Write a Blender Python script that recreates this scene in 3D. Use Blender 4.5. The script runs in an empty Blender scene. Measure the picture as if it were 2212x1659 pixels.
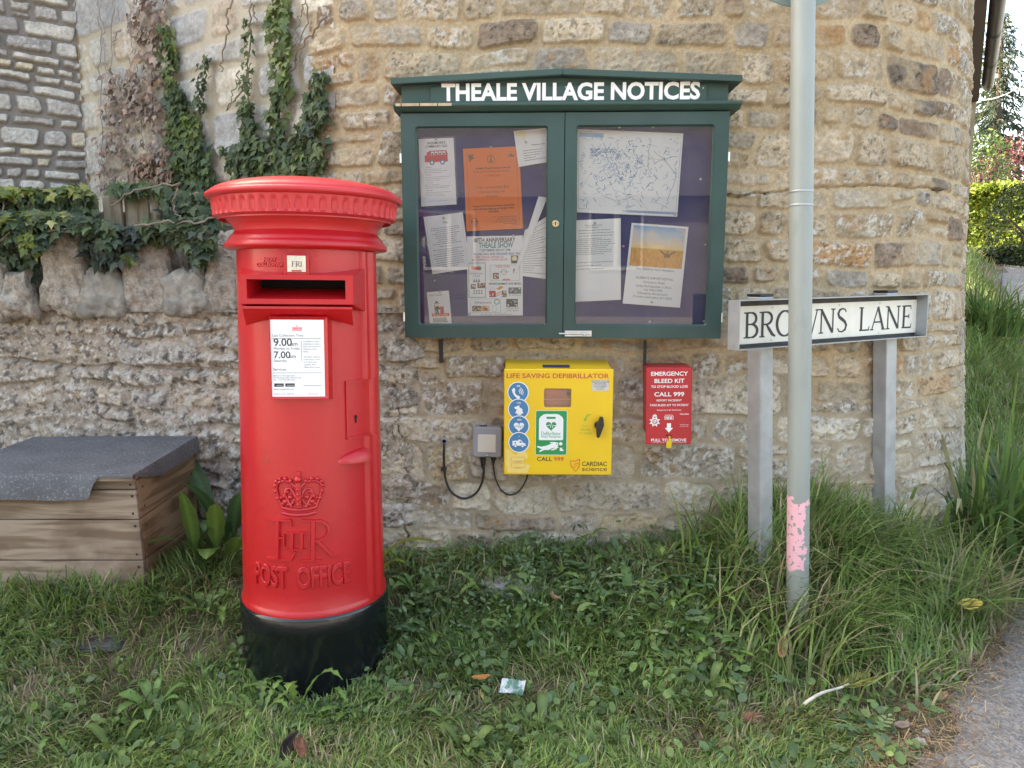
import bpy, bmesh, math, random
import numpy as np
from mathutils import Vector, Matrix
sc = bpy.context.scene
COL = sc.collection
R = math.radians
random.seed(7)
RNG = np.random.default_rng(11)

# ------------------------------------------------------------------ camera, sky, sun, exposure
EYE, PITCH, FPX = 1.28, R(7.1), 1640.0          # eye height, downward tilt, focal length in photo pixels (2212 wide)
cam_d = bpy.data.cameras.new('camera')
cam = bpy.data.objects.new('camera', cam_d)
COL.objects.link(cam)
cam.location = (0, 0, EYE)
cam.rotation_euler = (R(90) - PITCH, 0, 0)
cam_d.sensor_width = 36.0
cam_d.lens = 36.0 * FPX / 2212.0
cam_d.clip_start, cam_d.clip_end = 0.02, 3000
sc.camera = cam
SUN_AZ, SUN_EL = -58.0, 42.0                      # the sun stands behind the house, to the left
w = bpy.data.worlds.new('World')
sc.world = w
w.use_nodes = True
nt = w.node_tree
nt.nodes.clear()
sky = nt.nodes.new('ShaderNodeTexSky')
sky.sky_type = 'NISHITA'
sky.sun_disc = False
sky.sun_elevation = R(SUN_EL)
sky.sun_rotation = R(SUN_AZ)
sky.air_density, sky.dust_density, sky.ozone_density = 1.0, 4.0, 0.6
bg = nt.nodes.new('ShaderNodeBackground')
bg.inputs['Strength'].default_value = 0.15
wo = nt.nodes.new('ShaderNodeOutputWorld')
nt.links.new(sky.outputs[0], bg.inputs[0])
nt.links.new(bg.outputs[0], wo.inputs[0])
sun_d = bpy.data.lights.new('sun', 'SUN')
sun_d.energy = 3.2
sun_d.angle = R(0.5)
sun_d.color = (1.0, 0.93, 0.82)
sun = bpy.data.objects.new('sun', sun_d)
COL.objects.link(sun)
sdir = Vector((math.sin(R(SUN_AZ)) * math.cos(R(SUN_EL)), math.cos(R(SUN_AZ)) * math.cos(R(SUN_EL)), math.sin(R(SUN_EL))))
sun.rotation_euler = sdir.to_track_quat('Z', 'Y').to_euler()
sc.cycles.use_light_tree = False
sc.cycles.sample_clamp_indirect = 3.0
sc.cycles.use_denoising = True
sc.cycles.denoising_prefilter = 'NONE'
vs = sc.view_settings
vs.view_transform = 'Standard'
vs.look = 'None'
vs.gamma = 1.0
vs.exposure = 2.72
vs.use_curve_mapping = False
vs.use_white_balance = True
vs.white_balance_temperature = 8000
vs.white_balance_tint = 8

# ------------------------------------------------------------------ photo pixels (2212 x 1659) to points of the place
CP, SP = math.cos(PITCH), math.sin(PITCH)
def ray(px, py):
    u, v = (px - 1106.0) / FPX, (829.5 - py) / FPX
    return Vector((u, CP + v * SP, -SP + v * CP))
def at(px, py, Y):
    d = ray(px, py)
    return Vector((0, 0, EYE)) + d * (Y / d.y)

class Frame:
    """A local frame standing in the place: ex right, ey up, ez out of the surface."""
    def __init__(s, o, ex, ey):
        s.o = Vector(o); s.ex = Vector(ex).normalized()
        s.ez = s.ex.cross(Vector(ey)).normalized()
        s.ey = s.ez.cross(s.ex).normalized()
    def w(s, x, y, z=0.0):
        return s.o + s.ex * x + s.ey * y + s.ez * z
    def px(s, px, py, z=0.0):
        d = ray(px, py); p0 = s.w(0, 0, z); c = Vector((0, 0, EYE))
        h = c + d * ((p0 - c).dot(s.ez) / d.dot(s.ez)) - s.o
        return h.dot(s.ex), h.dot(s.ey)
    def map(s):
        M = np.array([list(s.ex), list(s.ey), list(s.ez)]); o = np.array(list(s.o))
        return lambda V: V @ M + o

# ------------------------------------------------------------------ numpy value noise
_T = np.random.default_rng(5).random((256, 256))
def vnoise(x, y, k=0):
    x = np.asarray(x) + k * 17.31; y = np.asarray(y) + k * 9.73
    xi = np.floor(x).astype(np.int64); yi = np.floor(y).astype(np.int64)
    fx = x - xi; fy = y - yi
    fx = fx * fx * (3 - 2 * fx); fy = fy * fy * (3 - 2 * fy)
    a = _T[xi & 255, yi & 255]; b = _T[(xi + 1) & 255, yi & 255]
    c = _T[xi & 255, (yi + 1) & 255]; d = _T[(xi + 1) & 255, (yi + 1) & 255]
    return (a * (1 - fx) + b * fx) * (1 - fy) + (c * (1 - fx) + d * fx) * fy
def fbm(x, y, k=0, n=4, g=0.5):
    s, a, t = 0, 1.0, 0
    for i in range(n):
        s = s + a * vnoise(x * 0.8 - y * 0.6, x * 0.6 + y * 0.8, k + i * 3); t += a
        a *= g; x, y = x * 2.03 + 3.1, y * 2.03 - 1.7
    return s / t
def sstep(a, b, x):
    t = np.clip((np.asarray(x, dtype=float) - a) / (b - a), 0, 1)
    return t * t * (3 - 2 * t)

# ------------------------------------------------------------------ materials
def nodes_of(m):
    m.use_nodes = True
    t = m.node_tree
    return t, t.nodes, t.links, t.nodes['Principled BSDF']
def mat(name, col, rough=0.5, metal=0.0, var=0.12, vscale=8.0, bump=0.0, bscale=60.0, coat=0.0, spec=0.5, dirt=None, dscale=5.0, damt=0.5, dcut=(0.5, 0.7), drough=0.65, stretch=(1, 1, 1), subsurf=0.0, attr=None, trans=0.0):
    """Principled paint / stone / leaf with a noisy colour, an optional second colour in patches and a fine bump."""
    m = bpy.data.materials.new(name)
    t, N, L, P = nodes_of(m)
    P.inputs['Roughness'].default_value = rough
    P.inputs['Metallic'].default_value = metal
    P.inputs['Coat Weight'].default_value = coat
    P.inputs['Coat Roughness'].default_value = 0.12
    P.inputs['Specular IOR Level'].default_value = spec
    tc = N.new('ShaderNodeTexCoord'); mp = N.new('ShaderNodeMapping')
    mp.inputs['Scale'].default_value = stretch
    L.new(tc.outputs['Object'], mp.inputs[0])
    if attr:
        at_ = N.new('ShaderNodeAttribute'); at_.attribute_name = attr
        base = at_.outputs['Color']
    else:
        rgb = N.new('ShaderNodeRGB'); rgb.outputs[0].default_value = (*col, 1)
        base = rgb.outputs[0]
    if var > 0:
        nz = N.new('ShaderNodeTexNoise'); nz.inputs['Scale'].default_value = vscale; nz.inputs['Detail'].default_value = 6
        L.new(mp.outputs[0], nz.inputs['Vector'])
        mr = N.new('ShaderNodeMapRange'); mr.inputs['From Min'].default_value = 0.25; mr.inputs['From Max'].default_value = 0.75
        mr.inputs['To Min'].default_value = 1 - var; mr.inputs['To Max'].default_value = 1 + var
        L.new(nz.outputs[0], mr.inputs[0])
        mx = N.new('ShaderNodeVectorMath'); mx.operation = 'SCALE'
        L.new(base, mx.inputs[0]); L.new(mr.outputs[0], mx.inputs['Scale'])
        base = mx.outputs[0]
    if dirt:
        nz = N.new('ShaderNodeTexNoise'); nz.inputs['Scale'].default_value = dscale; nz.inputs['Detail'].default_value = 8; nz.inputs['Roughness'].default_value = drough
        L.new(mp.outputs[0], nz.inputs['Vector'])
        mr = N.new('ShaderNodeMapRange'); mr.inputs['From Min'].default_value = dcut[0]; mr.inputs['From Max'].default_value = dcut[1]
        mr.inputs['To Max'].default_value = damt
        L.new(nz.outputs[0], mr.inputs[0])
        mix = N.new('ShaderNodeMix'); mix.data_type = 'RGBA'
        L.new(mr.outputs[0], mix.inputs[0]); L.new(base, mix.inputs[6]); mix.inputs[7].default_value = (*dirt, 1)
        base = mix.outputs[2]
    L.new(base, P.inputs['Base Color'])
    if bump > 0:
        nz = N.new('ShaderNodeTexNoise'); nz.inputs['Scale'].default_value = bscale; nz.inputs['Detail'].default_value = 5
        L.new(mp.outputs[0], nz.inputs['Vector'])
        b = N.new('ShaderNodeBump'); b.inputs['Strength'].default_value = bump; b.inputs['Distance'].default_value = 0.004
        L.new(nz.outputs[0], b.inputs['Height']); L.new(b.outputs[0], P.inputs['Normal'])
    if trans > 0:
        tr = N.new('ShaderNodeBsdfTranslucent'); L.new(base, tr.inputs[0])
        ms = N.new('ShaderNodeMixShader'); ms.inputs[0].default_value = trans
        L.new(P.outputs[0], ms.inputs[1]); L.new(tr.outputs[0], ms.inputs[2])
        L.new(ms.outputs[0], N['Material Output'].inputs['Surface'])
    return m
def plain(name, col, rough=0.6):
    return mat(name, col, rough, var=0.05, vscale=30)

# ------------------------------------------------------------------ objects
def tag(o, label, cat, group=None, kind=None):
    o['label'] = label; o['category'] = cat
    if group: o['group'] = group
    if kind: o['kind'] = kind
    return o
def thing(name, label, cat, loc=(0, 0, 0), group=None):
    o = bpy.data.objects.new(name, None); COL.objects.link(o)
    o.location = loc; o.empty_display_size = 0.05
    return tag(o, label, cat, group)
def root_loc(p):
    v = Vector((0, 0, 0))
    while p is not None:
        v += p.location; p = p.parent
    return v
def link_mesh(name, me, mats, parent=None, smooth=False, bevel=0.0):
    for m in (mats if isinstance(mats, (list, tuple)) else [mats]):
        me.materials.append(m)
    o = bpy.data.objects.new(name, me); COL.objects.link(o)
    if parent: o.parent = parent
    if smooth:
        me.polygons.foreach_set('use_smooth', [True] * len(me.polygons))
    if bevel > 0:
        b = o.modifiers.new('bevel', 'BEVEL'); b.width = bevel; b.segments = 2; b.limit_method = 'ANGLE'; b.angle_limit = R(40)
        b.harden_normals = False
    return o
def np_mesh(name, V, F, mats, parent=None, cols=None, smooth=True, local=False, attr='col', mi=None):
    """V (n,3); F (m,3) or (m,4) or a list of arrays of those; cols (n,3)."""
    V = np.asarray(V, dtype=np.float64)
    if parent is not None and not local:
        V = V - np.array(root_loc(parent))
    Fs = F if isinstance(F, list) else [F]
    Fs = [np.asarray(f, dtype=np.int32) for f in Fs if len(f)]
    me = bpy.data.meshes.new(name)
    me.vertices.add(len(V)); me.vertices.foreach_set('co', V.astype(np.float32).ravel())
    lv = np.concatenate([f.ravel() for f in Fs]); cnt = np.concatenate([np.full(len(f), f.shape[1], dtype=np.int32) for f in Fs])
    me.loops.add(len(lv)); me.loops.foreach_set('vertex_index', lv)
    me.polygons.add(len(cnt))
    st = np.concatenate([[0], np.cumsum(cnt)[:-1]]).astype(np.int32)
    me.polygons.foreach_set('loop_start', st)
    me.polygons.foreach_set('use_smooth', np.full(len(cnt), bool(smooth)))
    if mi is not None: me.polygons.foreach_set('material_index', np.asarray(mi, dtype=np.int32))
    me.update(calc_edges=True)
    if cols is not None:
        a = me.color_attributes.new(attr, 'FLOAT_COLOR', 'POINT')
        c = np.ones((len(V), 4), dtype=np.float32); c[:, :3] = cols
        a.data.foreach_set('color', c.ravel())
    return link_mesh(name, me, mats, parent)
def grid_faces(nu, nv):
    i = np.arange(nu * nv).reshape(nv, nu)
    return np.stack([i[:-1, :-1], i[:-1, 1:], i[1:, 1:], i[1:, :-1]], -1).reshape(-1, 4)

_TX = {}
def text_arrays(s, size=0.1, weight=0.0, extrude=0.0, bevel=0.0):
    key = (s, round(weight, 4), round(extrude / size, 3), round(bevel / size, 3))
    if key not in _TX:
        c = bpy.data.curves.new('txt', 'FONT'); c.body = s; c.size = 1.0
        c.offset = weight; c.extrude = extrude / size; c.bevel_depth = bevel / size; c.bevel_resolution = 1
        c.resolution_u = 3 if len(s) > 14 else 5
        o = bpy.data.objects.new('txt', c); COL.objects.link(o)
        dg = bpy.context.evaluated_depsgraph_get(); dg.update()
        me = bpy.data.meshes.new_from_object(o.evaluated_get(dg))
        V = np.array([v.co[:] for v in me.vertices]).reshape(-1, 3); F = [list(p.vertices) for p in me.polygons]
        bpy.data.objects.remove(o); bpy.data.curves.remove(c); bpy.data.meshes.remove(me)
        _TX[key] = (V, F)
    V, F = _TX[key]
    return V * size, F

class MB:
    """Collects shapes, then links them as one mesh object."""
    def __init__(s):
        s.V = []; s.F = []; s.M = []
    def add(s, V, F, m=0):
        n = len(s.V); s.V.extend([tuple(v) for v in V]); s.F.extend([[i + n for i in f] for f in F]); s.M.extend([m] * len(F))
        return s
    def box(s, x0, x1, y0, y1, z0, z1, m=0):
        V = [(x, y, z) for z in (z0, z1) for y in (y0, y1) for x in (x0, x1)]
        return s.add(V, [(0, 2, 3, 1), (4, 5, 7, 6), (0, 1, 5, 4), (2, 6, 7, 3), (0, 4, 6, 2), (1, 3, 7, 5)], m)
    def prism(s, poly, z0, z1, m=0):
        n = len(poly)
        a = sum(poly[i][0] * poly[(i + 1) % n][1] - poly[(i + 1) % n][0] * poly[i][1] for i in range(n))
        if a < 0: poly = poly[::-1]
        V = [(x, y, z0) for x, y in poly] + [(x, y, z1) for x, y in poly]
        F = [list(range(n))[::-1], list(range(n, 2 * n))] + [(i, (i + 1) % n, n + (i + 1) % n, n + i) for i in range(n)]
        return s.add(V, F, m)
    def face(s, poly, z, m=0):
        n = len(poly)
        a = sum(poly[i][0] * poly[(i + 1) % n][1] - poly[(i + 1) % n][0] * poly[i][1] for i in range(n))
        if a < 0: poly = poly[::-1]
        return s.add([(x, y, z) for x, y in poly], [list(range(n))], m)
    def rect(s, x0, x1, y0, y1, z, m=0):
        return s.face([(x0, y0), (x1, y0), (x1, y1), (x0, y1)], z, m)
    def ring(s, cx, cy, r0, r1, z, m=0, n=32):
        V = []; F = []
        for i in range(n):
            a = 2 * math.pi * i / n
            V += [(cx + r0 * math.cos(a), cy + r0 * math.sin(a), z), (cx + r1 * math.cos(a), cy + r1 * math.sin(a), z)]
            j = (i + 1) % n; F.append((2 * i, 2 * i + 1, 2 * j + 1, 2 * j))
        return s.add(V, F, m)
    def disc(s, cx, cy, r, z, m=0, n=28, ry=None):
        return s.face([(cx + r * math.cos(2 * math.pi * i / n), cy + (ry or r) * math.sin(2 * math.pi * i / n)) for i in range(n)], z, m)
    def rrect(s, x0, x1, y0, y1, r, n=5):
        P = []
        for cx, cy, a0 in ((x1 - r, y0 + r, -90), (x1 - r, y1 - r, 0), (x0 + r, y1 - r, 90), (x0 + r, y0 + r, 180)):
            for i in range(n + 1):
                a = R(a0 + 90 * i / n); P.append((cx + r * math.cos(a), cy + r * math.sin(a)))
        return P
    def tube(s, path, r, seg=8, m=0, cap=True):
        path = [Vector(p) for p in path]; n = len(path)
        rs = r if isinstance(r, (list, tuple)) else [r] * n
        T = [(path[min(i + 1, n - 1)] - path[max(i - 1, 0)]).normalized() for i in range(n)]
        up = Vector((0, 0, 1)) if abs(T[0].z) < 0.9 else Vector((1, 0, 0))
        nn = (up - T[0] * up.dot(T[0])).normalized()
        V = []; F = []
        for i in range(n):
            nn = (nn - T[i] * nn.dot(T[i])).normalized(); b = T[i].cross(nn)
            for k in range(seg):
                a = 2 * math.pi * k / seg
                V.append(path[i] + (nn * math.cos(a) + b * math.sin(a)) * rs[i])
        for i in range(n - 1):
            for k in range(seg):
                k2 = (k + 1) % seg
                F.append((i * seg + k, i * seg + k2, (i + 1) * seg + k2, (i + 1) * seg + k))
        if cap: F += [list(range(seg))[::-1], list(range((n - 1) * seg, n * seg))]
        return s.add(V, F, m)
    def ball(s, c, r, m=0, nu=10, nv=7, sq=(1, 1, 1)):
        V = []; F = []
        for j in range(nv + 1):
            t = math.pi * j / nv
            for i in range(nu):
                a = 2 * math.pi * i / nu
                V.append((c[0] + sq[0] * r * math.sin(t) * math.cos(a), c[1] + sq[1] * r * math.sin(t) * math.sin(a), c[2] + sq[2] * r * math.cos(t)))
        for j in range(nv):
            for i in range(nu):
                F.append((j * nu + i, (j + 1) * nu + i, (j + 1) * nu + (i + 1) % nu, j * nu + (i + 1) % nu))
        return s.add(V, F, m)
    def lathe(s, prof, seg=64, m=0, cx=0, cy=0, caps=True):
        V = []; F = []; n = len(prof)
        for (r, z) in prof:
            for k in range(seg):
                a = 2 * math.pi * k / seg; V.append((cx + r * math.cos(a), cy + r * math.sin(a), z))
        for i in range(n - 1):
            for k in range(seg):
                k2 = (k + 1) % seg; F.append((i * seg + k, i * seg + k2, (i + 1) * seg + k2, (i + 1) * seg + k))
        if caps: F += [list(range(seg))[::-1], list(range((n - 1) * seg, n * seg))]
        return s.add(V, F, m)
    def stroke(s, P, wd, z=0.0, m=0, thick=0.0):
        """A flat ribbon along P (2D) with half-widths wd; raised ridge when thick > 0."""
        n = len(P); wd = wd if isinstance(wd, (list, tuple)) else [wd] * n
        L = []; Rr = []
        for i in range(n):
            a, b = P[max(i - 1, 0)], P[min(i + 1, n - 1)]
            dx, dy = b[0] - a[0], b[1] - a[1]; l = math.hypot(dx, dy) or 1
            nx, ny = -dy / l, dx / l
            L.append((P[i][0] + nx * wd[i], P[i][1] + ny * wd[i])); Rr.append((P[i][0] - nx * wd[i], P[i][1] - ny * wd[i]))
        if thick <= 0:
            return s.add([(x, y, z) for x, y in L] + [(x, y, z) for x, y in Rr], [(n + i, n + i + 1, i + 1, i) for i in range(n - 1)], m)
        V = []
        for i in range(n):
            l, r = L[i], Rr[i]; c = P[i]
            V += [(l[0], l[1], -0.004), (c[0] + (l[0] - c[0]) * .55, c[1] + (l[1] - c[1]) * .55, thick), (c[0] + (r[0] - c[0]) * .55, c[1] + (r[1] - c[1]) * .55, thick), (r[0], r[1], -0.004)]
        F = []
        for i in range(n - 1):
            for k in range(3):
                F.append((4 * i + k + 1, 4 * i + k, 4 * i + 4 + k, 4 * i + 5 + k))
        F += [(0, 1, 2, 3), (4 * n - 1, 4 * n - 2, 4 * n - 3, 4 * n - 4)]
        return s.add(V, F, m)
    def text(s, t, x, y, size=None, width=None, z=0.0, m=0, weight=0.0, align='c', extrude=0.0, bevel=0.0, cap=None, stretch=1.0):
        """t with its baseline at y; size by em, by cap height or fitted to width."""
        if cap: size = cap / 0.727
        if size is None: size = 0.05
        V, F = text_arrays(t, size, weight, extrude, bevel)
        if not len(V): return s
        V = V.copy(); x0, x1 = V[:, 0].min(), V[:, 0].max()
        k = stretch
        if width: k = width / (x1 - x0)
        V[:, 0] = (V[:, 0] - x0) * k
        wdt = (x1 - x0) * k
        V[:, 0] += x - (wdt / 2 if align == 'c' else wdt if align == 'r' else 0)
        V[:, 1] += y; V[:, 2] += z
        return s.add(V, F, m)
    def build(s, name, mats, parent=None, fmap=None, smooth=False, bevel=0.0, local=False):
        V = np.array(s.V, dtype=float)
        if fmap is not None: V = np.asarray(fmap(V))
        if parent is not None and not local: V = V - np.array(root_loc(parent))
        me = bpy.data.meshes.new(name); me.from_pydata(V.tolist(), [], s.F); me.update()
        me.polygons.foreach_set('material_index', s.M)
        return link_mesh(name, me, mats, parent, smooth, bevel)
def autosmooth(o, deg=35):
    me = o.data
    me.polygons.foreach_set('use_smooth', [True] * len(me.polygons))
    try: me.set_sharp_from_angle(angle=R(deg))
    except Exception: pass
    return o

# ------------------------------------------------------------------ a small serif alphabet drawn as strokes
def _arc(cx, cy, rx, ry, a0, a1, n=14):
    return [(cx + rx * math.cos(R(a0 + (a1 - a0) * i / n)), cy + ry * math.sin(R(a0 + (a1 - a0) * i / n))) for i in range(n + 1)]
def _bow(cx, cy, rx, ry, a0, a1, thin, thick, n=14):
    return (_arc(cx, cy, rx, ry, a0, a1, n), [thin + (thick - thin) * abs(math.cos(R(a0 + (a1 - a0) * i / n))) for i in range(n + 1)])
T_, H_ = 0.062, 0.030
def _sf(x, y, w=0.11): return ([(x - w, y), (x + w, y)], H_ * 0.8)
def _st(x, y0=0, y1=1): return ([(x, y0), (x, y1)], T_)
SERIF = {
 'B': (0.62, [_st(.14), _sf(.12, .02), _sf(.12, .98), ([(.14, .98), (.3, .98)], H_), ([(.14, .53), (.32, .53)], H_), ([(.14, .02), (.3, .02)], H_), _bow(.3, .755, .2, .225, 90, -90, H_, T_), _bow(.31, .275, .24, .255, 90, -90, H_, T_)]),
 'R': (0.66, [_st(.14), _sf(.13, .02), _sf(.12, .98), ([(.14, .98), (.3, .98)], H_), ([(.14, .5), (.3, .5)], H_), _bow(.3, .74, .22, .24, 90, -90, H_, T_), ([(.3, .5), (.42, .3), (.55, .1), (.68, .01)], [H_, T_, T_, H_])]),
 'O': (0.82, [_bow(.41, .5, .33, .5, 0, 360, H_, T_ * 1.1, 32)]),
 'W': (1.0, [([(.06, .99), (.28, 0)], T_), ([(.28, 0), (.5, .97)], H_), ([(.48, .97), (.72, 0)], T_), ([(.72, 0), (.95, .99)], H_), _sf(.06, .985, .09), _sf(.95, .985, .09)]),
 'N': (0.82, [([(.14, 0), (.14, 1)], H_ * 1.2), ([(.13, .98), (.66, .02)], T_), ([(.67, 0), (.67, 1)], H_ * 1.2), _sf(.14, .015, .1), _sf(.1, .985, .08), _sf(.67, .985, .1)]),
 'S': (0.56, [([(.46, .84), (.4, .95), (.28, .99), (.15, .93), (.09, .78), (.14, .64), (.28, .54), (.41, .43), (.48, .28), (.43, .1), (.29, .01), (.15, .04), (.08, .17)], [H_, H_, H_, T_ * .8, T_, T_, T_ * 1.1, T_, T_, T_ * .8, H_, H_, H_])]),
 'L': (0.58, [_st(.14), _sf(.13, .985), ([(.05, .02), (.5, .02)], H_), ([(.5, .0), (.53, .2)], [H_, H_ * .5])]),
 'A': (0.74, [([(.08, 0), (.37, 1)], H_), ([(.36, 1), (.66, 0)], T_), ([(.18, .34), (.55, .34)], H_), _sf(.08, .015, .09), _sf(.66, .015, .1)]),
 'E': (0.60, [_st(.14), _sf(.12, .02, .08), _sf(.12, .98, .08), ([(.14, .98), (.48, .98)], H_), ([(.14, .52), (.4, .52)], H_), ([(.14, .02), (.5, .02)], H_), ([(.48, 1.0), (.5, .82)], [H_, H_ * .5]), ([(.4, .62), (.4, .42)], H_ * .8), ([(.51, 0), (.54, .2)], [H_, H_ * .5])]),
 'I': (0.30, [_st(.15), _sf(.15, .02), _sf(.15, .98)]),
 'F': (0.56, [_st(.14), _sf(.14, .02), _sf(.12, .98, .08), ([(.14, .98), (.48, .98)], H_), ([(.14, .52), (.38, .52)], H_), ([(.48, 1.0), (.5, .8)], [H_, H_ * .5]), ([(.38, .62), (.38, .42)], H_ * .8)]),
 ' ': (0.5, []),
}
def serif_text(mb, t, x0, x1, y0, y1, z=0.0, m=0, thick=0.0, bold=1.0):
    tot = sum(SERIF[c][0] for c in t); k = (x1 - x0) / tot; h = y1 - y0; x = x0; q = 0
    for c in t:
        wd, st = SERIF[c]
        for P, hw in st:
            hws = hw if isinstance(hw, (list, tuple)) else [hw] * len(P)
            mb.stroke([(x + px * k, y0 + py * h) for px, py in P], [a * bold * (k + h) / 2 for a in hws], z + 0.00004 * (q % 9), m, thick + (0.0003 * (q % 5) if thick else 0)); q += 1
        x += wd * k
    return mb
# ------------------------------------------------------------------ ground and lane
EDGE = np.array([(-40, -.2), (-12, .0), (-4, .25), (-.8, .50), (.40, .98), (.72, 1.38), (1.07, 1.87), (1.35, 2.17), (1.63, 2.48), (1.88, 2.74), (2.13, 3.0), (2.55, 3.45), (3.35, 4.5), (4.35, 6.0), (5.45, 7.9), (6.0, 9.0), (7.4, 11.6), (9.0, 14.2), (9.6, 17), (8, 24), (5, 60)], dtype=float)
def edge_dist(X, Y):
    """Signed distance to the edge of the tarmac; positive on the tarmac."""
    X = np.asarray(X, dtype=float); Y = np.asarray(Y, dtype=float)
    best = np.full(X.shape, 1e9); sg = np.zeros(X.shape)
    for (ax, ay), (bx, by) in zip(EDGE[:-1], EDGE[1:]):
        dx, dy = bx - ax, by - ay; l2 = dx * dx + dy * dy
        t = np.clip(((X - ax) * dx + (Y - ay) * dy) / l2, 0, 1)
        d = np.hypot(X - ax - t * dx, Y - ay - t * dy)
        cr = (X - ax) * dy - (Y - ay) * dx
        m = d < best
        best = np.where(m, d, best); sg = np.where(m, np.sign(cr), sg)
    return best * sg
def lane_z(X, Y):
    Y = np.asarray(Y, dtype=float)
    s = np.clip(Y - 3.3, 0, 13.5)
    return 0.16 * s * sstep(0, 2.0, s) - 0.02
def ground_z(X, Y):
    X = np.asarray(X, dtype=float); Y = np.asarray(Y, dtype=float)
    d = -edge_dist(X, Y)
    a = np.interp(X, [-1.6, -1.0, -.55, .2, 1.0, 1.6], [1.85, 1.95, 2.16, 2.1, 1.95, 1.8])
    b = np.interp(X, [-1.6, -1.0, -.55, .2, 1.0, 1.6], [2.6, 2.7, 2.95, 2.95, 2.8, 2.75])
    h = np.interp(X, [-1.6, -1.0, -.55, .2, 1.0, 1.6, 2.2, 3], [.25, .25, .22, .22, .26, .34, .38, .38])
    bank = h * sstep(0, 1, (Y - a) / (b - a)) * sstep(0.02, .75, d)
    lump = (fbm(X * 2.3, Y * 2.3, 3, 3) - .5) * .05 * sstep(0, .4, d)
    fine = (fbm(X * 14, Y * 14, 9, 3) - .5) * .012 * sstep(-.02, .1, d)
    return lane_z(X, Y) + bank + lump + fine + .012 * sstep(0.0, .12, d)
def axis(lo, hi, step, far, grow=1.35):
    c = list(np.arange(lo, hi + step / 2, step)); s = step
    while c[-1] < far: s *= grow; c.append(c[-1] + s)
    s = step; a = [lo]
    while a[-1] > -far: s *= grow; a.append(a[-1] - s)
    return np.array(a[::-1][:-1] + c)
GX, GY = axis(-3.2, 4.2, .03, 400, 1.11), axis(.6, 4.4, .03, 400, 1.11)
gx, gy = np.meshgrid(GX, GY)
gz = ground_z(gx, gy)
V = np.stack([gx, gy, gz], -1).reshape(-1, 3)
M_SOIL = mat('soil and thatch', (.085, .066, .040), .95, var=.35, vscale=14, bump=.8, bscale=90, dirt=(.16, .14, .075), dscale=22, dcut=(.45, .62), damt=.8)
ground = np_mesh('ground', V, grid_faces(len(GX), len(GY)), M_SOIL)
ground['kind'] = 'structure'
# tarmac lies on the ground as a sheet of its own, ragged along its edge
def tarmac_sheet():
    E = EDGE[(EDGE[:, 1] < 26)]; d = np.concatenate([[0], np.cumsum(np.hypot(*np.diff(E, axis=0).T))])
    u = np.concatenate([np.arange(0, 36, .5), np.arange(36, 46, .012), np.arange(46, d[-1], .08)])
    Q = np.stack([np.interp(u, d, E[:, 0]), np.interp(u, d, E[:, 1])], -1); T = np.gradient(Q, axis=0); T /= np.linalg.norm(T, axis=1, keepdims=True)
    for _ in range(60): T[1:-1] = (T[:-2] + T[1:-1] + T[2:]) / 3
    T /= np.linalg.norm(T, axis=1, keepdims=True); Nr = np.stack([T[:, 1], -T[:, 0]], -1)
    jag = (fbm(u * 5, u * 0, 21, 3) - .5) * .16 + (fbm(u * 34, u * 0, 22, 3) - .5) * .05
    offs = np.array([0, .03, .1, .25, .6, 1.2, 2.2, 4, 8, 16]); rows = []
    for o in offs:
        P_ = Q + Nr * (jag * max(0, 1 - o / .6) + o - .01)[:, None]; z = lane_z(P_[:, 0], P_[:, 1]) + (.016 if o > 0 else .004)
        if o == 0: z = np.maximum(z, ground_z(P_[:, 0], P_[:, 1]) + .001)
        rows.append(np.stack([P_[:, 0], P_[:, 1], z], -1))
    return np.stack(rows, 0).reshape(-1, 3), grid_faces(len(u), len(offs))[:, ::-1]
def tarmac():
    m = bpy.data.materials.new('tarmac')
    t, N, L, P = nodes_of(m)
    tc = N.new('ShaderNodeTexCoord')
    def noise(s, d=4, r=.6):
        n = N.new('ShaderNodeTexNoise'); n.inputs['Scale'].default_value = s; n.inputs['Detail'].default_value = d; n.inputs['Roughness'].default_value = r
        L.new(tc.outputs['Object'], n.inputs['Vector']); return n.outputs[0]
    vo = N.new('ShaderNodeTexVoronoi'); vo.inputs['Scale'].default_value = 130; L.new(tc.outputs['Object'], vo.inputs['Vector'])
    cr = N.new('ShaderNodeValToRGB'); L.new(vo.outputs['Color'], cr.inputs[0])
    cr.color_ramp.elements[0].color = (.105, .10, .095, 1); cr.color_ramp.elements[1].color = (.28, .265, .245, 1)
    r2 = N.new('ShaderNodeValToRGB'); L.new(noise(3.5, 8, .7), r2.inputs[0])
    r2.color_ramp.elements[0].position = .35; r2.color_ramp.elements[0].color = (.75, .74, .74, 1)
    r2.color_ramp.elements[1].position = .68; r2.color_ramp.elements[1].color = (1.25, 1.25, 1.27, 1)
    mu = N.new('ShaderNodeVectorMath'); mu.operation = 'MULTIPLY'
    L.new(cr.outputs[0], mu.inputs[0]); L.new(r2.outputs[0], mu.inputs[1]); L.new(mu.outputs[0], P.inputs['Base Color'])
    P.inputs['Roughness'].default_value = .9
    b = N.new('ShaderNodeBump'); b.inputs['Strength'].default_value = .7; b.inputs['Distance'].default_value = .004
    L.new(vo.outputs['Distance'], b.inputs['Height']); L.new(b.outputs[0], P.inputs['Normal'])
    return m
Vr, Fr_ = tarmac_sheet()
lane = np_mesh('road', Vr, Fr_, tarmac())
lane['kind'] = 'structure'

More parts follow.
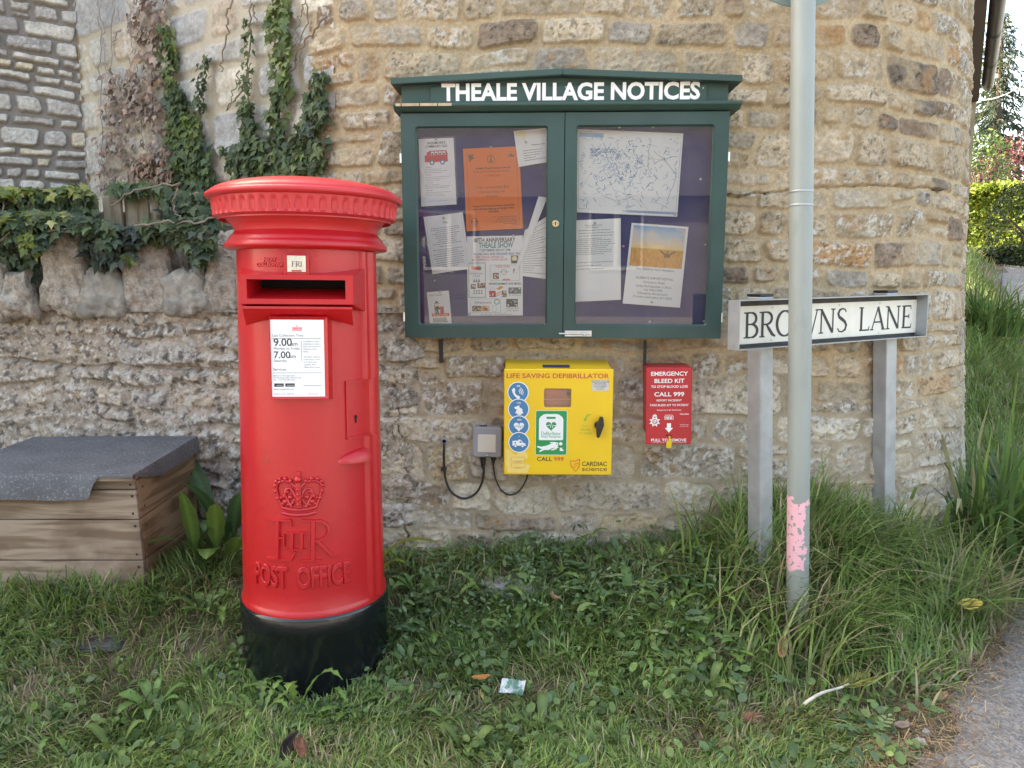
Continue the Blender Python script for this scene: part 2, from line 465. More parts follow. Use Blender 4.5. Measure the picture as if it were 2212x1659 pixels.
# ------------------------------------------------------------------ rubble walling
def layout(U, Vv, seed, ch, sw, gap, rnd=.35, wob=.012):
    """Irregular coursed rubble: returns stone id, signed depth inside the stone, and local coordinates."""
    rg = np.random.default_rng(seed)
    Uw = U + (fbm(U * 7, Vv * 7, seed, 3) - .5) * wob * 2.2 + (fbm(U * 30, Vv * 30, seed + 4, 2) - .5) * wob * .9
    Vw = Vv + (fbm(U * 3.2, Vv * 3.2, seed + 1, 3) - .5) * wob * 4 + (fbm(U * 32, Vv * 32, seed + 5, 2) - .5) * wob * .8
    v0, v1 = Vw.min() - .3, Vw.max() + .3; u0, u1 = Uw.min() - .5, Uw.max() + .5
    ys = [v0]
    while ys[-1] < v1: ys.append(ys[-1] + ch[0] + (ch[1] - ch[0]) * rg.random() ** 1.3)
    ys = np.array(ys)
    ci = np.clip(np.searchsorted(ys, Vw) - 1, 0, len(ys) - 2)
    sid = np.zeros(U.shape, dtype=np.int64); sd = np.full(U.shape, -1.0); px = np.zeros(U.shape); py = np.zeros(U.shape)
    base = 0
    for c in range(len(ys) - 1):
        h = ys[c + 1] - ys[c]
        xs = [u0 - rg.random() * .2]
        while xs[-1] < u1: xs.append(xs[-1] + (sw[0] + (sw[1] - sw[0]) * rg.random() ** 1.6) * (.75 + .5 * h / ch[1]))
        xs = np.array(xs); n = len(xs) - 1
        k = ci == c
        split = rg.random(n) < (.22 if h > (ch[0] + ch[1]) / 2 else .03); spl = .35 + .3 * rg.random(n)
        skx = (rg.random((n + 1)) - .5) * .5; shr = rg.random((n, 4)) * .009
        if k.any():
            u, v = Uw[k], Vw[k] - ys[c]
            us = u + 0 * v
            i = np.clip(np.searchsorted(xs, us) - 1, 0, n - 1)
            # leaning joints
            la = xs[i] + skx[i] * (v - h / 2); ra = xs[i + 1] + skx[i + 1] * (v - h / 2)
            s = split[i]; up = v > h * spl[i]
            b = np.where(s & up, h * spl[i], 0.0); t = np.where(s & ~up, h * spl[i], h)
            hx = (ra - la) / 2 - gap - shr[i, 0]; hy = (t - b) / 2 - gap - shr[i, 1] * .6
            cx = (la + ra) / 2; cy = (t + b) / 2
            lx, ly = us - cx, v - cy
            r = np.minimum(np.minimum(hx, hy) * (rnd + .4 * shr[i, 2] / .009), .04)
            qx, qy = np.abs(lx) - hx + r, np.abs(ly) - hy + r
            d = np.hypot(np.maximum(qx, 0), np.maximum(qy, 0)) + np.minimum(np.maximum(qx, qy), 0) - r
            sd[k] = -d; px[k] = lx / np.maximum(hx, .01); py[k] = ly / np.maximum(hy, .01)
            sid[k] = base + i * 2 + (s & up)
        base += 2 * n + 2
    return sid, sd, px, py
def rnd_of(sid, k, seed=0):
    x = np.sin(sid * 12.9898 + k * 78.233 + seed * 3.7) * 43758.5453
    return x - np.floor(x)
def pick(palette, wts, r):
    w = np.cumsum(np.array(wts, dtype=float)); w /= w[-1]
    return np.array(palette)[np.clip(np.searchsorted(w, r), 0, len(w) - 1)]
WARM = [(.36, .29, .205), (.305, .245, .17), (.33, .285, .22), (.295, .26, .215), (.215, .16, .115), (.37, .235, .125), (.42, .345, .25), (.17, .137, .107)]
GREY = [(.43, .365, .275), (.37, .32, .255), (.30, .26, .21), (.48, .425, .335), (.25, .20, .15), (.40, .315, .20)]
DARK = [(.33, .275, .22), (.38, .315, .245), (.27, .225, .185), (.41, .335, .25), (.30, .265, .23)]
PALE = [(.46, .44, .39), (.40, .38, .35), (.50, .46, .38), (.36, .35, .34), (.44, .36, .28)]
SLAT = [(.42, .40, .365), (.36, .335, .31), (.48, .45, .395), (.30, .28, .265), (.50, .43, .32)]
def lichen(U, V, s, scale, cut, k):
    n = fbm(U * scale, V * scale, k, 4, .62)
    return sstep(cut, cut + .09, n)
def style_main(U, V, seed):
    sid, sd, px, py = layout(U, V, seed, (.070, .140), (.10, .30), .0045)
    sidL, sdL, pxL, pyL = layout(U, V, seed + 7, (.075, .165), (.14, .44), .0035, .3, .016)
    low = sstep(1.10, .86, V + (fbm(U * 3, V * 3, 31, 3) - .5) * .3 + np.where(U > 2.1, .18, 0))
    hard = low > .5
    sid = np.where(hard, sidL, sid); sd = np.where(hard, sdL, sd); px = np.where(hard, pxL, px); py = np.where(hard, pyL, py)
    r1, r2, r3, r4 = (rnd_of(sid, k, seed) for k in (1, 2, 3, 4))
    cw = pick(WARM, (6, 6, 4, 2.5, 1.1, .28, 5, .5), r1); cg = pick(GREY, (4, 4, 2, 4, 1.2, 2), r1)
    c = cw * (1 - low)[..., None] + cg * low[..., None]
    big = fbm(U * 22, V * 22, 40, 4); fine = fbm(U * 95, V * 95, 41, 3, .6)
    c = c * (.74 + .55 * big + .75 * (fine - .5))[..., None]
    rust = sstep(.60, .76, fbm(U * 16 + r2 * 9, V * 16, 44, 3)) * (r3 > .55)
    c = c * (1 - .55 * rust[..., None]) + np.array((.34, .20, .09)) * (.55 * rust)[..., None]
    li = lichen(U, V, sid, 60, .53, 46) * (.25 + .75 * (r4 > .5)) * sstep(.42, .62, fbm(U * 6, V * 6, 48, 2) + .2 * low + .12 * (r4 > .75))
    c = c * (1 - .85 * li[..., None]) + np.array((.52, .50, .46)) * (.85 * li)[..., None]
    dk = lichen(U, V, sid, 75, .60, 52) * (r2 > .35)
    c = c * (1 - .5 * dk[..., None])
    edge = .005 + .007 * r3
    t = np.clip(sd / edge, 0, 1); t = t * t * (3 - 2 * t)
    relief = .011 + .012 * r2 + (r1 - .5) * .016 * px + (r4 - .5) * .016 * py
    ridge_ = np.abs(fbm(U * 13 + r1 * 7, V * 20 + r2 * 7, 77, 3) - .5)
    Hs = relief + (big - .5) * .016 - ridge_ * .022 + (fine - .5) * .010 - .002 * np.clip(px * px + py * py, 0, 2)
    mn = fbm(U * 9, V * 9, 60, 3)
    Hm = -.004 + mn * .010 + (fbm(U * 60, V * 60, 61, 3) - .5) * .004
    Hm = Hm * (1 - low) + (.001 + mn * .018 + (fbm(U * 40, V * 40, 63, 3) - .5) * .010) * low
    m_c = np.array((.42, .325, .21)) * (.80 + .4 * fbm(U * 5, V * 5, 62, 4) + .5 * (fbm(U * 120, V * 120, 64, 2) - .5))[..., None]
    m_l = np.array((.35, .29, .21)) * (.65 + .7 * fbm(U * 11, V * 11, 65, 4))[..., None]
    m_c = m_c * (1 - low)[..., None] + m_l * low[..., None]
    H = np.maximum(Hs * t + Hm * (1 - t), Hm * .6)
    smear = sstep(.60, .72, fbm(U * 8, V * 8, 70, 3)) * (1 - .3 * low)
    ts = np.clip(t * (1 - .55 * smear), 0, 1)
    C = c * ts[..., None] + m_c * (1 - ts)[..., None]
    # hairline crack under a course, and one open joint running down at the foot of the wall
    v_c = 1.66 + .03 * np.sin(U * 3.1) + (fbm(U * 18, U * 0, 80, 3) - .5) * .03
    cr = (np.abs(V - v_c) < .0035) & (U > 1.72) & (U < 2.75)
    H = np.where(cr, -.012, H)
    u_c = .50 + (fbm(V * 9, V * 0, 82, 3) - .5) * .12
    cr = (np.abs(U - u_c) < .003) & (V > .2) & (V < .92)
    H = np.where(cr, -.014, H)
    return H, C
def style_ivy(U, V, seed):
    sid, sd, px, py = layout(U, V, seed, (.10, .22), (.14, .42), .009, .25)
    r1, r2, r3, r4 = (rnd_of(sid, k, seed) for k in (1, 2, 3, 4))
    big = fbm(U * 16, V * 16, 40, 4); fine = fbm(U * 80, V * 80, 41, 3, .6)
    c = pick(PALE, (4, 4, 3, 3, 2), r1) * (.82 + .5 * big + .7 * (fine - .5))[..., None]
    li = lichen(U, V, sid, 55, .56, 46) * (r4 > .55)
    c = c * (1 - .8 * li[..., None]) + np.array((.60, .58, .54)) * (.8 * li)[..., None]
    t = np.clip(sd / .012, 0, 1); t = t * t * (3 - 2 * t)
    Hs = .014 + .012 * r2 + (big - .5) * .022 + (fine - .5) * .005
    Hm = .005 + .007 * fbm(U * 9, V * 9, 60, 3)
    mc = np.array((.48, .42, .33)) * (.85 + .3 * fbm(U * 6, V * 6, 62, 4))[..., None]
    return Hs * t + Hm * (1 - t), c * t[..., None] + mc * (1 - t)[..., None]
def style_house(U, V, seed):
    sid, sd, px, py = layout(U, V, seed, (.040, .095), (.07, .24), .0035, .3)
    r1, r2, r3, r4 = (rnd_of(sid, k, seed) for k in (1, 2, 3, 4))
    big = fbm(U * 26, V * 26, 40, 4); fine = fbm(U * 110, V * 110, 41, 3, .6)
    c = pick(SLAT, (5, 4, 4, 3, 2), r1) * (.80 + .6 * big + .8 * (fine - .5))[..., None]
    li = lichen(U, V, sid, 70, .54, 46) * (r4 > .4)
    c = c * (1 - .7 * li[..., None]) + np.array((.56, .55, .53)) * (.7 * li)[..., None]
    t = np.clip(sd / .007, 0, 1); t = t * t * (3 - 2 * t)
    Hs = .022 + .016 * r2 + (big - .5) * .016 + (fine - .5) * .006
    Hm = -.004 + .008 * fbm(U * 9, V * 9, 60, 3)
    mc = np.array((.25, .225, .205)) * (.8 + .4 * fbm(U * 6, V * 6, 62, 4))[..., None]
    return Hs * t + Hm * (1 - t), c * t[..., None] + mc * (1 - t)[..., None]
def style_low(U, V, seed):
    sid, sd, px, py = layout(U, V, seed, (.06, .16), (.14, .46), .003, .35, .024)
    r1, r2, r3, r4 = (rnd_of(sid, k, seed) for k in (1, 2, 3, 4))
    big = fbm(U * 17, V * 17, 40, 5); fine = fbm(U * 75, V * 75, 41, 4, .62)
    c = pick(DARK, (4, 4, 2, 2, 3), r1) * (.62 + .75 * big + .7 * (fine - .5))[..., None]
    m1 = lichen(U, V, sid, 46, .525, 46) * sstep(.42, .60, fbm(U * 5, V * 5, 48, 3) + .10 * (r4 > .5))
    c = c * (1 - .75 * m1[..., None]) + np.array((.47, .445, .40)) * (.75 * m1)[..., None]
    m2 = lichen(U, V, sid, 85, .60, 49)
    c = c * (1 - .85 * m2[..., None]) + np.array((.58, .56, .52)) * (.85 * m2)[..., None]
    bl = lichen(U, V, sid, 50, .57, 52)
    c = c * (1 - .6 * bl[..., None])
    ye = lichen(U, V, sid, 9, .70, 55)
    c = c * (1 - .5 * ye[..., None]) + np.array((.36, .27, .10)) * (.5 * ye)[..., None]
    t = np.clip(sd / .02, 0, 1); t = t * t * (3 - 2 * t)
    Hs = .016 + .016 * r2 + (big - .5) * .030 + (fine - .5) * .014 - .003 * np.clip(px * px + py * py, 0, 2)
    Hm = -.002 + .026 * fbm(U * 10, V * 10, 60, 4) + (fine - .5) * .012
    mc = np.array((.32, .265, .21)) * (.55 + .9 * fbm(U * 22, V * 22, 62, 5) + .4 * (fine - .5))[..., None]
    for q_, a_ in ((m1, .7), (m2, .85)): mc = mc * (1 - a_ * q_[..., None]) + np.array((.47, .445, .40)) * (a_ * q_)[..., None]
    mc = mc * (1 - .6 * bl[..., None])
    ledge = np.abs(V - .98 - .02 * np.sin(U * 2.3) - (fbm(U * 9, U * 0, 91, 3) - .5) * .04); Hs = Hs - .02 * sstep(.012, .002, ledge); Hm = Hm - .02 * sstep(.012, .002, ledge)
    return Hs * t + Hm * (1 - t), c * t[..., None] + mc * (1 - t)[..., None]
def resample(P, step):
    P = np.array(P, dtype=float); d = np.concatenate([[0], np.cumsum(np.hypot(*np.diff(P, axis=0).T))])
    if callable(step):
        u = [0.0]
        while u[-1] < d[-1]: u.append(u[-1] + step(u[-1]))
        u = np.array(u[:-1] + [d[-1]])
    else: u = np.linspace(0, d[-1], int(d[-1] / step) + 1)
    return u, np.stack([np.interp(u, d, P[:, 0]), np.interp(u, d, P[:, 1])], -1)
M_STONE = mat('rubble stone', (1, 1, 1), .92, attr='col', var=.22, vscale=230, bump=.55, bscale=330, spec=.25)
def masonry(name, path, step, Z, style, seed, parent, u_off=0.0, shift=0.0, batter=0.0, zfun=None, lean=0.0):
    u, P = resample(path, step)
    T = np.gradient(P, axis=0); T /= np.maximum(np.linalg.norm(T, axis=1, keepdims=True), 1e-9)
    for _ in range(6): T[1:-1] = (T[:-2] + T[1:-1] * 2 + T[2:]) / 4
    T /= np.linalg.norm(T, axis=1, keepdims=True)
    Nn = np.stack([T[:, 1], -T[:, 0]], -1)
    U, Zz = np.meshgrid(u + u_off, Z)
    H, C = style(U, Zz, seed)
    if zfun is not None: Zz = zfun(U - u_off, Zz)
    off = H + shift + batter * np.clip(1.2 - Zz, 0, 2)
    off = off - lean * (Zz - 1.0) * sstep(1.9, 3.0, U)
    Vx = np.stack([P[None, :, 0] + Nn[None, :, 0] * off, P[None, :, 1] + Nn[None, :, 1] * off, Zz], -1)
    return np_mesh(name, Vx.reshape(-1, 3), grid_faces(len(u), len(Z)), M_STONE, parent, cols=np.clip(C, .01, .9).reshape(-1, 3))

# ---- the round-ended village building
C0 = (-2.17, 3.97); J0 = (-.79, 3.15)
ARC_C, ARC_R, Y0 = (1.135, 4.10), 1.10, 3.00
main_path = [(J0[0] - .005, J0[1] + .10), (J0[0] - .003, J0[1] + .03), J0, (-.64, 3.065), (-.5, 3.02), (-.35, 3.003), (-.2, Y0)] + [(x, Y0) for x in np.linspace(-.1, 1.135, 14)]
main_path += [(ARC_C[0] + ARC_R * math.sin(R(a)), ARC_C[1] - ARC_R * math.cos(R(a))) for a in np.arange(2, 59.6, 2.05)]
arc_end = main_path[-1]
ld = (math.cos(R(59.5)), math.sin(R(59.5)))
lane_end = (arc_end[0] + ld[0] * 6.6, arc_end[1] + ld[1] * 6.6)
main_path += [(arc_end[0] + ld[0] * t, arc_end[1] + ld[1] * t) for t in np.linspace(.2, 6.6, 20)]
building = thing('stone_building', 'round-ended building of warm tan rubble stone behind the notice board', 'building', (0, 3.4, 0))
EAVE = 3.62
ZM = np.concatenate([np.arange(.05, 2.55, .0047), np.arange(2.56, EAVE + .02, .03)])
masonry('wall', main_path, lambda u: .0047 if u < 3.25 else min(.0047 + (u - 3.25) * .012, .03), ZM, style_main, 3, building, batter=.03, lean=.035)
ZI = np.concatenate([np.arange(.9, 2.75, .006), np.arange(2.78, EAVE + .02, .04)])
masonry('ivy_clad_wall', [C0, J0, (J0[0] + .10, J0[1] - .0595)], .006, ZI, style_ivy, 21, building, shift=-.02)
bx = MB()                                           # plain back walls and the roof
back = [lane_end, (1.2, 10.6), (-2.6, 7.5), C0]
for (a, b) in zip(back[:-1], back[1:]):
    bx.add([(a[0], a[1], 0), (b[0], b[1], 0), (b[0], b[1], EAVE), (a[0], a[1], EAVE)], [(0, 1, 2, 3)])
bx.build('back_wall', mat('plain rubble', (.35, .29, .2), .95, var=.3, vscale=9, bump=.6, bscale=30), building)
pm = [p for p in main_path]
_, PP = resample([C0] + pm, .12)
Tt = np.gradient(PP, axis=0); Tt /= np.linalg.norm(Tt, axis=1, keepdims=True)
Nn = np.stack([Tt[:, 1], -Tt[:, 0]], -1)
Oo = PP + Nn * .03
ridge = np.array([(1.4, 7.2)])
rf = MB(); n = len(Oo)
inn = np.array([(p * .25 + ridge[0] * .75) for p in Oo])
ring = [(p[0], p[1], EAVE - .02) for p in Oo] + [(p[0], p[1], EAVE + .08) for p in Oo] + [(p[0], p[1], EAVE + 2.6) for p in inn]
F = []
for i in range(n - 1):
    F += [(i + 1, i, n + i, n + i + 1), (n + i + 1, n + i, 2 * n + i, 2 * n + i + 1)]
rf.add(ring, F)
top = [(p[0], p[1], EAVE + 2.6) for p in inn]
rf.add(top + [(-1.5, 7.4, EAVE + 2.6), (1.2, 9.6, EAVE + 2.6)], [list(range(n + 2))])
rf.add([(p[0], p[1], EAVE - .02) for p in Oo] + [(p[0], p[1], EAVE - .02) for p in PP - Nn * .35], [(i, i + 1, n + i + 1, n + i) for i in range(n - 1)])
rf.build('roof', mat('roof tile', (.16, .085, .06), .85, var=.35, vscale=12, bump=.6, bscale=24), building)
M_GUT = mat('brown plastic', (.028, .020, .017), .35, var=.1)
gt = MB()
gi = [i for i in range(n) if PP[i, 1] > 4.2 and PP[i, 0] > 1.5]
gp = np.array([PP[i] + Nn[i] * .105 for i in gi])
Vg = []; Fg = []
for j, p in enumerate(gp):
    nn = Nn[gi[j]]
    for k in range(9):
        a = math.pi * k / 8
        Vg.append((p[0] + nn[0] * .062 * math.cos(a), p[1] + nn[1] * .062 * math.cos(a), EAVE + .02 - .07 * math.sin(a)))
for j in range(len(gp) - 1):
    for k in range(8): Fg.append((9 * j + k, 9 * j + k + 1, 9 * j + 10 + k, 9 * j + 9 + k))
Fg += [list(range(9)), list(range(9 * len(gp) - 9, 9 * len(gp)))]
gt.add(Vg, Fg)
for j in range(3, len(gp) - 1, 9):                    # union brackets
    nn = Nn[gi[j]]; p = gp[j]; q = gp[j + 1]
    V2 = []
    for pp in (p, p + (q - p) * .5):
        for k in range(9):
            a = math.pi * k / 8
            V2.append((pp[0] + nn[0] * .072 * math.cos(a), pp[1] + nn[1] * .072 * math.cos(a), EAVE + .022 - .08 * math.sin(a)))
    gt.add(V2, [(k, k + 1, 10 + k, 9 + k) for k in range(8)])
gutter = gt.build('gutter', M_GUT, building, smooth=True)
fb = MB()
fi = np.array([PP[i] + Nn[i] * .026 for i in gi])
fb.add([(p[0], p[1], EAVE - .16) for p in fi] + [(p[0], p[1], EAVE + .03) for p in fi] + [tuple(PP[i] - Nn[i] * .3) + (EAVE - .16,) for i in gi],
       [f for j in range(len(fi) - 1) for f in ((j, j + 1, len(fi) + j + 1, len(fi) + j), (2 * len(fi) + j, 2 * len(fi) + j + 1, j + 1, j))])
fb.build('fascia', mat('red brown paint', (.05, .022, .017), .5), building)

# ---- the house on the left
house = thing('stone_house', 'grey stone house with thin dark-jointed courses beyond the ivy', 'house', (-3, 3.5, 0))
hd = (-.785, -.62)
h_end = (C0[0] + hd[0] * 3.6, C0[1] + hd[1] * 3.6)
ZH = np.concatenate([np.arange(1.0, 2.8, .005), np.arange(2.83, 4.0, .05)])
masonry('wall', [h_end, C0], lambda u: .03 if u < 2.4 else .005, ZH, style_house, 33, house, shift=-.01)
hb = MB(); p, q = h_end, C0
ox, oy = -2.6, 3.3
hb.add([(p[0], p[1], 0), (p[0] + ox, p[1] + oy, 0), (p[0] + ox, p[1] + oy, 4), (p[0], p[1], 4), (q[0], q[1], 0), (q[0] + ox, q[1] + oy, 0), (q[0] + ox, q[1] + oy, 4), (q[0], q[1], 4), (p[0], p[1], 1.05), (q[0], q[1], 1.05)],
       [(0, 1, 2, 3), (4, 5, 6, 7), (1, 5, 6, 2), (0, 4, 9, 8)])
hb.build('side_wall', mat('plain grey rubble', (.3, .28, .25), .95, var=.3, vscale=9, bump=.6, bscale=30), house)
hr = MB(); e = .22
a = np.array(p) + np.array(hd) * .2 + np.array((.62, -.785)) * e; b = np.array(q) + np.array((.62, -.785)) * .1
m1 = np.array(p) + np.array((ox, oy)) / 2; m2 = np.array(q) + np.array((ox, oy)) / 2
c1 = np.array(p) + np.array((ox, oy)) * 1.06; c2 = np.array(q) + np.array((ox, oy)) * 1.06
for dz, flip in ((0, 0), (.1, 1)):
    vv = [(a[0], a[1], 3.9 + dz), (b[0], b[1], 3.9 + dz), (m2[0], m2[1], 5.6 + dz), (m1[0], m1[1], 5.6 + dz), (c1[0], c1[1], 3.9 + dz), (c2[0], c2[1], 3.9 + dz)]
    hr.add(vv, [(0, 1, 2, 3), (3, 2, 5, 4)])
hr.add([(a[0], a[1], 3.9), (b[0], b[1], 3.9), (b[0], b[1], 4.0), (a[0], a[1], 4.0)], [(0, 1, 2, 3)])
hr.build('roof', mat('house roof tile', (.13, .08, .06), .85, var=.35, vscale=12, bump=.6, bscale=24), house)

# ---- the old garden wall with cock-and-hen stones on top
lowwall = thing('garden_wall', 'old dark lichen-spotted low stone wall behind the red post box', 'wall', (-1.3, 3.1, 0))
low_path = [(-3.4, 3.22), (-2.2, 3.13), (-1.2, 3.06), (-.62, 3.0), (-.40, 2.985), (-.30, 3.03)]
LW_TOP = at(300, 668, 3.08).z
def lowtop(U, Z):
    lip = sstep(LW_TOP - .035, LW_TOP - .005, Z) * .0
    return Z + (fbm(U * 3, U * 0, 90, 3) - .5) * .04 * sstep(.8, LW_TOP, Z)
masonry('wall_face', low_path, .0045, np.arange(.1, LW_TOP + .004, .0045), style_low, 55, lowwall, zfun=lowtop, shift=-.01)
tp = MB()
_, LP = resample(low_path, .05)
for i in range(len(LP) - 1):
    (x0, y0), (x1, y1) = LP[i], LP[i + 1]
    tp.add([(x0, y0 - .035, LW_TOP - .01), (x1, y1 - .035, LW_TOP - .01), (x1, y1 + .30, LW_TOP + .02), (x0, y0 + .30, LW_TOP + .02)], [(0, 1, 2, 3)])
M_LOW = mat('old lichened stone', (.22, .175, .135), .95, var=.55, vscale=20, bump=1.0, bscale=70, dirt=(.47, .44, .39), dscale=34, dcut=(.44, .62), damt=.8, drough=.85)
def rough_block(mb, c, sx, sy, sz, seed, sub=14, amp=.16, taper=.12, m=0):
    """A quarried stone: a rounded, tapering, noisy block."""
    rg = random.Random(seed); V = []; F = []
    n = sub
    tw = rg.uniform(-.25, .25); ox_, oz_ = rg.random() * 30, rg.random() * 30
    ca_a = rg.uniform(.35, 1.3) * rg.choice((-1, 1)) + (math.pi if False else 0); ca_, sa_ = math.sin(ca_a), math.cos(ca_a); lim_ = rg.uniform(.62, .85) if taper > .1 else 9
    idx = {}
    def vert(i, j, k):
        key = (i, j, k)
        if key in idx: return idx[key]
        p = np.array([i, j, k]) / n * 2 - 1
        q = p / (np.sum(np.abs(p) ** 4.5) ** (1 / 4.5))
        s = 1 - taper * (q[2] + 1) / 2
        cut = q[0] * ca_ + q[1] * .35 * sa_ + q[2] * sa_
        if cut > lim_: q = q - np.array((ca_, .2 * sa_, sa_)) * (cut - lim_) * .85
        d = 1 + amp * ((float(fbm(np.array(q[0] * 1.6 + ox_ + q[1] * .9), np.array(q[2] * 1.6 + oz_), 3, 3)) - .5) * 2 + (float(fbm(np.array(q[0] * 7 + q[1] * 5 + ox_), np.array(q[2] * 7 + oz_), 8, 2)) - .5) * .45)
        x, y, z = q[0] * sx * s * d, q[1] * sy * s * d, q[2] * sz * d
        x += tw * z * .5
        V.append((c[0] + x, c[1] + y, c[2] + z)); idx[key] = len(V) - 1
        return idx[key]
    for ax in range(3):
        for side in (0, n):
            for a in range(n):
                for b in range(n):
                    def cc(u, v):
                        l = [0, 0, 0]; l[ax] = side; l[(ax + 1) % 3] = u; l[(ax + 2) % 3] = v; return vert(*l)
                    f = (cc(a, b), cc(a + 1, b), cc(a + 1, b + 1), cc(a, b + 1))
                    F.append(f if side else f[::-1])
    mb.add(V, F, m)
tp.build('wall_top', M_LOW, lowwall)
Y_C = 3.12
cop = [(-60, 8, 566, 690, .11), (4, 74, 588, 690, .14), (80, 178, 500, 690, .12), (168, 268, 575, 690, .13), (258, 372, 518, 690, .10), (352, 450, 574, 690, .14), (440, 520, 488, 690, .11), (512, 600, 570, 690, .12), (590, 690, 520, 690, .11)]
M_COP = [M_LOW, mat('pale smooth stone', (.30, .275, .235), .9, var=.35, vscale=12, bump=1.0, bscale=60, dirt=(.15, .13, .11), dscale=16, dcut=(.45, .6), damt=.7)]
for i, (x0, x1, y0, y1, dep) in enumerate(cop):
    a = at(x0, y1, Y_C - .06); b = at(x1, y0, Y_C - .06)
    mb = MB(); rough_block(mb, ((a.x + b.x) / 2, Y_C + .03, (a.z + b.z) / 2), (b.x - a.x) / 2 * 1.05, dep, (b.z - a.z) / 2, 40 + i, 20, .22, .18)
    mb.build('coping_stone', M_COP[1] if i in (3, 5) else M_COP[0], lowwall, smooth=True)
# ------------------------------------------------------------------ the red pillar box
def zat(py, Y): return at(1106, py, Y).z
BXY = (at(667, 900, 2.45).x, 2.45)
ang = R(6.3)
BZ = zat(1520, 2.22) - .05
pb = thing('post_box', 'red cast iron pillar post box on a black base', 'post box', (BXY[0], BXY[1], BZ))
M_RED = mat('red gloss paint', (.50, .0105, .017), .33, var=.07, vscale=6, bump=.22, bscale=45, coat=.16, dirt=(.37, .012, .018), dscale=3, damt=.35)
M_RED2 = mat('red gloss paint sun faded', (.56, .028, .036), .4, var=.08, vscale=9, bump=.25, bscale=30, coat=.1)
M_BLK = mat('black gloss paint', (.0055, .0065, .010), .2, var=.2, vscale=8, bump=.55, bscale=18, coat=.4, dirt=(.10, .10, .11), dscale=34, dcut=(.72, .76), damt=.7)
M_DARK = mat('dark hollow', (.006, .006, .007), .9, var=0)
def body_r(z): return np.interp(z, [BZ, Z_BB, Z_BT], [.232, .229, .214])
Z_BB, Z_BT = .282, zat(543, 2.45)
Z_CR, Z_CB = zat(437, 2.45), zat(478, 2.45)      # rim of the cap, foot of the fluted band
Z_AP = Z_CR + .068
cx, cy = BXY
mb = MB()
prof = [(.236, BZ - .1), (.236, Z_BB - .075), (.240, Z_BB - .068), (.2405, Z_BB - .052), (.2395, Z_BB - .012), (.236, Z_BB - .004), (.227, Z_BB + .002)]
mb.lathe(prof, 96, 0, cx, cy)
autosmooth(mb.build('base', M_BLK, pb))
mb = MB()
SLOT_Z = (at(630, 646, 2.25).z - .004, at(630, 604, 2.25).z + .004)
zz = np.unique(np.concatenate([np.linspace(Z_BB + .02, Z_BT, 22), SLOT_Z]))
mb.lathe([(.2345, Z_BB - .004), (.235, Z_BB + .006), (.231, Z_BB + .014)] + [(float(body_r(z)), z) for z in zz], 160, 0, cx, cy)
kf = []
for f in mb.F:
    c = np.mean([mb.V[i] for i in f], axis=0); lx = (c[0] - cx) * math.cos(ang) + (c[1] - cy) * math.sin(ang); ly = (c[0] - cx) * math.sin(ang) - (c[1] - cy) * math.cos(ang)
    if len(f) == 4 and SLOT_Z[0] < c[2] < SLOT_Z[1] and ly > .1 and -.158 < lx < .150: continue
    kf.append(f)
mb.F = kf; mb.M = [0] * len(kf)
autosmooth(mb.build('body', M_RED, pb))
# collar and cap
mb = MB()
s = Z_BT
mb.lathe([(.205, s - .004), (.245, s + .002), (.250, s + .008), (.249, s + .016), (.242, s + .024), (.237, s + .030), (.236, s + .036), (.228, s + .044), (.222, s + .050), (.219, s + .054)], 128, 0, cx, cy)
autosmooth(mb.build('collar', M_RED, pb), 50)
mb = MB()
n1 = s + .054
mb.lathe([(.217, n1 - .002), (.219, n1 + .008), (.226, n1 + .020), (.238, n1 + .032), (.246, n1 + .044), (.255, n1 + .054), (.261, n1 + .064), (.263, Z_CB - .006), (.263, Z_CB - .002), (.277, Z_CB + .004)], 128, 0, cx, cy)
# fluted band
NF = 52
bz0, bz1 = Z_CB + .004, Z_CR - .004
K = NF * 12; rows = 9; Vv = []
for j in range(rows):
    t = j / (rows - 1); z = bz0 + (bz1 - bz0) * t
    r0 = .278 + .006 * t
    for k in range(K):
        a = 2 * math.pi * k / K; ph = (k % 12) / 12
        d = 0
        if .16 < ph < .84:
            e = min((ph - .16) / .14, (.84 - ph) / .14, 1)
            arch = .86 - .30 * (2 * (ph - .5)) ** 2
            if t < arch and t > .0: d = -.006 * e * min(1, (arch - t) / .12)
        Vv.append((cx + (r0 + d) * math.cos(a), cy + (r0 + d) * math.sin(a), z))
mb.add(Vv, [(j * K + k, j * K + (k + 1) % K, (j + 1) * K + (k + 1) % K, (j + 1) * K + k) for j in range(rows - 1) for k in range(K)])
dome = [(.286, bz1), (.296, Z_CR), (.300, Z_CR + .005), (.300, Z_CR + .011), (.297, Z_CR + .015), (.286, Z_CR + .018)]
for i in range(1, 13):
    a = R(90 * i / 12); dome.append((.286 * math.cos(a) + .0008, Z_CR + .018 + (Z_AP - Z_CR - .018) * math.sin(a) ** 1.15))
mb.lathe(dome, 128, 0, cx, cy)
autosmooth(mb.build('cap', M_RED2, pb), 40)
# features wrapped on the drum: local x = arc along the drum from the front line, y = height, z = relief
def drum(V):
    V = np.asarray(V, dtype=float); r = body_r(V[:, 1]); a = V[:, 0] / .22 + ang
    rr = r + V[:, 2]
    return np.stack([cx + rr * np.sin(a), cy - rr * np.cos(a), V[:, 1]], -1)
def flat(V):                                       # flat-fronted fittings: z measured from the axis
    V = np.asarray(V, dtype=float)
    return np.stack([cx + V[:, 0] * math.cos(ang) + V[:, 2] * math.sin(ang), cy + V[:, 0] * math.sin(ang) - V[:, 2] * math.cos(ang), V[:, 1]], -1)
FFlat = Frame((cx, cy, 0), (math.cos(ang), math.sin(ang), 0), (0, 0, 1))
def fpx(x, y, z=.225): return FFlat.px(x, y, z)
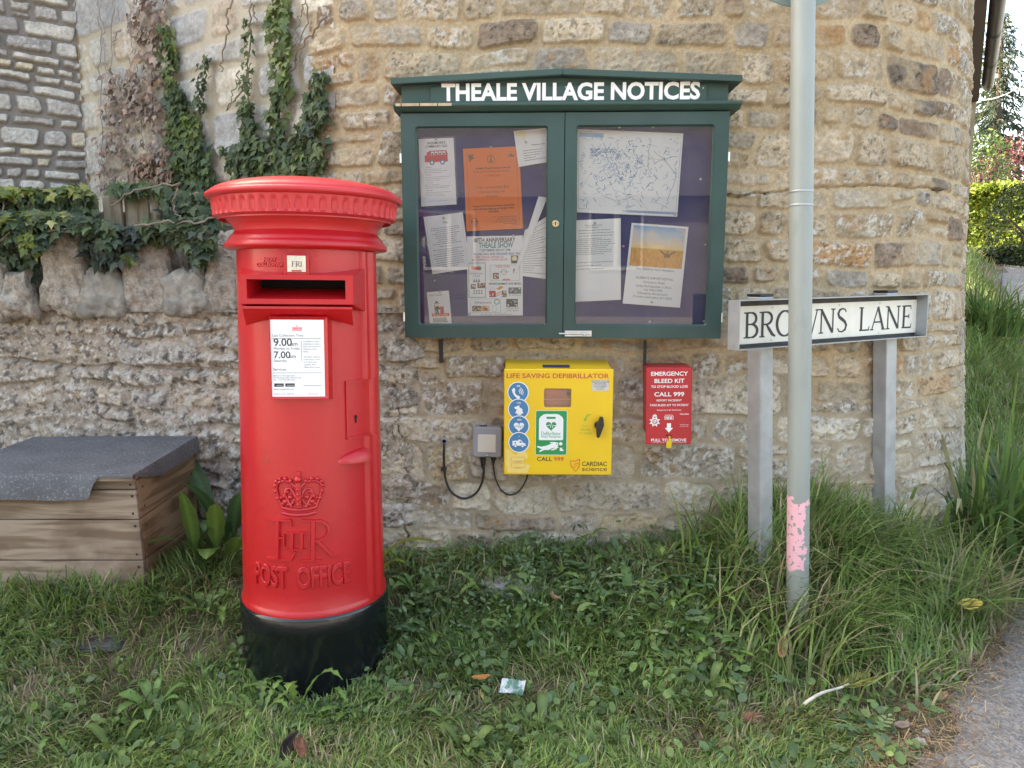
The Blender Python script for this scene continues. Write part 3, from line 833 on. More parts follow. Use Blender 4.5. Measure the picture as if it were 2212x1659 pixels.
# the mouth
x0, yb = fpx(511, 657, .245); x1, yt = fpx(752, 594, .245)
sx0, sy0 = fpx(524, 646, .245); sx1, sy1 = fpx(736, 604, .245)
mb = MB()
zf = .244
def bevbox(m, X0, X1, Y0_, Y1_, zb, zt, inset_b, inset_s):
    V = [(X0 - inset_s, Y0_ - inset_b, zb), (X1 + inset_s, Y0_ - inset_b, zb), (X1 + inset_s, Y1_ + inset_b, zb), (X0 - inset_s, Y1_ + inset_b, zb), (X0, Y0_, zt), (X1, Y0_, zt), (X1, Y1_, zt), (X0, Y1_, zt)]
    return m.add(V, [(0, 1, 5, 4), (1, 2, 6, 5), (2, 3, 7, 6), (3, 0, 4, 7)])
bevbox(mb, x0, x1, yb, yt, .10, zf, .028, .030)
mb.add([(x0, yb, zf), (x1, yb, zf), (x1, yt, zf), (x0, yt, zf), (sx0, sy0, zf), (sx1, sy0, zf), (sx1, sy1, zf), (sx0, sy1, zf)], [(0, 1, 5, 4), (1, 2, 6, 5), (2, 3, 7, 6), (3, 0, 4, 7)])
mb.add([(sx0, sy0, zf), (sx1, sy0, zf), (sx1, sy1, zf), (sx0, sy1, zf), (sx0 + .012, sy0 + .030, .10), (sx1 - .004, sy0 + .030, .10), (sx1 - .004, sy1, .10), (sx0 + .012, sy1, .10)], [(0, 4, 5, 1), (1, 5, 6, 2), (2, 6, 7, 3), (3, 7, 4, 0)])
# sill under the mouth
mb.box(x0 + .004, x1 - .004, yb - .016, yb - .007, .18, zf + .002)
V = []; F = []; nn = 16
for i in range(nn + 1):
    t = i / nn; x = x0 + .004 + (x1 - x0 - .008) * t
    V += [(x, yb - .016, zf - .002), (x, yb - .030 + .0 * t, .232), (x, yb - .034 - .030 * abs(2 * t - 1) ** 1.6, .205)]
for i in range(nn): F += [(3 * i + 1, 3 * i + 4, 3 * i + 3, 3 * i), (3 * i + 2, 3 * i + 5, 3 * i + 4, 3 * i + 1)]
mb.add(V, F)
autosmooth(mb.build('mouth', M_RED, pb, flat, bevel=.0022), 30)
mb = MB(); mb.rect(sx0 + .010, sx1 - .003, sy0 + .026, sy1 + .002, .0985)
mb.build('slot', M_DARK, pb, flat)
# NEXT COLLECTION and the day tab
ax0, ay0 = fpx(611, 587, .232); ax1, ay1 = fpx(650, 552, .232)
mb = MB()
for (a, b, c, d) in ((ax0 - .007, ax1 + .007, ay0 - .009, ay0 - .001), (ax0 - .007, ax1 + .007, ay1 + .001, ay1 + .004), (ax0 - .009, ax0 - .001, ay0 - .009, ay1 + .004), (ax1 + .001, ax1 + .009, ay0 - .009, ay1 + .004)):
    mb.box(a, b, c, d, .18, .2325)
mb.build('tab_holder', M_RED, pb, flat, bevel=.0015)
M_CREAM = mat('cream enamel', (.66, .60, .47), .35, var=.1, vscale=40, dirt=(.3, .22, .14), dscale=60, dcut=(.6, .7), damt=.5)
M_INK = plain('dark ink', (.03, .03, .035), .6)
mb = MB(); mb.box(ax0, ax1, ay0, ay1, .20, .2335)
serif_text(mb, 'FRI', ax0 + .012, ax1 - .010, ay0 + .015, ay0 + .030, .2338, 1)
mb.box(ax0 + .012, ax1 - .012, ay0 + .001, ay0 + .005, .2335, .2341, 2)
mb.build('day_tab', [M_CREAM, M_INK, M_RED], pb, flat)
mb = MB()
u0, v0 = fpx(537, 578); u1, v1 = fpx(606, 550)
k = .22 / .225
mb.text('NEXT', (u0 + u1) / 2, v1 - .019, cap=.011, z=.001, extrude=.0016, bevel=.0008, weight=.01)
mb.text('COLLECTION', (u0 + u1) / 2, v0 + .004, width=(u1 - u0), size=.0155, z=.001, extrude=.0016, bevel=.0008, weight=.01)
mb.V = [(x * 1.08, y, z) for x, y, z in mb.V]
mb.build('raised_words', M_RED, pb, drum)
# the plate of collection times in its frame
px0, py0 = fpx(573, 868, .238); px1, py1 = fpx(704, 678, .238)
ix0, iy0 = fpx(581, 857, .238); ix1, iy1 = fpx(689, 691, .238)
mb = MB()
bevbox(mb, px0 + .008, px1 - .008, py0 + .008, py1 - .008, .19, .240, .008, .008)
mb.add([(px0 + .008, py0 + .008, .240), (px1 - .008, py0 + .008, .240), (px1 - .008, py1 - .008, .240), (px0 + .008, py1 - .008, .240), (ix0, iy0, .233), (ix1, iy0, .233), (ix1, iy1, .233), (ix0, iy1, .233)], [(0, 1, 5, 4), (1, 2, 6, 5), (2, 3, 7, 6), (3, 0, 4, 7)])
fr = autosmooth(mb.build('plate_frame', M_RED, pb, flat, bevel=.002), 30)
M_PLATE = mat('white enamel plate', (.80, .80, .80), .3, var=.05, vscale=14, dirt=(.45, .4, .33), dscale=16, dcut=(.64, .78), damt=.35)
M_GREYINK = plain('grey ink', (.09, .09, .10), .6)
M_PINK = plain('pink red ink', (.80, .16, .20), .5)
mb = MB()
mb.box(ix0 - .001, ix1 + .001, iy0 - .001, iy1 + .001, .225, .2345)
W, Hh = ix1 - ix0, iy1 - iy0
def pl(u, v): return ix0 + u * W, iy1 - v * Hh
z = .2349
x, y = pl(.5, .125)
mb.rect(x - .014, x + .014, y - .003, y + .007, z, 3); mb.text('Royal Mail', x, y - .0005, size=.0062, z=z + .0003, m=0)
for (a, b) in ((-.002, .011), (.001, .0125), (.0, .0095)): mb.disc(x + a, y + b, .0013, z + .0001, 3, 8)
def tl(u, v, t, size, m=2, weight=0.0, align='l'):
    X, Y_ = pl(u, v); mb.text(t, X, Y_, size=size, z=z, m=m, weight=weight, align=align)
def hl(u0, u1, v, m=2, t=.0006):
    X0, Y_ = pl(u0, v); X1, _ = pl(u1, v); mb.rect(X0, X1, Y_ - t, Y_ + t, z, m)
tl(.03, .215, 'Last Collection Time', .0105); hl(.02, .95, .24)
tl(.05, .335, '9.00', .031, 1, .012); tl(.375, .335, 'am', .017, 1)
tl(.05, .385, 'Monday to Friday', .0105)
tl(.05, .495, '7.00', .028, 1, .012); tl(.345, .495, 'am', .016, 1)
tl(.05, .545, 'Saturday', .0105)
X, Y_ = pl(.575, .27); mb.rect(X - .0005, X + .0005, Y_ - .36 * Hh + .02, Y_, z, 2)
for i, t in enumerate(('A 6.00pm or later', 'collection is made', 'from the Postbox at', 'Wedmore Post', 'Office.', '', 'The latest collection', 'in the area is made', 'at 5.15pm from', 'Cheddar Post', 'Office, Bath Street')):
    if t: tl(.61, .285 + .034 * i, t, .0062)
tl(.03, .66, 'Services', .0115); hl(.02, .95, .69)
for i, t in enumerate(('Find us on the app store.', 'For locating other services near', 'you - scan the QR code.')): tl(.03, .735 + .027 * i, t, .0062)
for u in (.04, .25):
    X, Y_ = pl(u, .855); mb.rect(X, X + .18 * W, Y_ - .004, Y_ + .006, z, 1); mb.text('App Store' if u < .1 else 'Google Play', X + .1 * W, Y_ - .001, size=.0042, z=z + .0002, m=0)
tl(.03, .915, 'www.royalmail.com', .0072); tl(.03, .975, 'Postbox number  BS28 445', .0052); tl(.68, .975, 'Collection plate', .0045)
hl(.60, .95, .86)
mb.build('collection_plate', [M_PLATE, M_INK, M_GREYINK, M_PINK], pb, flat)
# door edge moulding, lock recess, pull
def arcx(px_): return None
def on_drum(px, py, h=0.0):
    """arc and height on the drum seen at a photo pixel"""
    d = ray(px, py); best = None
    r = .222 + h
    a = d.x ** 2 + d.y ** 2; b = -2 * (d.x * cx + d.y * cy); c = cx * cx + cy * cy - r * r
    q = max(b * b - 4 * a * c, 0); t = (-b - math.sqrt(q)) / (2 * a)
    X, Y_, Z = d.x * t, d.y * t, EYE + d.z * t
    th = math.atan2(X - cx, -(Y_ - cy)) - ang
    return th * .22, Z
ra, _ = on_drum(777, 900); rb, _ = on_drum(803, 900)
zl0, zl1 = on_drum(760, 941)[1], on_drum(760, 824)[1]
zr0 = Z_BB + .012
mb = MB()
def rib(z0, z1, a, b, hs):
    zs = np.linspace(z0, z1, 10); V = []; m = len(hs)
    for zq in zs:
        for i, h in enumerate(hs): V.append((a + (b - a) * i / (m - 1), zq, h))
    F = [(j * m + i, j * m + i + 1, (j + 1) * m + i + 1, (j + 1) * m + i) for j in range(9) for i in range(m - 1)]
    F += [list(range(m))[::-1], list(range(9 * m, 10 * m))]
    mb.add(V, F)
hs = [-.006, .006, .011, .012, .006, .004, .009, .014, .015, .013, .006, -.008]
rib(zr0, zl0 - .006, ra, rb + .02, hs); rib(zl1 + .006, Z_BT - .004, ra, rb + .02, hs)
rib(zl0 - .006, zl1 + .006, ra + .030, rb + .02, [-.006, .004, .010, .012, .006, -.008])
autosmooth(mb.build('door_moulding', M_RED, pb, drum), 60)
la, _ = on_drum(744, 880); lb = ra + .034
mb = MB()
t = .006
for (a, b, c, d, h) in ((la - t, lb, zl1, zl1 + t, .008), (la - t, lb, zl0 - t, zl0, .008), (la - t, la, zl0, zl1, .007)):
    V = []; nn = 6
    for i in range(nn + 1):
        x = a + (b - a) * i / nn; V += [(x, c, -.004), (x, c, h), (x, d, h), (x, d, -.004)]
    mb.add(V, [f for i in range(nn) for f in ((4 * i, 4 * i + 4, 4 * i + 5, 4 * i + 1), (4 * i + 1, 4 * i + 5, 4 * i + 6, 4 * i + 2), (4 * i + 2, 4 * i + 6, 4 * i + 7, 4 * i + 3))] + [(0, 1, 2, 3), (4 * nn + 3, 4 * nn + 2, 4 * nn + 1, 4 * nn)])
lp = mb.build('lock_surround', M_RED, pb, drum)
mb = MB(); ka, kz = on_drum(762, 903)
mb.disc(ka, kz + .006, .0055, .0025, 0, 14); mb.rect(ka - .0028, ka + .0028, kz - .013, kz + .004, .0028)
mb.build('keyhole', M_DARK, lp, drum)
ha, hz = on_drum(722, 990); hb_, _ = on_drum(783, 990)
mb = MB(); V = []; nn = 18; mm = 7
zb0, zt0 = on_drum(740, 999)[1], on_drum(740, 972)[1]
for i in range(nn + 1):
    t = i / nn; x = ha + (hb_ - ha) * t
    pr = math.sin(math.pi * min(t * .62 + .0, 1)) ** .55 if t > 0 else 0
    hgt = (zt0 - zb0) * (math.sin(math.pi * min(.02 + t * .60, 1)) ** .6)
    for j in range(mm + 1):
        s_ = j / mm; a = math.pi / 2 * s_
        V.append((x, zb0 + hgt * math.sin(a), -.004 + .034 * pr * math.cos(a) ** .8))
mb.add(V, [(i * (mm + 1) + j, (i + 1) * (mm + 1) + j, (i + 1) * (mm + 1) + j + 1, i * (mm + 1) + j + 1) for i in range(nn) for j in range(mm)])
low = [(V[i * (mm + 1)][0], V[i * (mm + 1)][1], -.004) for i in range(nn + 1)]; b0 = len(mb.V); mb.V += low
mb.F += [(b0 + i, b0 + i + 1, (i + 1) * (mm + 1), i * (mm + 1)) for i in range(nn)]; mb.M += [0] * nn
autosmooth(mb.build('pull', M_RED, pb, drum), 50)
mb = MB(); sa, sz = on_drum(573, 994); mb.disc(sa, sz, .004, .0015); mb.build('screw', mat('rusty screw', (.2, .1, .06), .7), pb, drum)
# crown, cypher and words
c0, cz0 = on_drum(642, 1112); c1, cz1 = on_drum(642, 1015)
wl, _ = on_drum(592, 1060); wr, _ = on_drum(692, 1060)
cxs = (wl + wr) / 2; cw = (wr - wl) / 2; ch = cz1 - cz0
mb = MB()
def cp(u, v, h=.006): return (cxs + u * cw, cz0 + v * ch, h)
def ctube(P, r, h=.004, n=6): mb.tube([cp(u, v, h) for u, v in P], r, n)
ctube([(-.70, .05), (-.35, .015), (0, .005), (.35, .015), (.70, .05)], .0055)
ctube([(-.72, .17), (-.36, .13), (0, .12), (.36, .13), (.72, .17)], .0048)
mb.box(cxs - .68 * cw, cxs + .68 * cw, cz0 + .06 * ch, cz0 + .15 * ch, -.006, .0035)
for sgn in (-1, 1):
    A = [(sgn * x, y) for x, y in ((.72, .18), (.84, .33), (.93, .48), (.96, .60), (.90, .69), (.74, .755), (.52, .765), (.30, .72), (.12, .63), (.04, .52))]
    ctube(A, .0045, .004)
    for (x, y) in A[1:8]: mb.ball(cp(x * 1.05, y + .045, .005), .0062, 0, 8, 5)
    B = [(sgn * x, y) for x, y in ((.30, .18), (.46, .34), (.58, .46), (.50, .58), (.34, .60), (.22, .52), (.12, .40))]
    ctube(B, .004, .004)
    for (x, y, r) in ((.56, .30, .009), (.60, .42, .008), (.42, .24, .007), (.48, .52, .007), (.66, .25, .007), (.75, .38, .006), (.35, .40, .008), (.22, .28, .006)):
        mb.ball(cp(sgn * x, y, .002), r, 0, 8, 5, (1, 1, .8))
    ctube([(sgn * .02, .22), (sgn * .16, .36), (sgn * .3, .24)], .0035, .005)
ctube([(0, .18), (0, .74)], .0085, .004)
for y in (.25, .36, .47, .58): mb.ball(cp(0, y, .009), .0055, 0, 8, 5)
mb.ball(cp(0, .80, .006), .0115, 0, 10, 6)
for u, v in ((0, .955), (0, .865), (-.095, .91), (.095, .91)):
    du, dv = u * 1.0, v - .91
    mb.prism([(cxs + u * cw - (.009 if dv else .002), cz0 + v * ch + (.002 if dv else -.009) * (1 if dv >= 0 else -1)), (cxs + u * cw + (.009 if dv else .002), cz0 + v * ch + (.002 if dv else -.009) * (1 if dv >= 0 else -1)), (cxs, cz0 + .91 * ch)] if dv else
             [(cxs + u * cw * 1.1, cz0 + v * ch - .009), (cxs + u * cw * 1.1, cz0 + v * ch + .009), (cxs, cz0 + .91 * ch)], -.004, .006)
autosmooth(mb.build('crown_emblem', M_RED, pb, drum), 50)
def relief(s, x0p, x1p, y0p, y1p, name, bold, thick):
    a0, zb = on_drum(x0p, y1p); a1, _ = on_drum(x1p, y1p); _, zt = on_drum((x0p + x1p) / 2, y0p)
    m = MB(); serif_text(m, s, a0, a1, zb, zt, 0, 0, thick, bold); return m
m1 = MB(); pxm = .3333 / 669
def cyp(pts, w_, th):
    m1.stroke([on_drum(x * .3333 + 483.8, y * .3333 + 794.9) for x, y in pts], [q * pxm for q in w_] if isinstance(w_, (list, tuple)) else w_ * pxm, 0, 0, th)
cyp([(345, 980), (345, 1238)], 17, .0095)
cyp([(275, 968), (300, 980), (360, 982), (425, 984)], [4, 9, 9, 9], .0088); cyp([(422, 980), (432, 1024)], [9, 5], .0084)
cyp([(345, 1097), (388, 1094)], 8, .0086); cyp([(386, 1072), (386, 1150)], 6, .0084)
cyp([(275, 1222), (310, 1232), (380, 1238), (432, 1236)], [5, 9, 10, 10], .0088); cyp([(428, 1240), (458, 1184)], [10, 5], .0084)
cyp([(435, 1062), (435, 1170)], 13, .0105); cyp([(495, 1062), (495, 1170)], 13, .0105)
cyp([(400, 1062), (522, 1060)], 6, .0098); cyp([(400, 1170), (522, 1168)], 6, .0098)
cyp([(565, 985), (565, 1240)], 18, .0095); cyp([(500, 984), (620, 982)], 8, .0088); cyp([(497, 1240), (622, 1238)], 8, .0088)
cyp([(570, 984), (620, 988), (655, 1012), (668, 1050), (648, 1090), (600, 1112), (572, 1114)], [8, 10, 15, 17, 14, 9, 8], .0090)
cyp([(590, 1108), (635, 1158), (685, 1206), (745, 1208)], [14, 17, 14, 5], .0091)
autosmooth(m1.build('royal_cypher', M_RED, pb, drum), 50)
mb = MB()
a0, zb = on_drum(554, 1256); a1, _ = on_drum(752, 1256); zt = on_drum(650, 1222)[1]
mb.text('POST  OFFICE', (a0 + a1) / 2, zb, size=(zt - zb) / .727, width=a1 - a0, z=0, weight=.012, extrude=.004, bevel=.0025)
autosmooth(mb.build('post_office_words', M_RED, pb, drum), 50)

pb.rotation_euler = (0, R(.55), 0)                  # it leans a touch

# ------------------------------------------------------------------ notice board
M_GRN = mat('dark green paint', (.016, .052, .045), .42, var=.22, vscale=5, bump=.35, bscale=9, stretch=(1, 1, 1), coat=.05, dirt=(.05, .085, .08), dscale=3, dcut=(.5, .75), damt=.5)
M_GRN2 = mat('weathered green paint', (.028, .068, .058), .6, var=.25, vscale=7, bump=.5, bscale=14, stretch=(.25, 1, 1), dirt=(.15, .14, .11), dscale=7, dcut=(.62, .72), damt=.55)
M_WHT = mat('white vinyl letters', (.80, .80, .79), .5, var=.04)
tl_, tr_, bl_ = at(862, 243, 2.872), at(1577, 238, 2.83), at(876, 730, 2.895)
FB = Frame(tl_, tr_ - tl_, tl_ - bl_)
P = FB.px
nb = thing('notice_board', 'green two-door village notice board fixed to the stone wall', 'notice board', FB.w(.6, -.85))
X0 = (P(863, 243)[0] + P(876, 730)[0]) / 2; X1 = (P(1577, 239)[0] + P(1558, 732)[0]) / 2
Yt = P(1215, 241)[1]; Yb = (P(876, 730)[1] + P(1558, 733)[1]) / 2
XM = (P(1219, 400)[0])
DEP = -.155
mb = MB()
mb.box(X0, X0 + .03, Yb, Yt, DEP, -.028); mb.box(X1 - .03, X1, Yb, Yt, DEP, -.028)
mb.box(X0 + .03, X1 - .03, Yb, Yb + .03, DEP, -.028); mb.box(X0 + .03, X1 - .03, Yt - .03, Yt, DEP, -.028)
mb.box(X0 + .03, X1 - .03, Yb + .03, Yt - .03, DEP, -.075)
mb.build('case', M_GRN, nb, FB.map(), bevel=.002)
M_FELT = mat('navy felt board', (.032, .036, .16), .95, var=.15, vscale=6)
mb = MB(); mb.box(X0 + .03, X1 - .03, Yb + .03, Yt - .03, -.075, -.0682); mb.build('felt_backing', M_FELT, nb, FB.map())
# header, cornice and roof
hx0, hx1 = P(868, 225)[0], P(1572, 215)[0]
hy1 = P(1215, 178)[1]
mb = MB()
mb.box(hx0, hx1, Yt + .008, hy1 - .004, -.14, .004)
mb.build('header', M_GRN2, nb, FB.map(), bevel=.002)
cy0, cy1 = P(1215, 237)[1], P(1215, 224)[1]
mb = MB(); a, b = P(853, 230)[0], P(1597, 225)[0]
V = [(-.150, cy1), (.036, cy1), (.040, cy1 - .006), (.038, cy1 - .012), (.020, cy0 - .002), (.012, Yt + .001), (-.150, Yt + .001)]
n = len(V)
mb.add([(a, y, z) for z, y in V] + [(b, y, z) for z, y in V], [list(range(n)), list(range(n, 2 * n))[::-1]] + [(i, n + i, n + (i + 1) % n, (i + 1) % n) for i in range(n)])
cornice = mb.build('cornice', M_GRN2, nb, FB.map(), bevel=.0015)
mb = MB()                                            # flaked edge that shows bare wood
for k in range(9):
    xx = a + .01 + k * .022; mb.box(xx, xx + .018 + .004 * (k % 3), cy1 - .0125, cy1 - .003, .0385, .0407)
mb.build('bare_wood_edge', mat('bare wood', (.42, .33, .22), .8, var=.3, vscale=30), cornice, FB.map())
mb = MB()
l0, l1 = P(849, 186), P(849, 172); r0, r1 = P(1597, 181), P(1597, 166); m0, m1 = P(1215, 170), P(1215, 155)
ths = .022
def roofs(xa, ya, xb, yb):
    V = [(xa, ya, -.16), (xb, yb, -.16), (xb, yb, .045), (xa, ya, .045), (xa, ya + ths, -.16), (xb, yb + ths, -.16), (xb, yb + ths, .045), (xa, ya + ths, .045)]
    mb.add(V, [(0, 1, 2, 3), (7, 6, 5, 4), (3, 2, 6, 7), (1, 0, 4, 5), (0, 3, 7, 4), (2, 1, 5, 6)])
yl, ym = hy1 - .012, hy1 + .016
roofs(l0[0], yl, m0[0] - .0004, ym); roofs(m0[0] + .0004, ym, r0[0], yl)
V = [(hx0, hy1 - .006, -.139), (hx1, hy1 - .006, -.139), (m0[0], ym - .001, -.139), (hx0, hy1 - .006, .003), (hx1, hy1 - .006, .003), (m0[0], ym - .001, .003)]
mb.add(V, [(3, 4, 5), (0, 2, 1), (0, 1, 4, 3)])
mb.build('roof', M_GRN2, nb, FB.map(), bevel=.0025)
mb = MB(); a, b = P(931, 222), P(1526, 182)
ty0, ty1 = (P(931, 226)[1] + P(1526, 219)[1]) / 2, (P(931, 191)[1] + P(1526, 182)[1]) / 2
mb.box(a[0], b[0], ty0 + .001, ty1, .004, .013)
tpn = mb.build('title_panel', M_GRN2, nb, FB.map(), bevel=.0015)
mb = MB()
xa, xb = P(954, 220, .014)[0], P(1512, 210, .014)[0]
mb.text('THEALE VILLAGE NOTICES', (xa + xb) / 2, (P(954, 220)[1] + P(1512, 213)[1]) / 2, cap=.0585, width=xb - xa, z=.0138, weight=.034)
mb.build('title_letters', M_WHT, tpn, FB.map())
mb = MB()
M_SCR = mat('dull screw', (.3, .3, .28), .5, .6)
for q in ((1222, 190), (1517, 192)):
    mb = MB(); mb.disc(*P(*q), .0035, .0145, 0, 10); mb.build('screw', M_SCR, tpn, FB.map())
M_GLASS = bpy.data.materials.new('window glass')
t, N, L, Pn = nodes_of(M_GLASS)
fr_ = N.new('ShaderNodeFresnel'); fr_.inputs[0].default_value = 1.52
tr = N.new('ShaderNodeBsdfTransparent'); tr.inputs[0].default_value = (.95, .96, .95, 1)
gl = N.new('ShaderNodeBsdfGlossy'); gl.inputs['Roughness'].default_value = .015
df = N.new('ShaderNodeBsdfDiffuse'); df.inputs[0].default_value = (.6, .58, .56, 1)
m1_ = N.new('ShaderNodeMixShader'); m2_ = N.new('ShaderNodeMixShader')
mul = N.new('ShaderNodeMath'); mul.operation = 'MULTIPLY'; mul.inputs[1].default_value = 2.1
L.new(fr_.outputs[0], mul.inputs[0])
tc = N.new('ShaderNodeTexCoord'); nz = N.new('ShaderNodeTexNoise'); nz.inputs['Scale'].default_value = 9; nz.inputs['Detail'].default_value = 6
L.new(tc.outputs['Object'], nz.inputs[0])
mr = N.new('ShaderNodeMapRange'); mr.inputs[1].default_value = .3; mr.inputs[2].default_value = .8; mr.inputs[3].default_value = .012; mr.inputs[4].default_value = .06
L.new(nz.outputs[0], mr.inputs[0]); L.new(mr.outputs[0], m1_.inputs[0])
L.new(tr.outputs[0], m1_.inputs[1]); L.new(df.outputs[0], m1_.inputs[2])
L.new(mul.outputs[0], m2_.inputs[0]); L.new(m1_.outputs[0], m2_.inputs[1]); L.new(gl.outputs[0], m2_.inputs[2])
L.new(m2_.outputs[0], N['Material Output'].inputs['Surface'])
def holed_panel(xa, xb, ya, yb_, inner, zf, zb):
    mb = MB(); n = len(inner); q = n // 4
    cor = [(xb, ya), (xb, yb_), (xa, yb_), (xa, ya)]
    V = [(x, y, zf) for x, y in inner] + [(x, y, zf) for x, y in cor] + [(x, y, zb) for x, y in inner] + [(x, y, zb) for x, y in cor]
    F = []; B = n + 4
    for c in range(4):
        for i in range(q - 1): F += [(n + c, c * q + i + 1, c * q + i), (B + n + c, B + c * q + i, B + c * q + i + 1)]
        F += [(c * q + q - 1, n + c, n + (c + 1) % 4, (c * q + q) % n), (B + (c * q + q) % n, B + n + (c + 1) % 4, B + n + c, B + c * q + q - 1)]
        F.append((n + (c + 1) % 4, n + c, B + n + c, B + n + (c + 1) % 4))
    for i in range(n): F.append((i, (i + 1) % n, B + (i + 1) % n, B + i))
    return mb.add(V, F)
def door(xa, xb, hole):
    (gx0, gy1), (gx1, gy0) = hole
    r = .012; inner = MB().rrect(gx0, gx1, gy0, gy1, r, 4); n = len(inner)
    mb = holed_panel(xa, xb, Yb + .002, Yt - .003, inner, 0.0, -.026)
    d = mb.build('door', M_GRN, nb, FB.map())
    mb2 = MB(); mb2.rect(gx0 - .006, gx1 + .006, gy0 - .006, gy1 + .006, -.012); 
    mb2.build('glass', M_GLASS, d, FB.map())
    mb3 = MB()                                          # glazing bead
    o = mb3.rrect(gx0 - .001, gx1 + .001, gy0 - .001, gy1 + .001, r, 4); i_ = mb3.rrect(gx0 + .006, gx1 - .006, gy0 + .006, gy1 - .006, r * .7, 4)
    V = [(x, y, -.004) for x, y in o] + [(x, y, -.0112) for x, y in i_]
    mb3.add(V, [(i, (i + 1) % n, n + (i + 1) % n, n + i) for i in range(n)])
    mb3.build('glazing_bead', M_GRN, d, FB.map())
    return d
d1 = door(X0 + .001, XM - .0015, (((P(897, 272)[0] + P(903, 703)[0]) / 2, P(1040, 272)[1]), ((P(1184, 272)[0] + P(1182, 703)[0]) / 2, P(1040, 703)[1])))
d2 = door(XM + .0015, X1 - .001, (((P(1245, 270)[0] + P(1239, 703)[0]) / 2, P(1390, 269)[1]), ((P(1544, 269)[0] + P(1528, 704)[0]) / 2, P(1390, 704)[1])))
M_BRASS = mat('brass', (.62, .50, .30), .3, 1.0, var=.15, vscale=40)
M_ZINC = mat('zinc plated steel', (.60, .60, .60), .32, .9, var=.12, vscale=30)
M_STEEL = mat('galvanised steel', (.37, .385, .40), .5, .5, var=.16, vscale=16, bump=.12, bscale=60, dirt=(.26, .27, .27), dscale=7, dcut=(.55, .7), damt=.6)
mb = MB(); kx, ky = P(1200, 483)
mb.lathe([(.0001, .0), (.013, .0), (.013, .0025), (.0115, .004), (.0001, .0042)], 24, 0, kx, ky, caps=False)
mb.disc(kx, ky + .003, .0032, .0046, 1, 12); mb.rect(kx - .0018, kx + .0018, ky - .007, ky + .002, .0047, 1)
for s_ in (-1, 1): mb.disc(kx + s_ * .0085, ky, .0016, .0046, 1, 8)
mb.build('lock', [M_BRASS, M_DARK], d1, FB.map())
mb = MB(); bxa, bya = P(1207, 727); bxb, byb = P(1278, 714)
bm_ = (bya + byb) / 2
mb.box(P(1220, 720)[0], bxb, bm_ - .011, bm_ + .011, .0, .002)
for q in (1226, 1250, 1270): qx = P(q, 720)[0]; mb.box(qx - .004, qx + .004, bm_ - .008, bm_ + .008, .002, .009)
mb.tube([(bxa, bm_, .0065), (bxb - .008, bm_, .0065)], .0042, 10); mb.ball((P(1262, 720)[0], bm_ - .004, .013), .005)
mb.build('bolt_latch', M_ZINC, d2, FB.map(), bevel=.0008)
for xq in (X0 - .0025, X1 + .0005):
    for q in ((330, 350), (675, 695)):
        mb = MB(); ya = P(1218, q[1])[1]; yb_ = P(1218, q[0])[1]
        mb.box(xq, xq + .002, ya, yb_, -.045, -.004); mb.tube([(xq + .001, ya, -.001), (xq + .001, yb_, -.001)], .004, 8)
        mb.build('hinge', M_ZINC, nb, FB.map())
M_IRON = mat('black iron', (.018, .018, .02), .6, var=.2)
for (xa, xb, ya, yb_) in ((949, 957, 783, 733), (1389, 1397, 790, 735)):
    p0, p1 = P(xa, ya, -.085), P(xb, yb_, -.085)
    mb = MB(); mb.box(p0[0], p1[0], p0[1], p1[1], -.088, -.080); mb.disc((p0[0] + p1[0]) / 2, p0[1] + .008, .003, -.0792)
    mb.build('wall_strap', M_IRON, nb, FB.map(), bevel=.001)

# ---- notices pinned inside
INKS = dict(k=plain('black print', (.035, .035, .04)), g=plain('grey print', (.16, .16, .18)), b=plain('blue print', (.10, .17, .34)), t=plain('teal print', (.04, .22, .28)), r=plain('red print', (.62, .04, .05)), G=plain('green print', (.06, .26, .10)),
            w=plain('paper white', (.78, .78, .78)), p=plain('pink print', (.62, .25, .30)), o=plain('orange print', (.70, .30, .05)), s=plain('sky print', (.33, .50, .72)), y=plain('wheat print', (.70, .42, .07)), n=plain('brown print', (.20, .11, .06)), c=plain('cream print', (.80, .70, .45)), l=plain('light grey print', (.40, .41, .42)), m=plain('mid blue print', (.30, .42, .60)))
KEYS = list(INKS)
M_PAPER = mat('white paper', (.82, .82, .84), .75, var=.03)
M_ORANGE = mat('orange paper', (.80, .20, .05), .75, var=.05)
M_PIN = mat('steel pin', (.55, .53, .5), .3, .9, var=.1)
def zl_(x, y): return x * .36456 + 829.4, y * .36456 + 138.2
def zr_(x, y): return x * .36456 + 1209.6, y * .36456 + 138.2
NB_G = 'notices pinned inside the notice board'
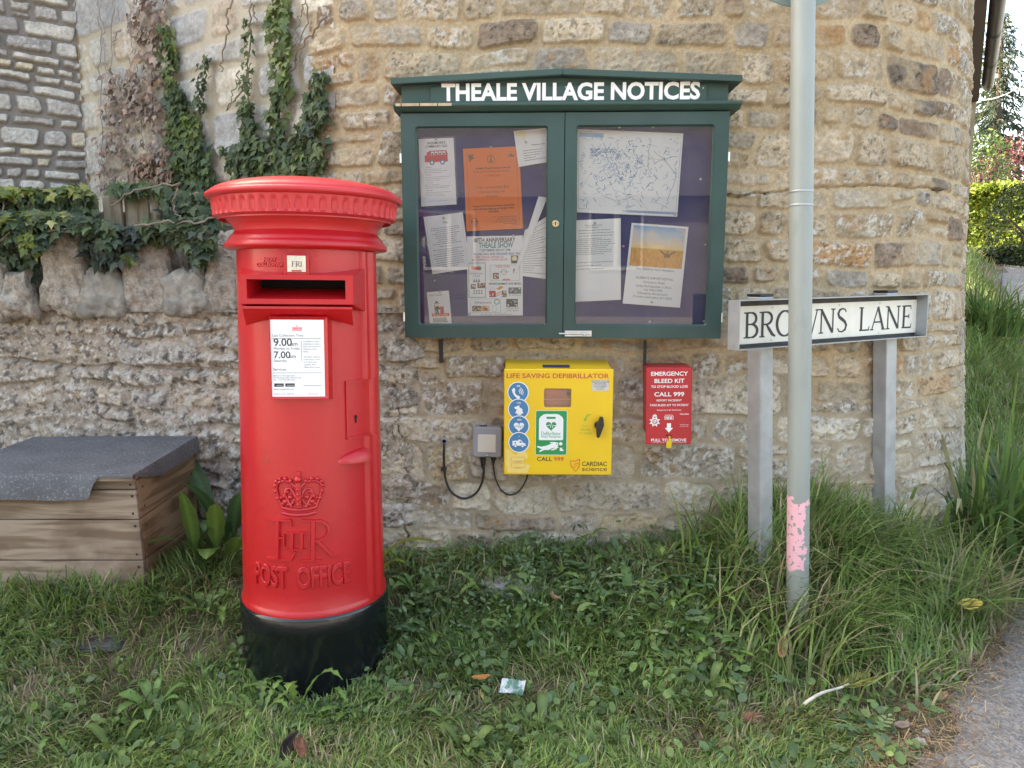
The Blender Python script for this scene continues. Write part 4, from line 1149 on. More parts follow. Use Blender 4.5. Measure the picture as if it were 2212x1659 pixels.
class Sheet:
    def __init__(s, label, corners, z, paper, pins=((.5, .03),), lam=False, bow=.003, seed=0):
        c = [P(*q, z) for q in corners]                  # TL TR BR BL
        s.c = np.array(c); s.z = z; s.bow = bow; s.seed = seed
        s.W = (np.linalg.norm(s.c[1] - s.c[0]) + np.linalg.norm(s.c[2] - s.c[3])) / 2
        s.H = (np.linalg.norm(s.c[3] - s.c[0]) + np.linalg.norm(s.c[2] - s.c[1])) / 2
        ctr = s.c.mean(0)
        s.root = thing('notice', label, 'notice', FB.w(ctr[0], ctr[1], z), NB_G)
        nu, nv = 12, 16
        uu, vv = np.meshgrid(np.linspace(0, 1, nu), np.linspace(0, 1, nv))
        V = s.pt(np.stack([uu.ravel() * s.W, s.H - vv.ravel() * s.H, 0 * uu.ravel()], -1))
        np_mesh('sheet', FB.map()(V), grid_faces(nu, nv)[:, ::-1], paper, s.root)
        if lam:
            g = .006
            V = s.pt(np.array([(-g, -g, -.0006), (s.W + g, -g, -.0006), (s.W + g, s.H + g, -.0006), (-g, s.H + g, -.0006)]))
            np_mesh('laminate', FB.map()(V), np.array([(0, 1, 2, 3)]), M_GLASS, s.root)
        for (u, v) in pins:
            q = s.pt(np.array([(u * s.W, s.H * (1 - v), 0.0)]))[0]
            m = MB(); m.ball((q[0], q[1], q[2] + .001), .0052, 0, 10, 6, (1, 1, .6)); m.build('pin', M_PIN, s.root, FB.map(), smooth=True)
        s.mb = MB()
    def pt(s, V):
        u, v = V[:, 0] / s.W, 1 - V[:, 1] / s.H
        c = s.c
        X = (c[0][None] * ((1 - u) * (1 - v))[:, None] + c[1][None] * (u * (1 - v))[:, None] + c[2][None] * (u * v)[:, None] + c[3][None] * ((1 - u) * v)[:, None])
        zz = s.z + s.bow * (np.sin(u * math.pi) * .5 + .6 * v * v + .3 * np.sin(v * 5 + s.seed)) + V[:, 2]
        return np.stack([X[:, 0], X[:, 1], zz], -1)
    # u right, v down, both 0..1
    def t(s, txt, u, v, size, ink='k', weight=0.0, align='c', width=None):
        s.mb.text(txt, u * s.W, (1 - v) * s.H, size=size, z=.0010, m=KEYS.index(ink), weight=weight, align=align, width=width * s.W if width else None)
    def r(s, u0, u1, v0, v1, ink, z=.0006): s.mb.rect(u0 * s.W, u1 * s.W, (1 - v1) * s.H, (1 - v0) * s.H, z, KEYS.index(ink))
    def box(s, u0, u1, v0, v1, ink, t=.0007, z=.0006):
        a, b = t / s.W, t / s.H
        s.r(u0, u1, v0, v0 + b, ink, z); s.r(u0, u1, v1 - b, v1, ink, z); s.r(u0, u0 + a, v0 + b, v1 - b, ink, z); s.r(u1 - a, u1, v0 + b, v1 - b, ink, z)
    def d(s, u, v, r, ink, z=.0007, ry=None): s.mb.disc(u * s.W, (1 - v) * s.H, r, z, KEYS.index(ink), 18, ry)
    def poly(s, pts, ink, z=.0007): s.mb.face([(u * s.W, (1 - v) * s.H) for u, v in pts], z, KEYS.index(ink))
    def lines(s, v0, v1, n, u0=.1, u1=.9, ink='g', seed=0, t=.0011, words=True, center=False):
        rg = random.Random(seed)
        for i in range(n):
            v = v0 + (v1 - v0) * i / max(n - 1, 1); end = u1 - rg.random() ** 2 * (u1 - u0) * .5
            u = u0 + ((u1 - end) / 2 if center else 0); e = end + ((u1 - end) / 2 if center else 0)
            while u < e:
                wl = rg.uniform(.025, .09); s.r(u, min(u + wl, e), v - t / s.H, v + t / s.H, ink); u += wl + .012
    def done(s): 
        if s.mb.V: s.mb.build('print', [INKS[k] for k in KEYS], s.root, lambda V: FB.map()(s.pt(V)))
ZN = -.063
# community bus
s = Sheet('tall narrow laminated notice with a red bus picture, topmost in its column', [zl_(205, 445), zl_(412, 437), zl_(430, 832), zl_(221, 845)], ZN, M_PAPER, ((.5, .015),), True, seed=1)
s.t("WEDMORE'S", .5, .085, .0125, 'k', .01); s.t('COMMUNITY BUS', .5, .135, .0125, 'k', .01, width=.62)
s.r(.22, .80, .20, .30, 'r'); s.poly([(.16, .30), (.16, .25), (.22, .24), (.30, .18), (.78, .18), (.81, .22), (.81, .35), (.16, .35)], 'r', .0008)
for u in (.34, .45, .56, .67): s.r(u, u + .085, .195, .245, 'w', .0011); s.d(u + .04, .23, .0035, 'k', .0013)
for u in (.36, .66): s.d(u, .355, .0095, 'b', .0012); s.d(u, .355, .005, 'w', .0014)
for k in range(4): s.t(('Shopping', 'Outings', 'Timetable', 'Bookings')[k], .18, .43 + .115 * k, .0062, 'r', align='l'); s.lines(.455 + .115 * k, .505 + .115 * k, 3, .14, .88, 'l', k, .0009)
s.t('wedmorecommunitybus', .5, .94, .0075, 's'); s.done()
# orange
s = Sheet('large bright orange poster with a skull drawing at its foot', [zl_(468, 503), zl_(800, 488), zl_(825, 975), zl_(490, 992)], ZN + .001, M_ORANGE, ((.5, .0),), False, seed=2)
s.box(.06, .94, .06, .95, 'k', .0005); s.mb.ring(.49 * s.W, .86 * s.H, .0125, .0145, .0007, KEYS.index('n'), 24)
s.r(.48, .50, .11, .15, 'n'); s.d(.49, .10, .002, 'n'); s.poly([(.46, .17), (.49, .14), (.52, .17), (.5, .17), (.49, .155), (.48, .17)], 'n')
s.poly([(.08, .075), (.2, .075), (.16, .10), (.2, .12), (.15, .13), (.1, .17), (.1, .13)], 'n'); s.poly([(.80, .11), (.79, .09), (.82, .10), (.85, .08), (.88, .10), (.91, .085), (.9, .12), (.8, .12)], 'n')
s.t('AGM & Grand Social presented', .52, .255, .0095, 'k', .01, width=.62); s.t('Monks and Mowers Ferry from elsewhere', .5, .295, .009, 'n', width=.66); s.t('(in Green up!)', .5, .345, .010, 'n')
s.t('Friday 1st November 2024', .5, .49, .012, 'n', width=.58); s.t('Wedmore Village Hall', .48, .545, .012, 'n', width=.46); s.t('19:30-0:00', .47, .60, .011, 'n')
for i, q in enumerate(('Tickets £10 minimum donation and paid bar', 'Any £ & foods raised go to Cheddar Valley', 'Food Bank')): s.t(q, .5, .71 + .036 * i, .0088, 'k', .015)
for i, q in enumerate(('The Wobbly and Last Theatre', 'well worth exploring here', 'or buy them free at the Village', 'Stores, Wedmore')): s.t(q, .90, .85 + .028 * i, .0072, 'n', align='r')
s.mb.ring(.15 * s.W, .115 * s.H, .0105, .0125, .0008, KEYS.index('k'), 20); s.box(.115, .185, .905, .945, 'k', .0009)
for u in (.125, .175): s.d(u, .885, .0034, 'k', .0009)
s.r(.145, .155, .90, .91, 'k', .0009); s.done()
# torn letter top
s = Sheet('creased cream letter with a folded top corner, beside the orange poster', [zl_(768, 397), zl_(968, 380), zl_(972, 582), zl_(798, 612)], ZN + .004, M_PAPER, ((.33, .34),), False, .006, seed=3)
s.t('Wedmore Parish', .72, .46, .008, 'k'); s.lines(.58, .86, 5, .22, .95, 'g', 5, .001); s.poly([(.0, .0), (.30, .30), (.36, .02)], 'c', .0009); s.poly([(.68, 0), (1, 0), (1, .58)], 'w', .004); s.done()
# laminated letter
s = Sheet('tilted white laminated letter with a small emblem, below the bus notice', [zl_(234, 907), zl_(466, 879), zl_(512, 1212), zl_(288, 1246)], ZN + .002, M_PAPER, ((.5, .06),), True, seed=4)
s.box(.05, .95, .04, .96, 'l', .0005); s.t('Village', .53, .15, .009, 'G'); s.d(.5, .12, .003, 'y')
s.lines(.22, .50, 9, .12, .88, 'g', 7, .0009, center=True); s.t('Where we meet...', .45, .555, .007, 'k'); s.lines(.60, .90, 9, .1, .9, 'g', 8, .0009, center=True); s.done()
# show poster
s = Sheet('white show poster crowded with small coloured pictures and dates', [zl_(491, 1022), zl_(822, 1016), zl_(823, 1490), zl_(498, 1491)], ZN + .003, M_PAPER, ((.83, .0), (.03, .98)), False, seed=5)
s.t('80TH ANNIVERSARY', .5, .075, .0225, 'k', .018, width=.74); s.t('THEALE SHOW', .52, .145, .028, 't', .022, width=.62)
s.t('7 SEPTEMBER 2024 AT 2PM', .5, .19, .0125, 't', .015, width=.55); s.t('VILLAGE HALL AND ORCHARD (BA5 1PN)', .53, .235, .0115, 'b', .02, width=.84)
s.t('2.30PM OFFICIAL OPENING BY', .39, .272, .010, 'p', .02, width=.55); s.t("BBC SOMERSET'S   CLAIRE CARTER", .41, .305, .010, 'p', .02, width=.64)
s.r(.79, .92, .245, .345, 'g'); s.d(.855, .285, .010, 'c', .0009); s.poly([(.8, .345), (.82, .31), (.89, .31), (.91, .345)], 'k', .001)
s.box(.02, .33, .33, .77, 'G', .0022); s.box(.41, .95, .36, .56, 'l', .0016); s.t('KIDS FUN', .64, .395, .0125, 'p', .02)
s.d(.16, .40, .014, 'r', .0009, .006); s.d(.10, .395, .007, 'o'); s.d(.22, .40, .008, 'G'); s.t('COMPETITION', .165, .475, .0075, 'k'); s.t('CLASSES', .165, .505, .0075, 'k')
for u in (.12, .165, .21): s.poly([(u - .018, .575), (u, .525), (u + .018, .575)], 'g')
for (u0, u1, v0, v1, a, b) in ((.06, .15, .60, .66, 'n', 'p'), (.18, .32, .585, .65, 'n', 'r'), (.46, .57, .46, .54, 'n', 'p'), (.39, .51, .685, .765, 'r', 'k'), (.62, .71, .685, .765, 'n', 'c'), (.74, .97, .645, .725, 'g', 'G'), (.70, .91, .79, .89, 'k', 'l'), (.08, .25, .875, .945, 'n', 'c'), (.26, .40, .875, .945, 'o', 'n')):
    s.r(u0, u1, v0, v1, a); rg = random.Random(int(u0 * 100))
    for _ in range(14):
        uu, vv = rg.uniform(u0 + .012, u1 - .012), rg.uniform(v0 + .012, v1 - .012); s.d(uu, vv, rg.uniform(.0015, .0032), rg.choice([b, 'w', a, 'k']), .0008 + rg.random() * .0004)
for i in range(8): s.d(.12 + (i % 4) * .045, .685 + .03 * (i // 4), .0028, 'k')
s.mb.ring(.66 * s.W, .55 * s.H, .009, .0105, .0008, KEYS.index('g'), 20); s.t('MAGIC SHOW', .66, .455, .006, 'g'); s.poly([(.62, .555), (.65, .535), (.76, .535), (.79, .555), (.70, .562)], 'p', .001); s.r(.83, .9, .41, .47, 'g')
s.t('ENTERTAINMENT AND MUSIC', .68, .61, .0115, 'k', .02, width=.58); s.t('FLAG', .44, .645, .0065, 's'); s.t('PARADE', .44, .67, .0065, 's'); s.t('JOE TREGELLES', .855, .752, .0072, 'g')
s.poly([(.52, .66), (.60, .625), (.66, .64), (.58, .675)], 'o'); s.poly([(.51, .72), (.61, .69), (.61, .70), (.51, .735)], 'o'); s.poly([(.51, .75), (.61, .72), (.61, .725), (.51, .76)], 'r')
s.box(.04, .60, .785, .965, 'm', .0014); s.t('Refreshments', .28, .845, .0115, 'k'); s.t('CHEDDAR BRASS', .81, .915, .007, 'g'); s.t('FAMILY BAND', .81, .945, .007, 'g')
s.mb.ring(.53 * s.W, .175 * s.H, .008, .011, .0009, KEYS.index('G'), 9); s.box(.44, .52, .87, .95, 'l', .001); s.t('For more info    www.thealeshow.com', .52, .99, .0082, 'g', width=.56); s.done()
# letter behind the folded sheet, then the folded sheet
s = Sheet('grey typed letter half hidden behind a folded white sheet', [zl_(835, 985), zl_(970, 900), zl_(968, 1275), zl_(775, 1250)], ZN + .001, M_PAPER, (), False, seed=6)
s.lines(.08, .92, 20, .12, .96, 'g', 31, .0009); s.done()
s = Sheet('long white sheet slipped and folded to a point beside the door lock', [zl_(916, 785), zl_(969, 790), zl_(778, 1262), zl_(764, 1252)], ZN + .009, M_PAPER, (), False, .004, seed=7)
s.done()
s = Sheet('small notice with a black top-hatted figure and red table', [zl_(254, 1352), zl_(385, 1342), zl_(402, 1538), zl_(272, 1541)], ZN + .002, M_PAPER, ((.6, .02),), False, seed=8)
s.t('Day O Lunacy', .40, .13, .0085, 'k', align='c'); s.d(.40, .40, .005, 'c'); s.r(.34, .46, .30, .365, 'k'); s.r(.28, .52, .365, .385, 'k'); s.poly([(.33, .45), (.47, .45), (.55, .55), (.44, .56), (.47, .70), (.41, .70), (.40, .60), (.38, .70), (.32, .70), (.36, .56), (.28, .6)], 'k', .0009); s.r(.53, .70, .47, .68, 'r'); s.r(.28, .31, .4, .7, 'n')
s.r(.14, .92, .68, .77, 'r', .001); s.t('ENTERTAINER', .53, .755, .009, 'c', .01); s.lines(.82, .93, 4, .16, .85, 'k', 9, .0014); s.done()
# map
s = Sheet('large landscape map of the village printed in pale blue', [zr_(103, 386), zr_(731, 411), zr_(694, 906), zr_(100, 879)], ZN, M_PAPER, ((.43, .0), (.975, .975)), False, seed=9)
s.box(.012, .985, .02, .955, 'l', .0012)
rg = random.Random(4)
for k in range(26):                                     # roads and field edges
    a = rg.uniform(.03, .95), rg.uniform(.06, .9); ang2 = rg.choice([-.5, .1, .25, 1.2, 2.2]) + rg.gauss(0, .3); pts = [a]
    for j in range(7):
        ang2 += rg.gauss(0, .25); q = (pts[-1][0] + .05 * math.cos(ang2), pts[-1][1] + .06 * math.sin(ang2))
        if not (.03 < q[0] < .97 and .05 < q[1] < .94): break
        pts.append(q)
    if len(pts) > 2: s.mb.stroke([(u * s.W, (1 - v) * s.H) for u, v in pts], .0005 if k % 4 else .0011, .0004 + .00001 * k, KEYS.index('l' if k % 3 else 'm'))
for k in range(430):                                     # place names and house names, too small to read
    if k < 190: u, v = rg.gauss(.42, .16), rg.gauss(.47, .12)
    elif k < 260: u, v = .13 + rg.random() * .3, .22 + rg.random() * .1
    else: u, v = rg.uniform(.04, .96), rg.uniform(.06, .92)
    if not (.03 < u < .96 and .05 < v < .93): continue
    a = rg.choice([-1.0, -.95, .1, .9, 1.25, 0]) + rg.gauss(0, .12); l = rg.uniform(.003, .010)
    dx, dy = l * math.cos(a), l * math.sin(a); X, Y_ = u * s.W, (1 - v) * s.H
    s.mb.stroke([(X - dx, Y_ - dy), (X + dx, Y_ + dy)], rg.uniform(.0006, .0012), .0009 + .000001 * k, KEYS.index('m' if rg.random() < .7 else 'b'))
s.r(.80, .985, .02, .13, 'w', .0011); s.lines(.05, .12, 4, .88, .97, 'g', 3, .0009); s.r(.50, .97, .945, .975, 'm', .0011); s.t('PUBLIC RIGHTS OF WAY IN THE PARISH OF WEDMORE', .73, .97, .0085, 'b'); s.r(.02, .25, .04, .09, 's', .0011); s.done()
s = Sheet('white typed letter with a brass pin below the left end of the map', [zr_(97, 926), zr_(360, 914), zr_(361, 1397), zr_(89, 1409)], ZN + .001, M_PAPER, ((.42, .045),), False, seed=10)
s.t('Wedmore Parish Council', .38, .075, .0065, 'k'); s.t('Notice of meeting', .36, .10, .0065, 'k'); s.lines(.13, .23, 4, .05, .86, 'g', 11, .0009); s.lines(.25, .42, 8, .0, .88, 'g', 12, .0009); s.lines(.52, .60, 3, .02, .85, 'g', 13, .0009); s.done()
s = Sheet('harvest festival notice with a golden wheat field picture', [zr_(425, 941), zr_(762, 965), zr_(711, 1444), zr_(371, 1419)], ZN + .002, M_PAPER, ((.43, .035), (.5, .955)), False, seed=11)
s.mb_pic = None
# the printed photograph on it: evening sky over a wheat field
pm_ = bpy.data.materials.new('printed wheat picture'); t, N, L, Pn = nodes_of(pm_)
tc = N.new('ShaderNodeTexCoord'); uvn = N.new('ShaderNodeAttribute'); uvn.attribute_name = 'col'
L.new(uvn.outputs['Color'], Pn.inputs['Base Color']); Pn.inputs['Roughness'].default_value = .6
nu, nv = 60, 40
uu, vv = np.meshgrid(np.linspace(.04, .955, nu), np.linspace(.025, .52, nv))
tt = (vv - .025) / .495
nse = fbm(uu * 5, vv * 14, 2, 4)
skyc = np.stack([np.interp(tt, [0, .2, .42, .52], [.22, .50, .80, .85]), np.interp(tt, [0, .2, .42, .52], [.40, .60, .66, .62]), np.interp(tt, [0, .2, .42, .52], [.68, .70, .52, .30])], -1) * (.78 + .45 * nse)[..., None]
skyc = np.where((nse > .52)[..., None] & (tt < .45)[..., None], skyc * .5 + np.array((.75, .52, .38)) * .5, skyc)
wh = np.stack([.72 + 0 * tt, .43 - .1 * tt, .08 + 0 * tt], -1) * (.55 + .8 * fbm(uu * 60, vv * 22, 7, 3))[..., None]
pic = np.where((tt < .55)[..., None], skyc, wh)
V = s.pt(np.stack([uu.ravel() * s.W, (1 - vv.ravel()) * s.H, np.full(uu.size, .0007)], -1))
np_mesh('picture', FB.map()(V), grid_faces(nu, nv)[:, ::-1], pm_, s.root, cols=np.clip(pic, 0, 1).reshape(-1, 3))
s.d(.68, .325, .0042, 'n', .0018); s.poly([(.53, .315), (.56, .31), (.64, .345), (.72, .345), (.80, .31), (.83, .315), (.73, .37), (.73, .395), (.63, .395), (.63, .37)], 'n', .0017)
s.t("Give Thanks for God's Abundance", .5, .565, .0125, 'g', width=.66); s.t('CELEBRATE HARVEST FESTIVAL', .5, .675, .0125, 'g', width=.66); s.t('Christchurch Theale', .5, .725, .012, 'g', width=.38)
s.t('Sunday 22nd September 11:00 am', .5, .775, .012, 'g', width=.62); s.t('ALL WELCOME', .5, .82, .012, 'g', width=.32); s.t('Followed by Harvest Lunch', .5, .865, .012, 'g', width=.52); s.t('(To book a lunch place call 712842)', .5, .91, .012, 'g', width=.68); s.done()
# loose pins left in the felt
for (q, lab, mm) in ((zr_(352, 372), 'big brass pin at the top of the felt over the map', M_BRASS), (zr_(552, 371), 'dull brass pin at the top of the felt near the map corner', M_BRASS), (zr_(833, 682), 'white pin alone on the felt beside the map', INKS['w']), (zr_(862, 1070), 'pale ring pin low on the felt by the door edge', INKS['l']),
                     (zr_(532, 1528), 'white pin at the foot of the felt under the harvest notice', INKS['w']), (zr_(853, 1524), 'white pin in the bottom corner of the felt', INKS['w']), (zr_(376, 1080), 'small square pink pin between two lower notices', INKS['p']), (zl_(300, 1284), 'tiny steel pin below the tilted letter', M_PIN)):
    q = P(*q, -.066); m = MB(); m.ball((q[0], q[1], -.0665), .0062 if mm is M_BRASS else .0048, 0, 10, 6, (1, 1, .6))
    tag(m.build('drawing_pin', mm, None, FB.map(), smooth=True), lab, 'drawing pin', 'loose pins left in the felt of the notice board')
# ------------------------------------------------------------------ defibrillator cabinet
M_YEL = mat('yellow powder coat', (.80, .50, .012), .38, var=.05, vscale=5, bump=.08, bscale=120, coat=.15, dirt=(.50, .36, .10), dscale=6, dcut=(.66, .8), damt=.35)
M_BLKP = mat('black plastic', (.012, .012, .013), .38, var=.1)
a, b, c = at(1088, 797, 2.79), at(1324, 798, 2.79), at(1090, 1023, 2.80)
FC = Frame(a, b - a, a - c)
P = FC.px; CM = FC.map()
def z6(x, y): return x * .28125 + 915.9, y * .28125 + 743
def Pc(x, y, z=0.0): return P(*z6(x, y), z)
cab = thing('defibrillator_cabinet', 'yellow metal defibrillator cabinet fixed to the wall below the notice board', 'defibrillator cabinet', FC.w(.2, -.2))
x0 = (Pc(610, 300)[0] + Pc(617, 995)[0]) / 2; x1 = (Pc(1452, 300)[0] + Pc(1442, 1010)[0]) / 2; y1 = Pc(1030, 193)[1]; y0 = Pc(1030, 1006)[1]
CD = -.215
mb = MB()
mb.add([(x0 + .004, y0 + .006, CD), (x1 - .004, y0 + .006, CD), (x1 - .004, y1 + .016, CD), (x0 + .004, y1 + .016, CD), (x0 + .004, y0 + .006, -.022), (x1 - .004, y0 + .006, -.022), (x1 - .004, y1 - .004, -.022), (x0 + .004, y1 - .004, -.022)],
       [(1, 0, 3, 2), (0, 1, 5, 4), (2, 3, 7, 6), (0, 4, 7, 3), (1, 2, 6, 5)])
mb.build('case', M_YEL, cab, CM, bevel=.003)
wx0, wy0 = Pc(922, 487); wx1, wy1 = Pc(1130, 345)
dr = holed_panel(x0, x1, y0, y1, MB().rrect(wx0, wx1, wy0, wy1, .008, 4), 0, -.0215).build('door', M_YEL, cab, CM)
bv = dr.modifiers.new('bevel', 'BEVEL'); bv.width = .004; bv.segments = 3; bv.limit_method = 'ANGLE'; bv.angle_limit = R(50)
mb = MB(); rr = mb.rrect(wx0 - .001, wx1 + .001, wy0 - .001, wy1 + .001, .009)
mb.face(rr, -.010, 0)
M_ORG = mat('orange case', (.62, .17, .07), .5, var=.2, vscale=20)
mb.build('window', M_GLASS, dr, CM)
mb = MB(); mb.box(wx0 - .03, wx1 + .03, wy0 - .03, wy1 + .03, -.08, -.04, 0); mb.box(wx0 - .02, wx1 + .02, (wy0 + wy1) / 2 - .012, (wy0 + wy1) / 2 - .009, -.04, -.037, 2); mb.lathe([(.0001, 0), (.009, 0), (.009, .003), (.004, .004), (.0001, .004)], 16, 1, 0, 0, caps=False)
nV = len(mb.V); lx, ly = Pc(1108, 380, -.04)
for i in range(nV - 16 * 5, nV): v = mb.V[i]; mb.V[i] = (v[0] + lx, v[1] + ly, v[2] - .039)
tag(mb.build('defibrillator', [M_ORG, M_BLKP, plain('pale seam', (.6, .4, .33))], None, CM), 'orange defibrillator case seen through the small cabinet window', 'defibrillator')
# mastic strip along the back of the top
mb = MB(); q0, q1 = P(1100, 779, CD), P(1323, 773, CD)
V = []; nn = 26
for i in range(nn + 1):
    t = i / nn; x = q0[0] - .002 + (q1[0] - q0[0] + .006) * t; w_ = .010 + .007 * t + .005 * math.sin(i * 1.7) ** 2
    V += [(x, y1 + .0165, CD + .004), (x, y1 + .0165 + w_, CD - .002), (x, y1 + .0165 + w_, CD - .05), (x, y1 + .012, CD - .05)]
mb.add(V, [(4 * i + k, 4 * i + 4 + k, 4 * i + 5 + k, 4 * i + 1 + k) for i in range(nn) for k in range(3)])
mb.build('sealant_strip', mat('black mastic', (.03, .03, .034), .8, bump=.6, bscale=40), cab, CM)
mb = MB(); sx0_, _ = Pc(912, 165, -.06); sx1_, _ = Pc(1121, 165, -.06)
for zz_ in ((-.088, -.048),):
    def topy(z): return y1 - .004 + (z + .022) / (CD + .022) * .020
    mb.add([(sx0_, topy(-.048) + .0012, -.048), (sx1_, topy(-.048) + .0012, -.048), (sx1_, topy(-.095) + .0012, -.095), (sx0_, topy(-.095) + .0012, -.095)], [(0, 1, 2, 3)])
mb.build('blue_sticker', mat('dark blue sticker', (.015, .03, .12), .4), cab, CM)
M_TB = plain('sign blue', (.055, .20, .37)); M_SG = plain('safe green', (.01, .27, .075)); M_RDT = plain('brick red print', (.55, .09, .04)); M_ORT = plain('logo orange', (.72, .17, .03)); M_GRL = plain('leaf green print', (.22, .42, .04))
DM = [M_WHT, M_TB, M_SG, M_RDT, M_ORT, M_GRL, M_INK, plain('silver label', (.55, .54, .50)), plain('faded yellow film', (.82, .60, .16))]
mb = MB(); zz_ = .0008
xa, xb = Pc(635, 260)[0], Pc(1422, 260)[0]
mb.text('LIFE SAVING DEFIBRILLATOR', (xa + xb) / 2, Pc(1030, 262)[1], cap=abs(Pc(0, 262)[1] - Pc(0, 225)[1]), width=xb - xa, z=zz_, m=3, weight=.018)
S = abs(Pc(1000, 500)[0] - Pc(900, 500)[0]) / 100      # metres per zoom pixel
def heart(cx_, cy_, r, z, m):
    pts = []
    for i in range(36):
        t = 2 * math.pi * i / 36; pts.append((cx_ + r * .0625 * 16 * math.sin(t) ** 3, cy_ + r * .0625 * (13 * math.cos(t) - 5 * math.cos(2 * t) - 2 * math.cos(3 * t) - math.cos(4 * t))))
    mb.face(pts, z, m)
def ecg(cx_, cy_, w_, z, m, t=.0011):
    mb.stroke([(cx_ - w_, cy_), (cx_ - .45 * w_, cy_), (cx_ - .3 * w_, cy_ + .3 * w_), (cx_ - .12 * w_, cy_ - .4 * w_), (cx_ + .08 * w_, cy_ + .62 * w_), (cx_ + .28 * w_, cy_ - .45 * w_), (cx_ + .42 * w_, cy_), (cx_ + w_, cy_)], t, z, m)
cs = [(723, 371), (726, 500), (728, 628), (729, 755)]
for i, q in enumerate(cs):
    X, Y_ = Pc(*q); zb = zz_ + .0004 * i
    mb.disc(X, Y_, 82 * S, zb, 0, 40); mb.disc(X, Y_, 75 * S, zb + .0002, 1, 40)
    z3 = zb + .00035 + .0012
    mb.text(('999', 'CPR', 'AED', '+')[i], X + 2 * S, Y_ + 42 * S, cap=13 * S, z=z3, m=0, weight=.02)
X, Y_ = Pc(715, 375); z3 = .0045
mb.stroke([(X - 22 * S, Y_ + 36 * S), (X - 28 * S, Y_ + 22 * S), (X - 24 * S, Y_ - 2 * S), (X - 10 * S, Y_ - 22 * S), (X + 8 * S, Y_ - 34 * S), (X + 20 * S, Y_ - 34 * S)], [7 * S, 13 * S, 8 * S, 8 * S, 13 * S, 8 * S], z3, 0)
for r_ in (18, 30, 42): mb.stroke([(X + 4 * S + r_ * S * math.cos(R(a_)), Y_ + 2 * S + r_ * S * math.sin(R(a_))) for a_ in range(-25, 66, 10)], 2.6 * S, z3, 0)
X, Y_ = Pc(726, 505)
mb.face([(X - 36 * S, Y_ + 20 * S), (X + 6 * S, Y_ + 36 * S), (X + 8 * S, Y_ + 8 * S), (X - 2 * S, Y_), (X - 26 * S, Y_ + 8 * S)], z3, 0)
for k, (dx, dy, w_) in enumerate(((-22, -26, 5), (-8, -36, 5), (6, -40, 5), (20, -36, 5), (34, -26, 5), (30, -2, 6))): mb.stroke([(X + 4 * S, Y_ + 8 * S), (X + dx * S, Y_ + dy * S)], [13 * S, w_ * S], z3 + .00005 * (k + 1), 0)
X, Y_ = Pc(729, 628); heart(X, Y_ - 4 * S, 40 * S, z3, 0); ecg(X, Y_ - 2 * S, 36 * S, z3 + .0002, 1, 2.3 * S)
X, Y_ = Pc(729, 765)
mb.face([(X - 50 * S, Y_ - 14 * S), (X - 50 * S, Y_ + 24 * S), (X - 2 * S, Y_ + 26 * S), (X + 20 * S, Y_ + 26 * S), (X + 32 * S, Y_ + 8 * S), (X + 50 * S, Y_ + 2 * S), (X + 52 * S, Y_ - 16 * S)], z3, 0)
mb.rect(X - 4 * S, X + 12 * S, Y_ + 26 * S, Y_ + 34 * S, z3, 0)
for dx in (-26, 28): mb.disc(X + dx * S, Y_ - 18 * S, 12 * S, z3 + .0001, 1, 20); mb.disc(X + dx * S, Y_ - 18 * S, 8 * S, z3 + .0002, 0, 20)
mb.face([(X + 4 * S, Y_ + 8 * S), (X + 4 * S, Y_ + 20 * S), (X + 17 * S, Y_ + 20 * S), (X + 25 * S, Y_ + 8 * S)], z3 + .0001, 1); mb.rect(X - 34 * S, X - 22 * S, Y_ + 2 * S, Y_ + 14 * S, z3 + .0001, 1)
# green sign
gx0, gy0 = Pc(858, 849); gx1, gy1 = Pc(1098, 514)
mb.face(mb.rrect(gx0 - 3 * S, gx1 + 3 * S, gy0 - 3 * S, gy1 + 3 * S, .006), zz_, 0); mb.face(mb.rrect(gx0, gx1, gy0, gy1, .005), zz_ + .0003, 2)
q0, q1 = Pc(882, 738), Pc(1071, 538)
mb.face([(q0[0] + 6 * S, q0[1]), (q1[0] - 6 * S, q0[1]), (q1[0], q0[1] + 6 * S), (q1[0], q1[1] - 42 * S), (q1[0] - 10 * S, q1[1] - 22 * S), (q1[0] - 34 * S, q1[1] - 4 * S), (q1[0] - 50 * S, q1[1]), (q0[0] + 50 * S, q1[1]), (q0[0] + 34 * S, q1[1] - 4 * S), (q0[0] + 10 * S, q1[1] - 22 * S), (q0[0], q1[1] - 42 * S), (q0[0], q0[1] + 6 * S)], zz_ + .0006, 0)
X, Y_ = Pc(976, 567); mb.face(mb.rrect(X - 36 * S, X + 36 * S, Y_ - 8 * S, Y_ + 8 * S, 7 * S), zz_ + .0009, 2)
X, Y_ = Pc(976, 628); heart(X, Y_, 40 * S, zz_ + .0009, 2); ecg(X, Y_ + 2 * S, 38 * S, zz_ + .0012, 0, 2.2 * S)
X, Y_ = Pc(976, 700); mb.text('Defibrillator', X, Y_, width=150 * S, size=30 * S / .727, z=zz_ + .0009, m=2); X, Y_ = Pc(976, 719); mb.text('Heart Restarter', X, Y_, width=152 * S, size=20 * S / .727, z=zz_ + .0009, m=2)
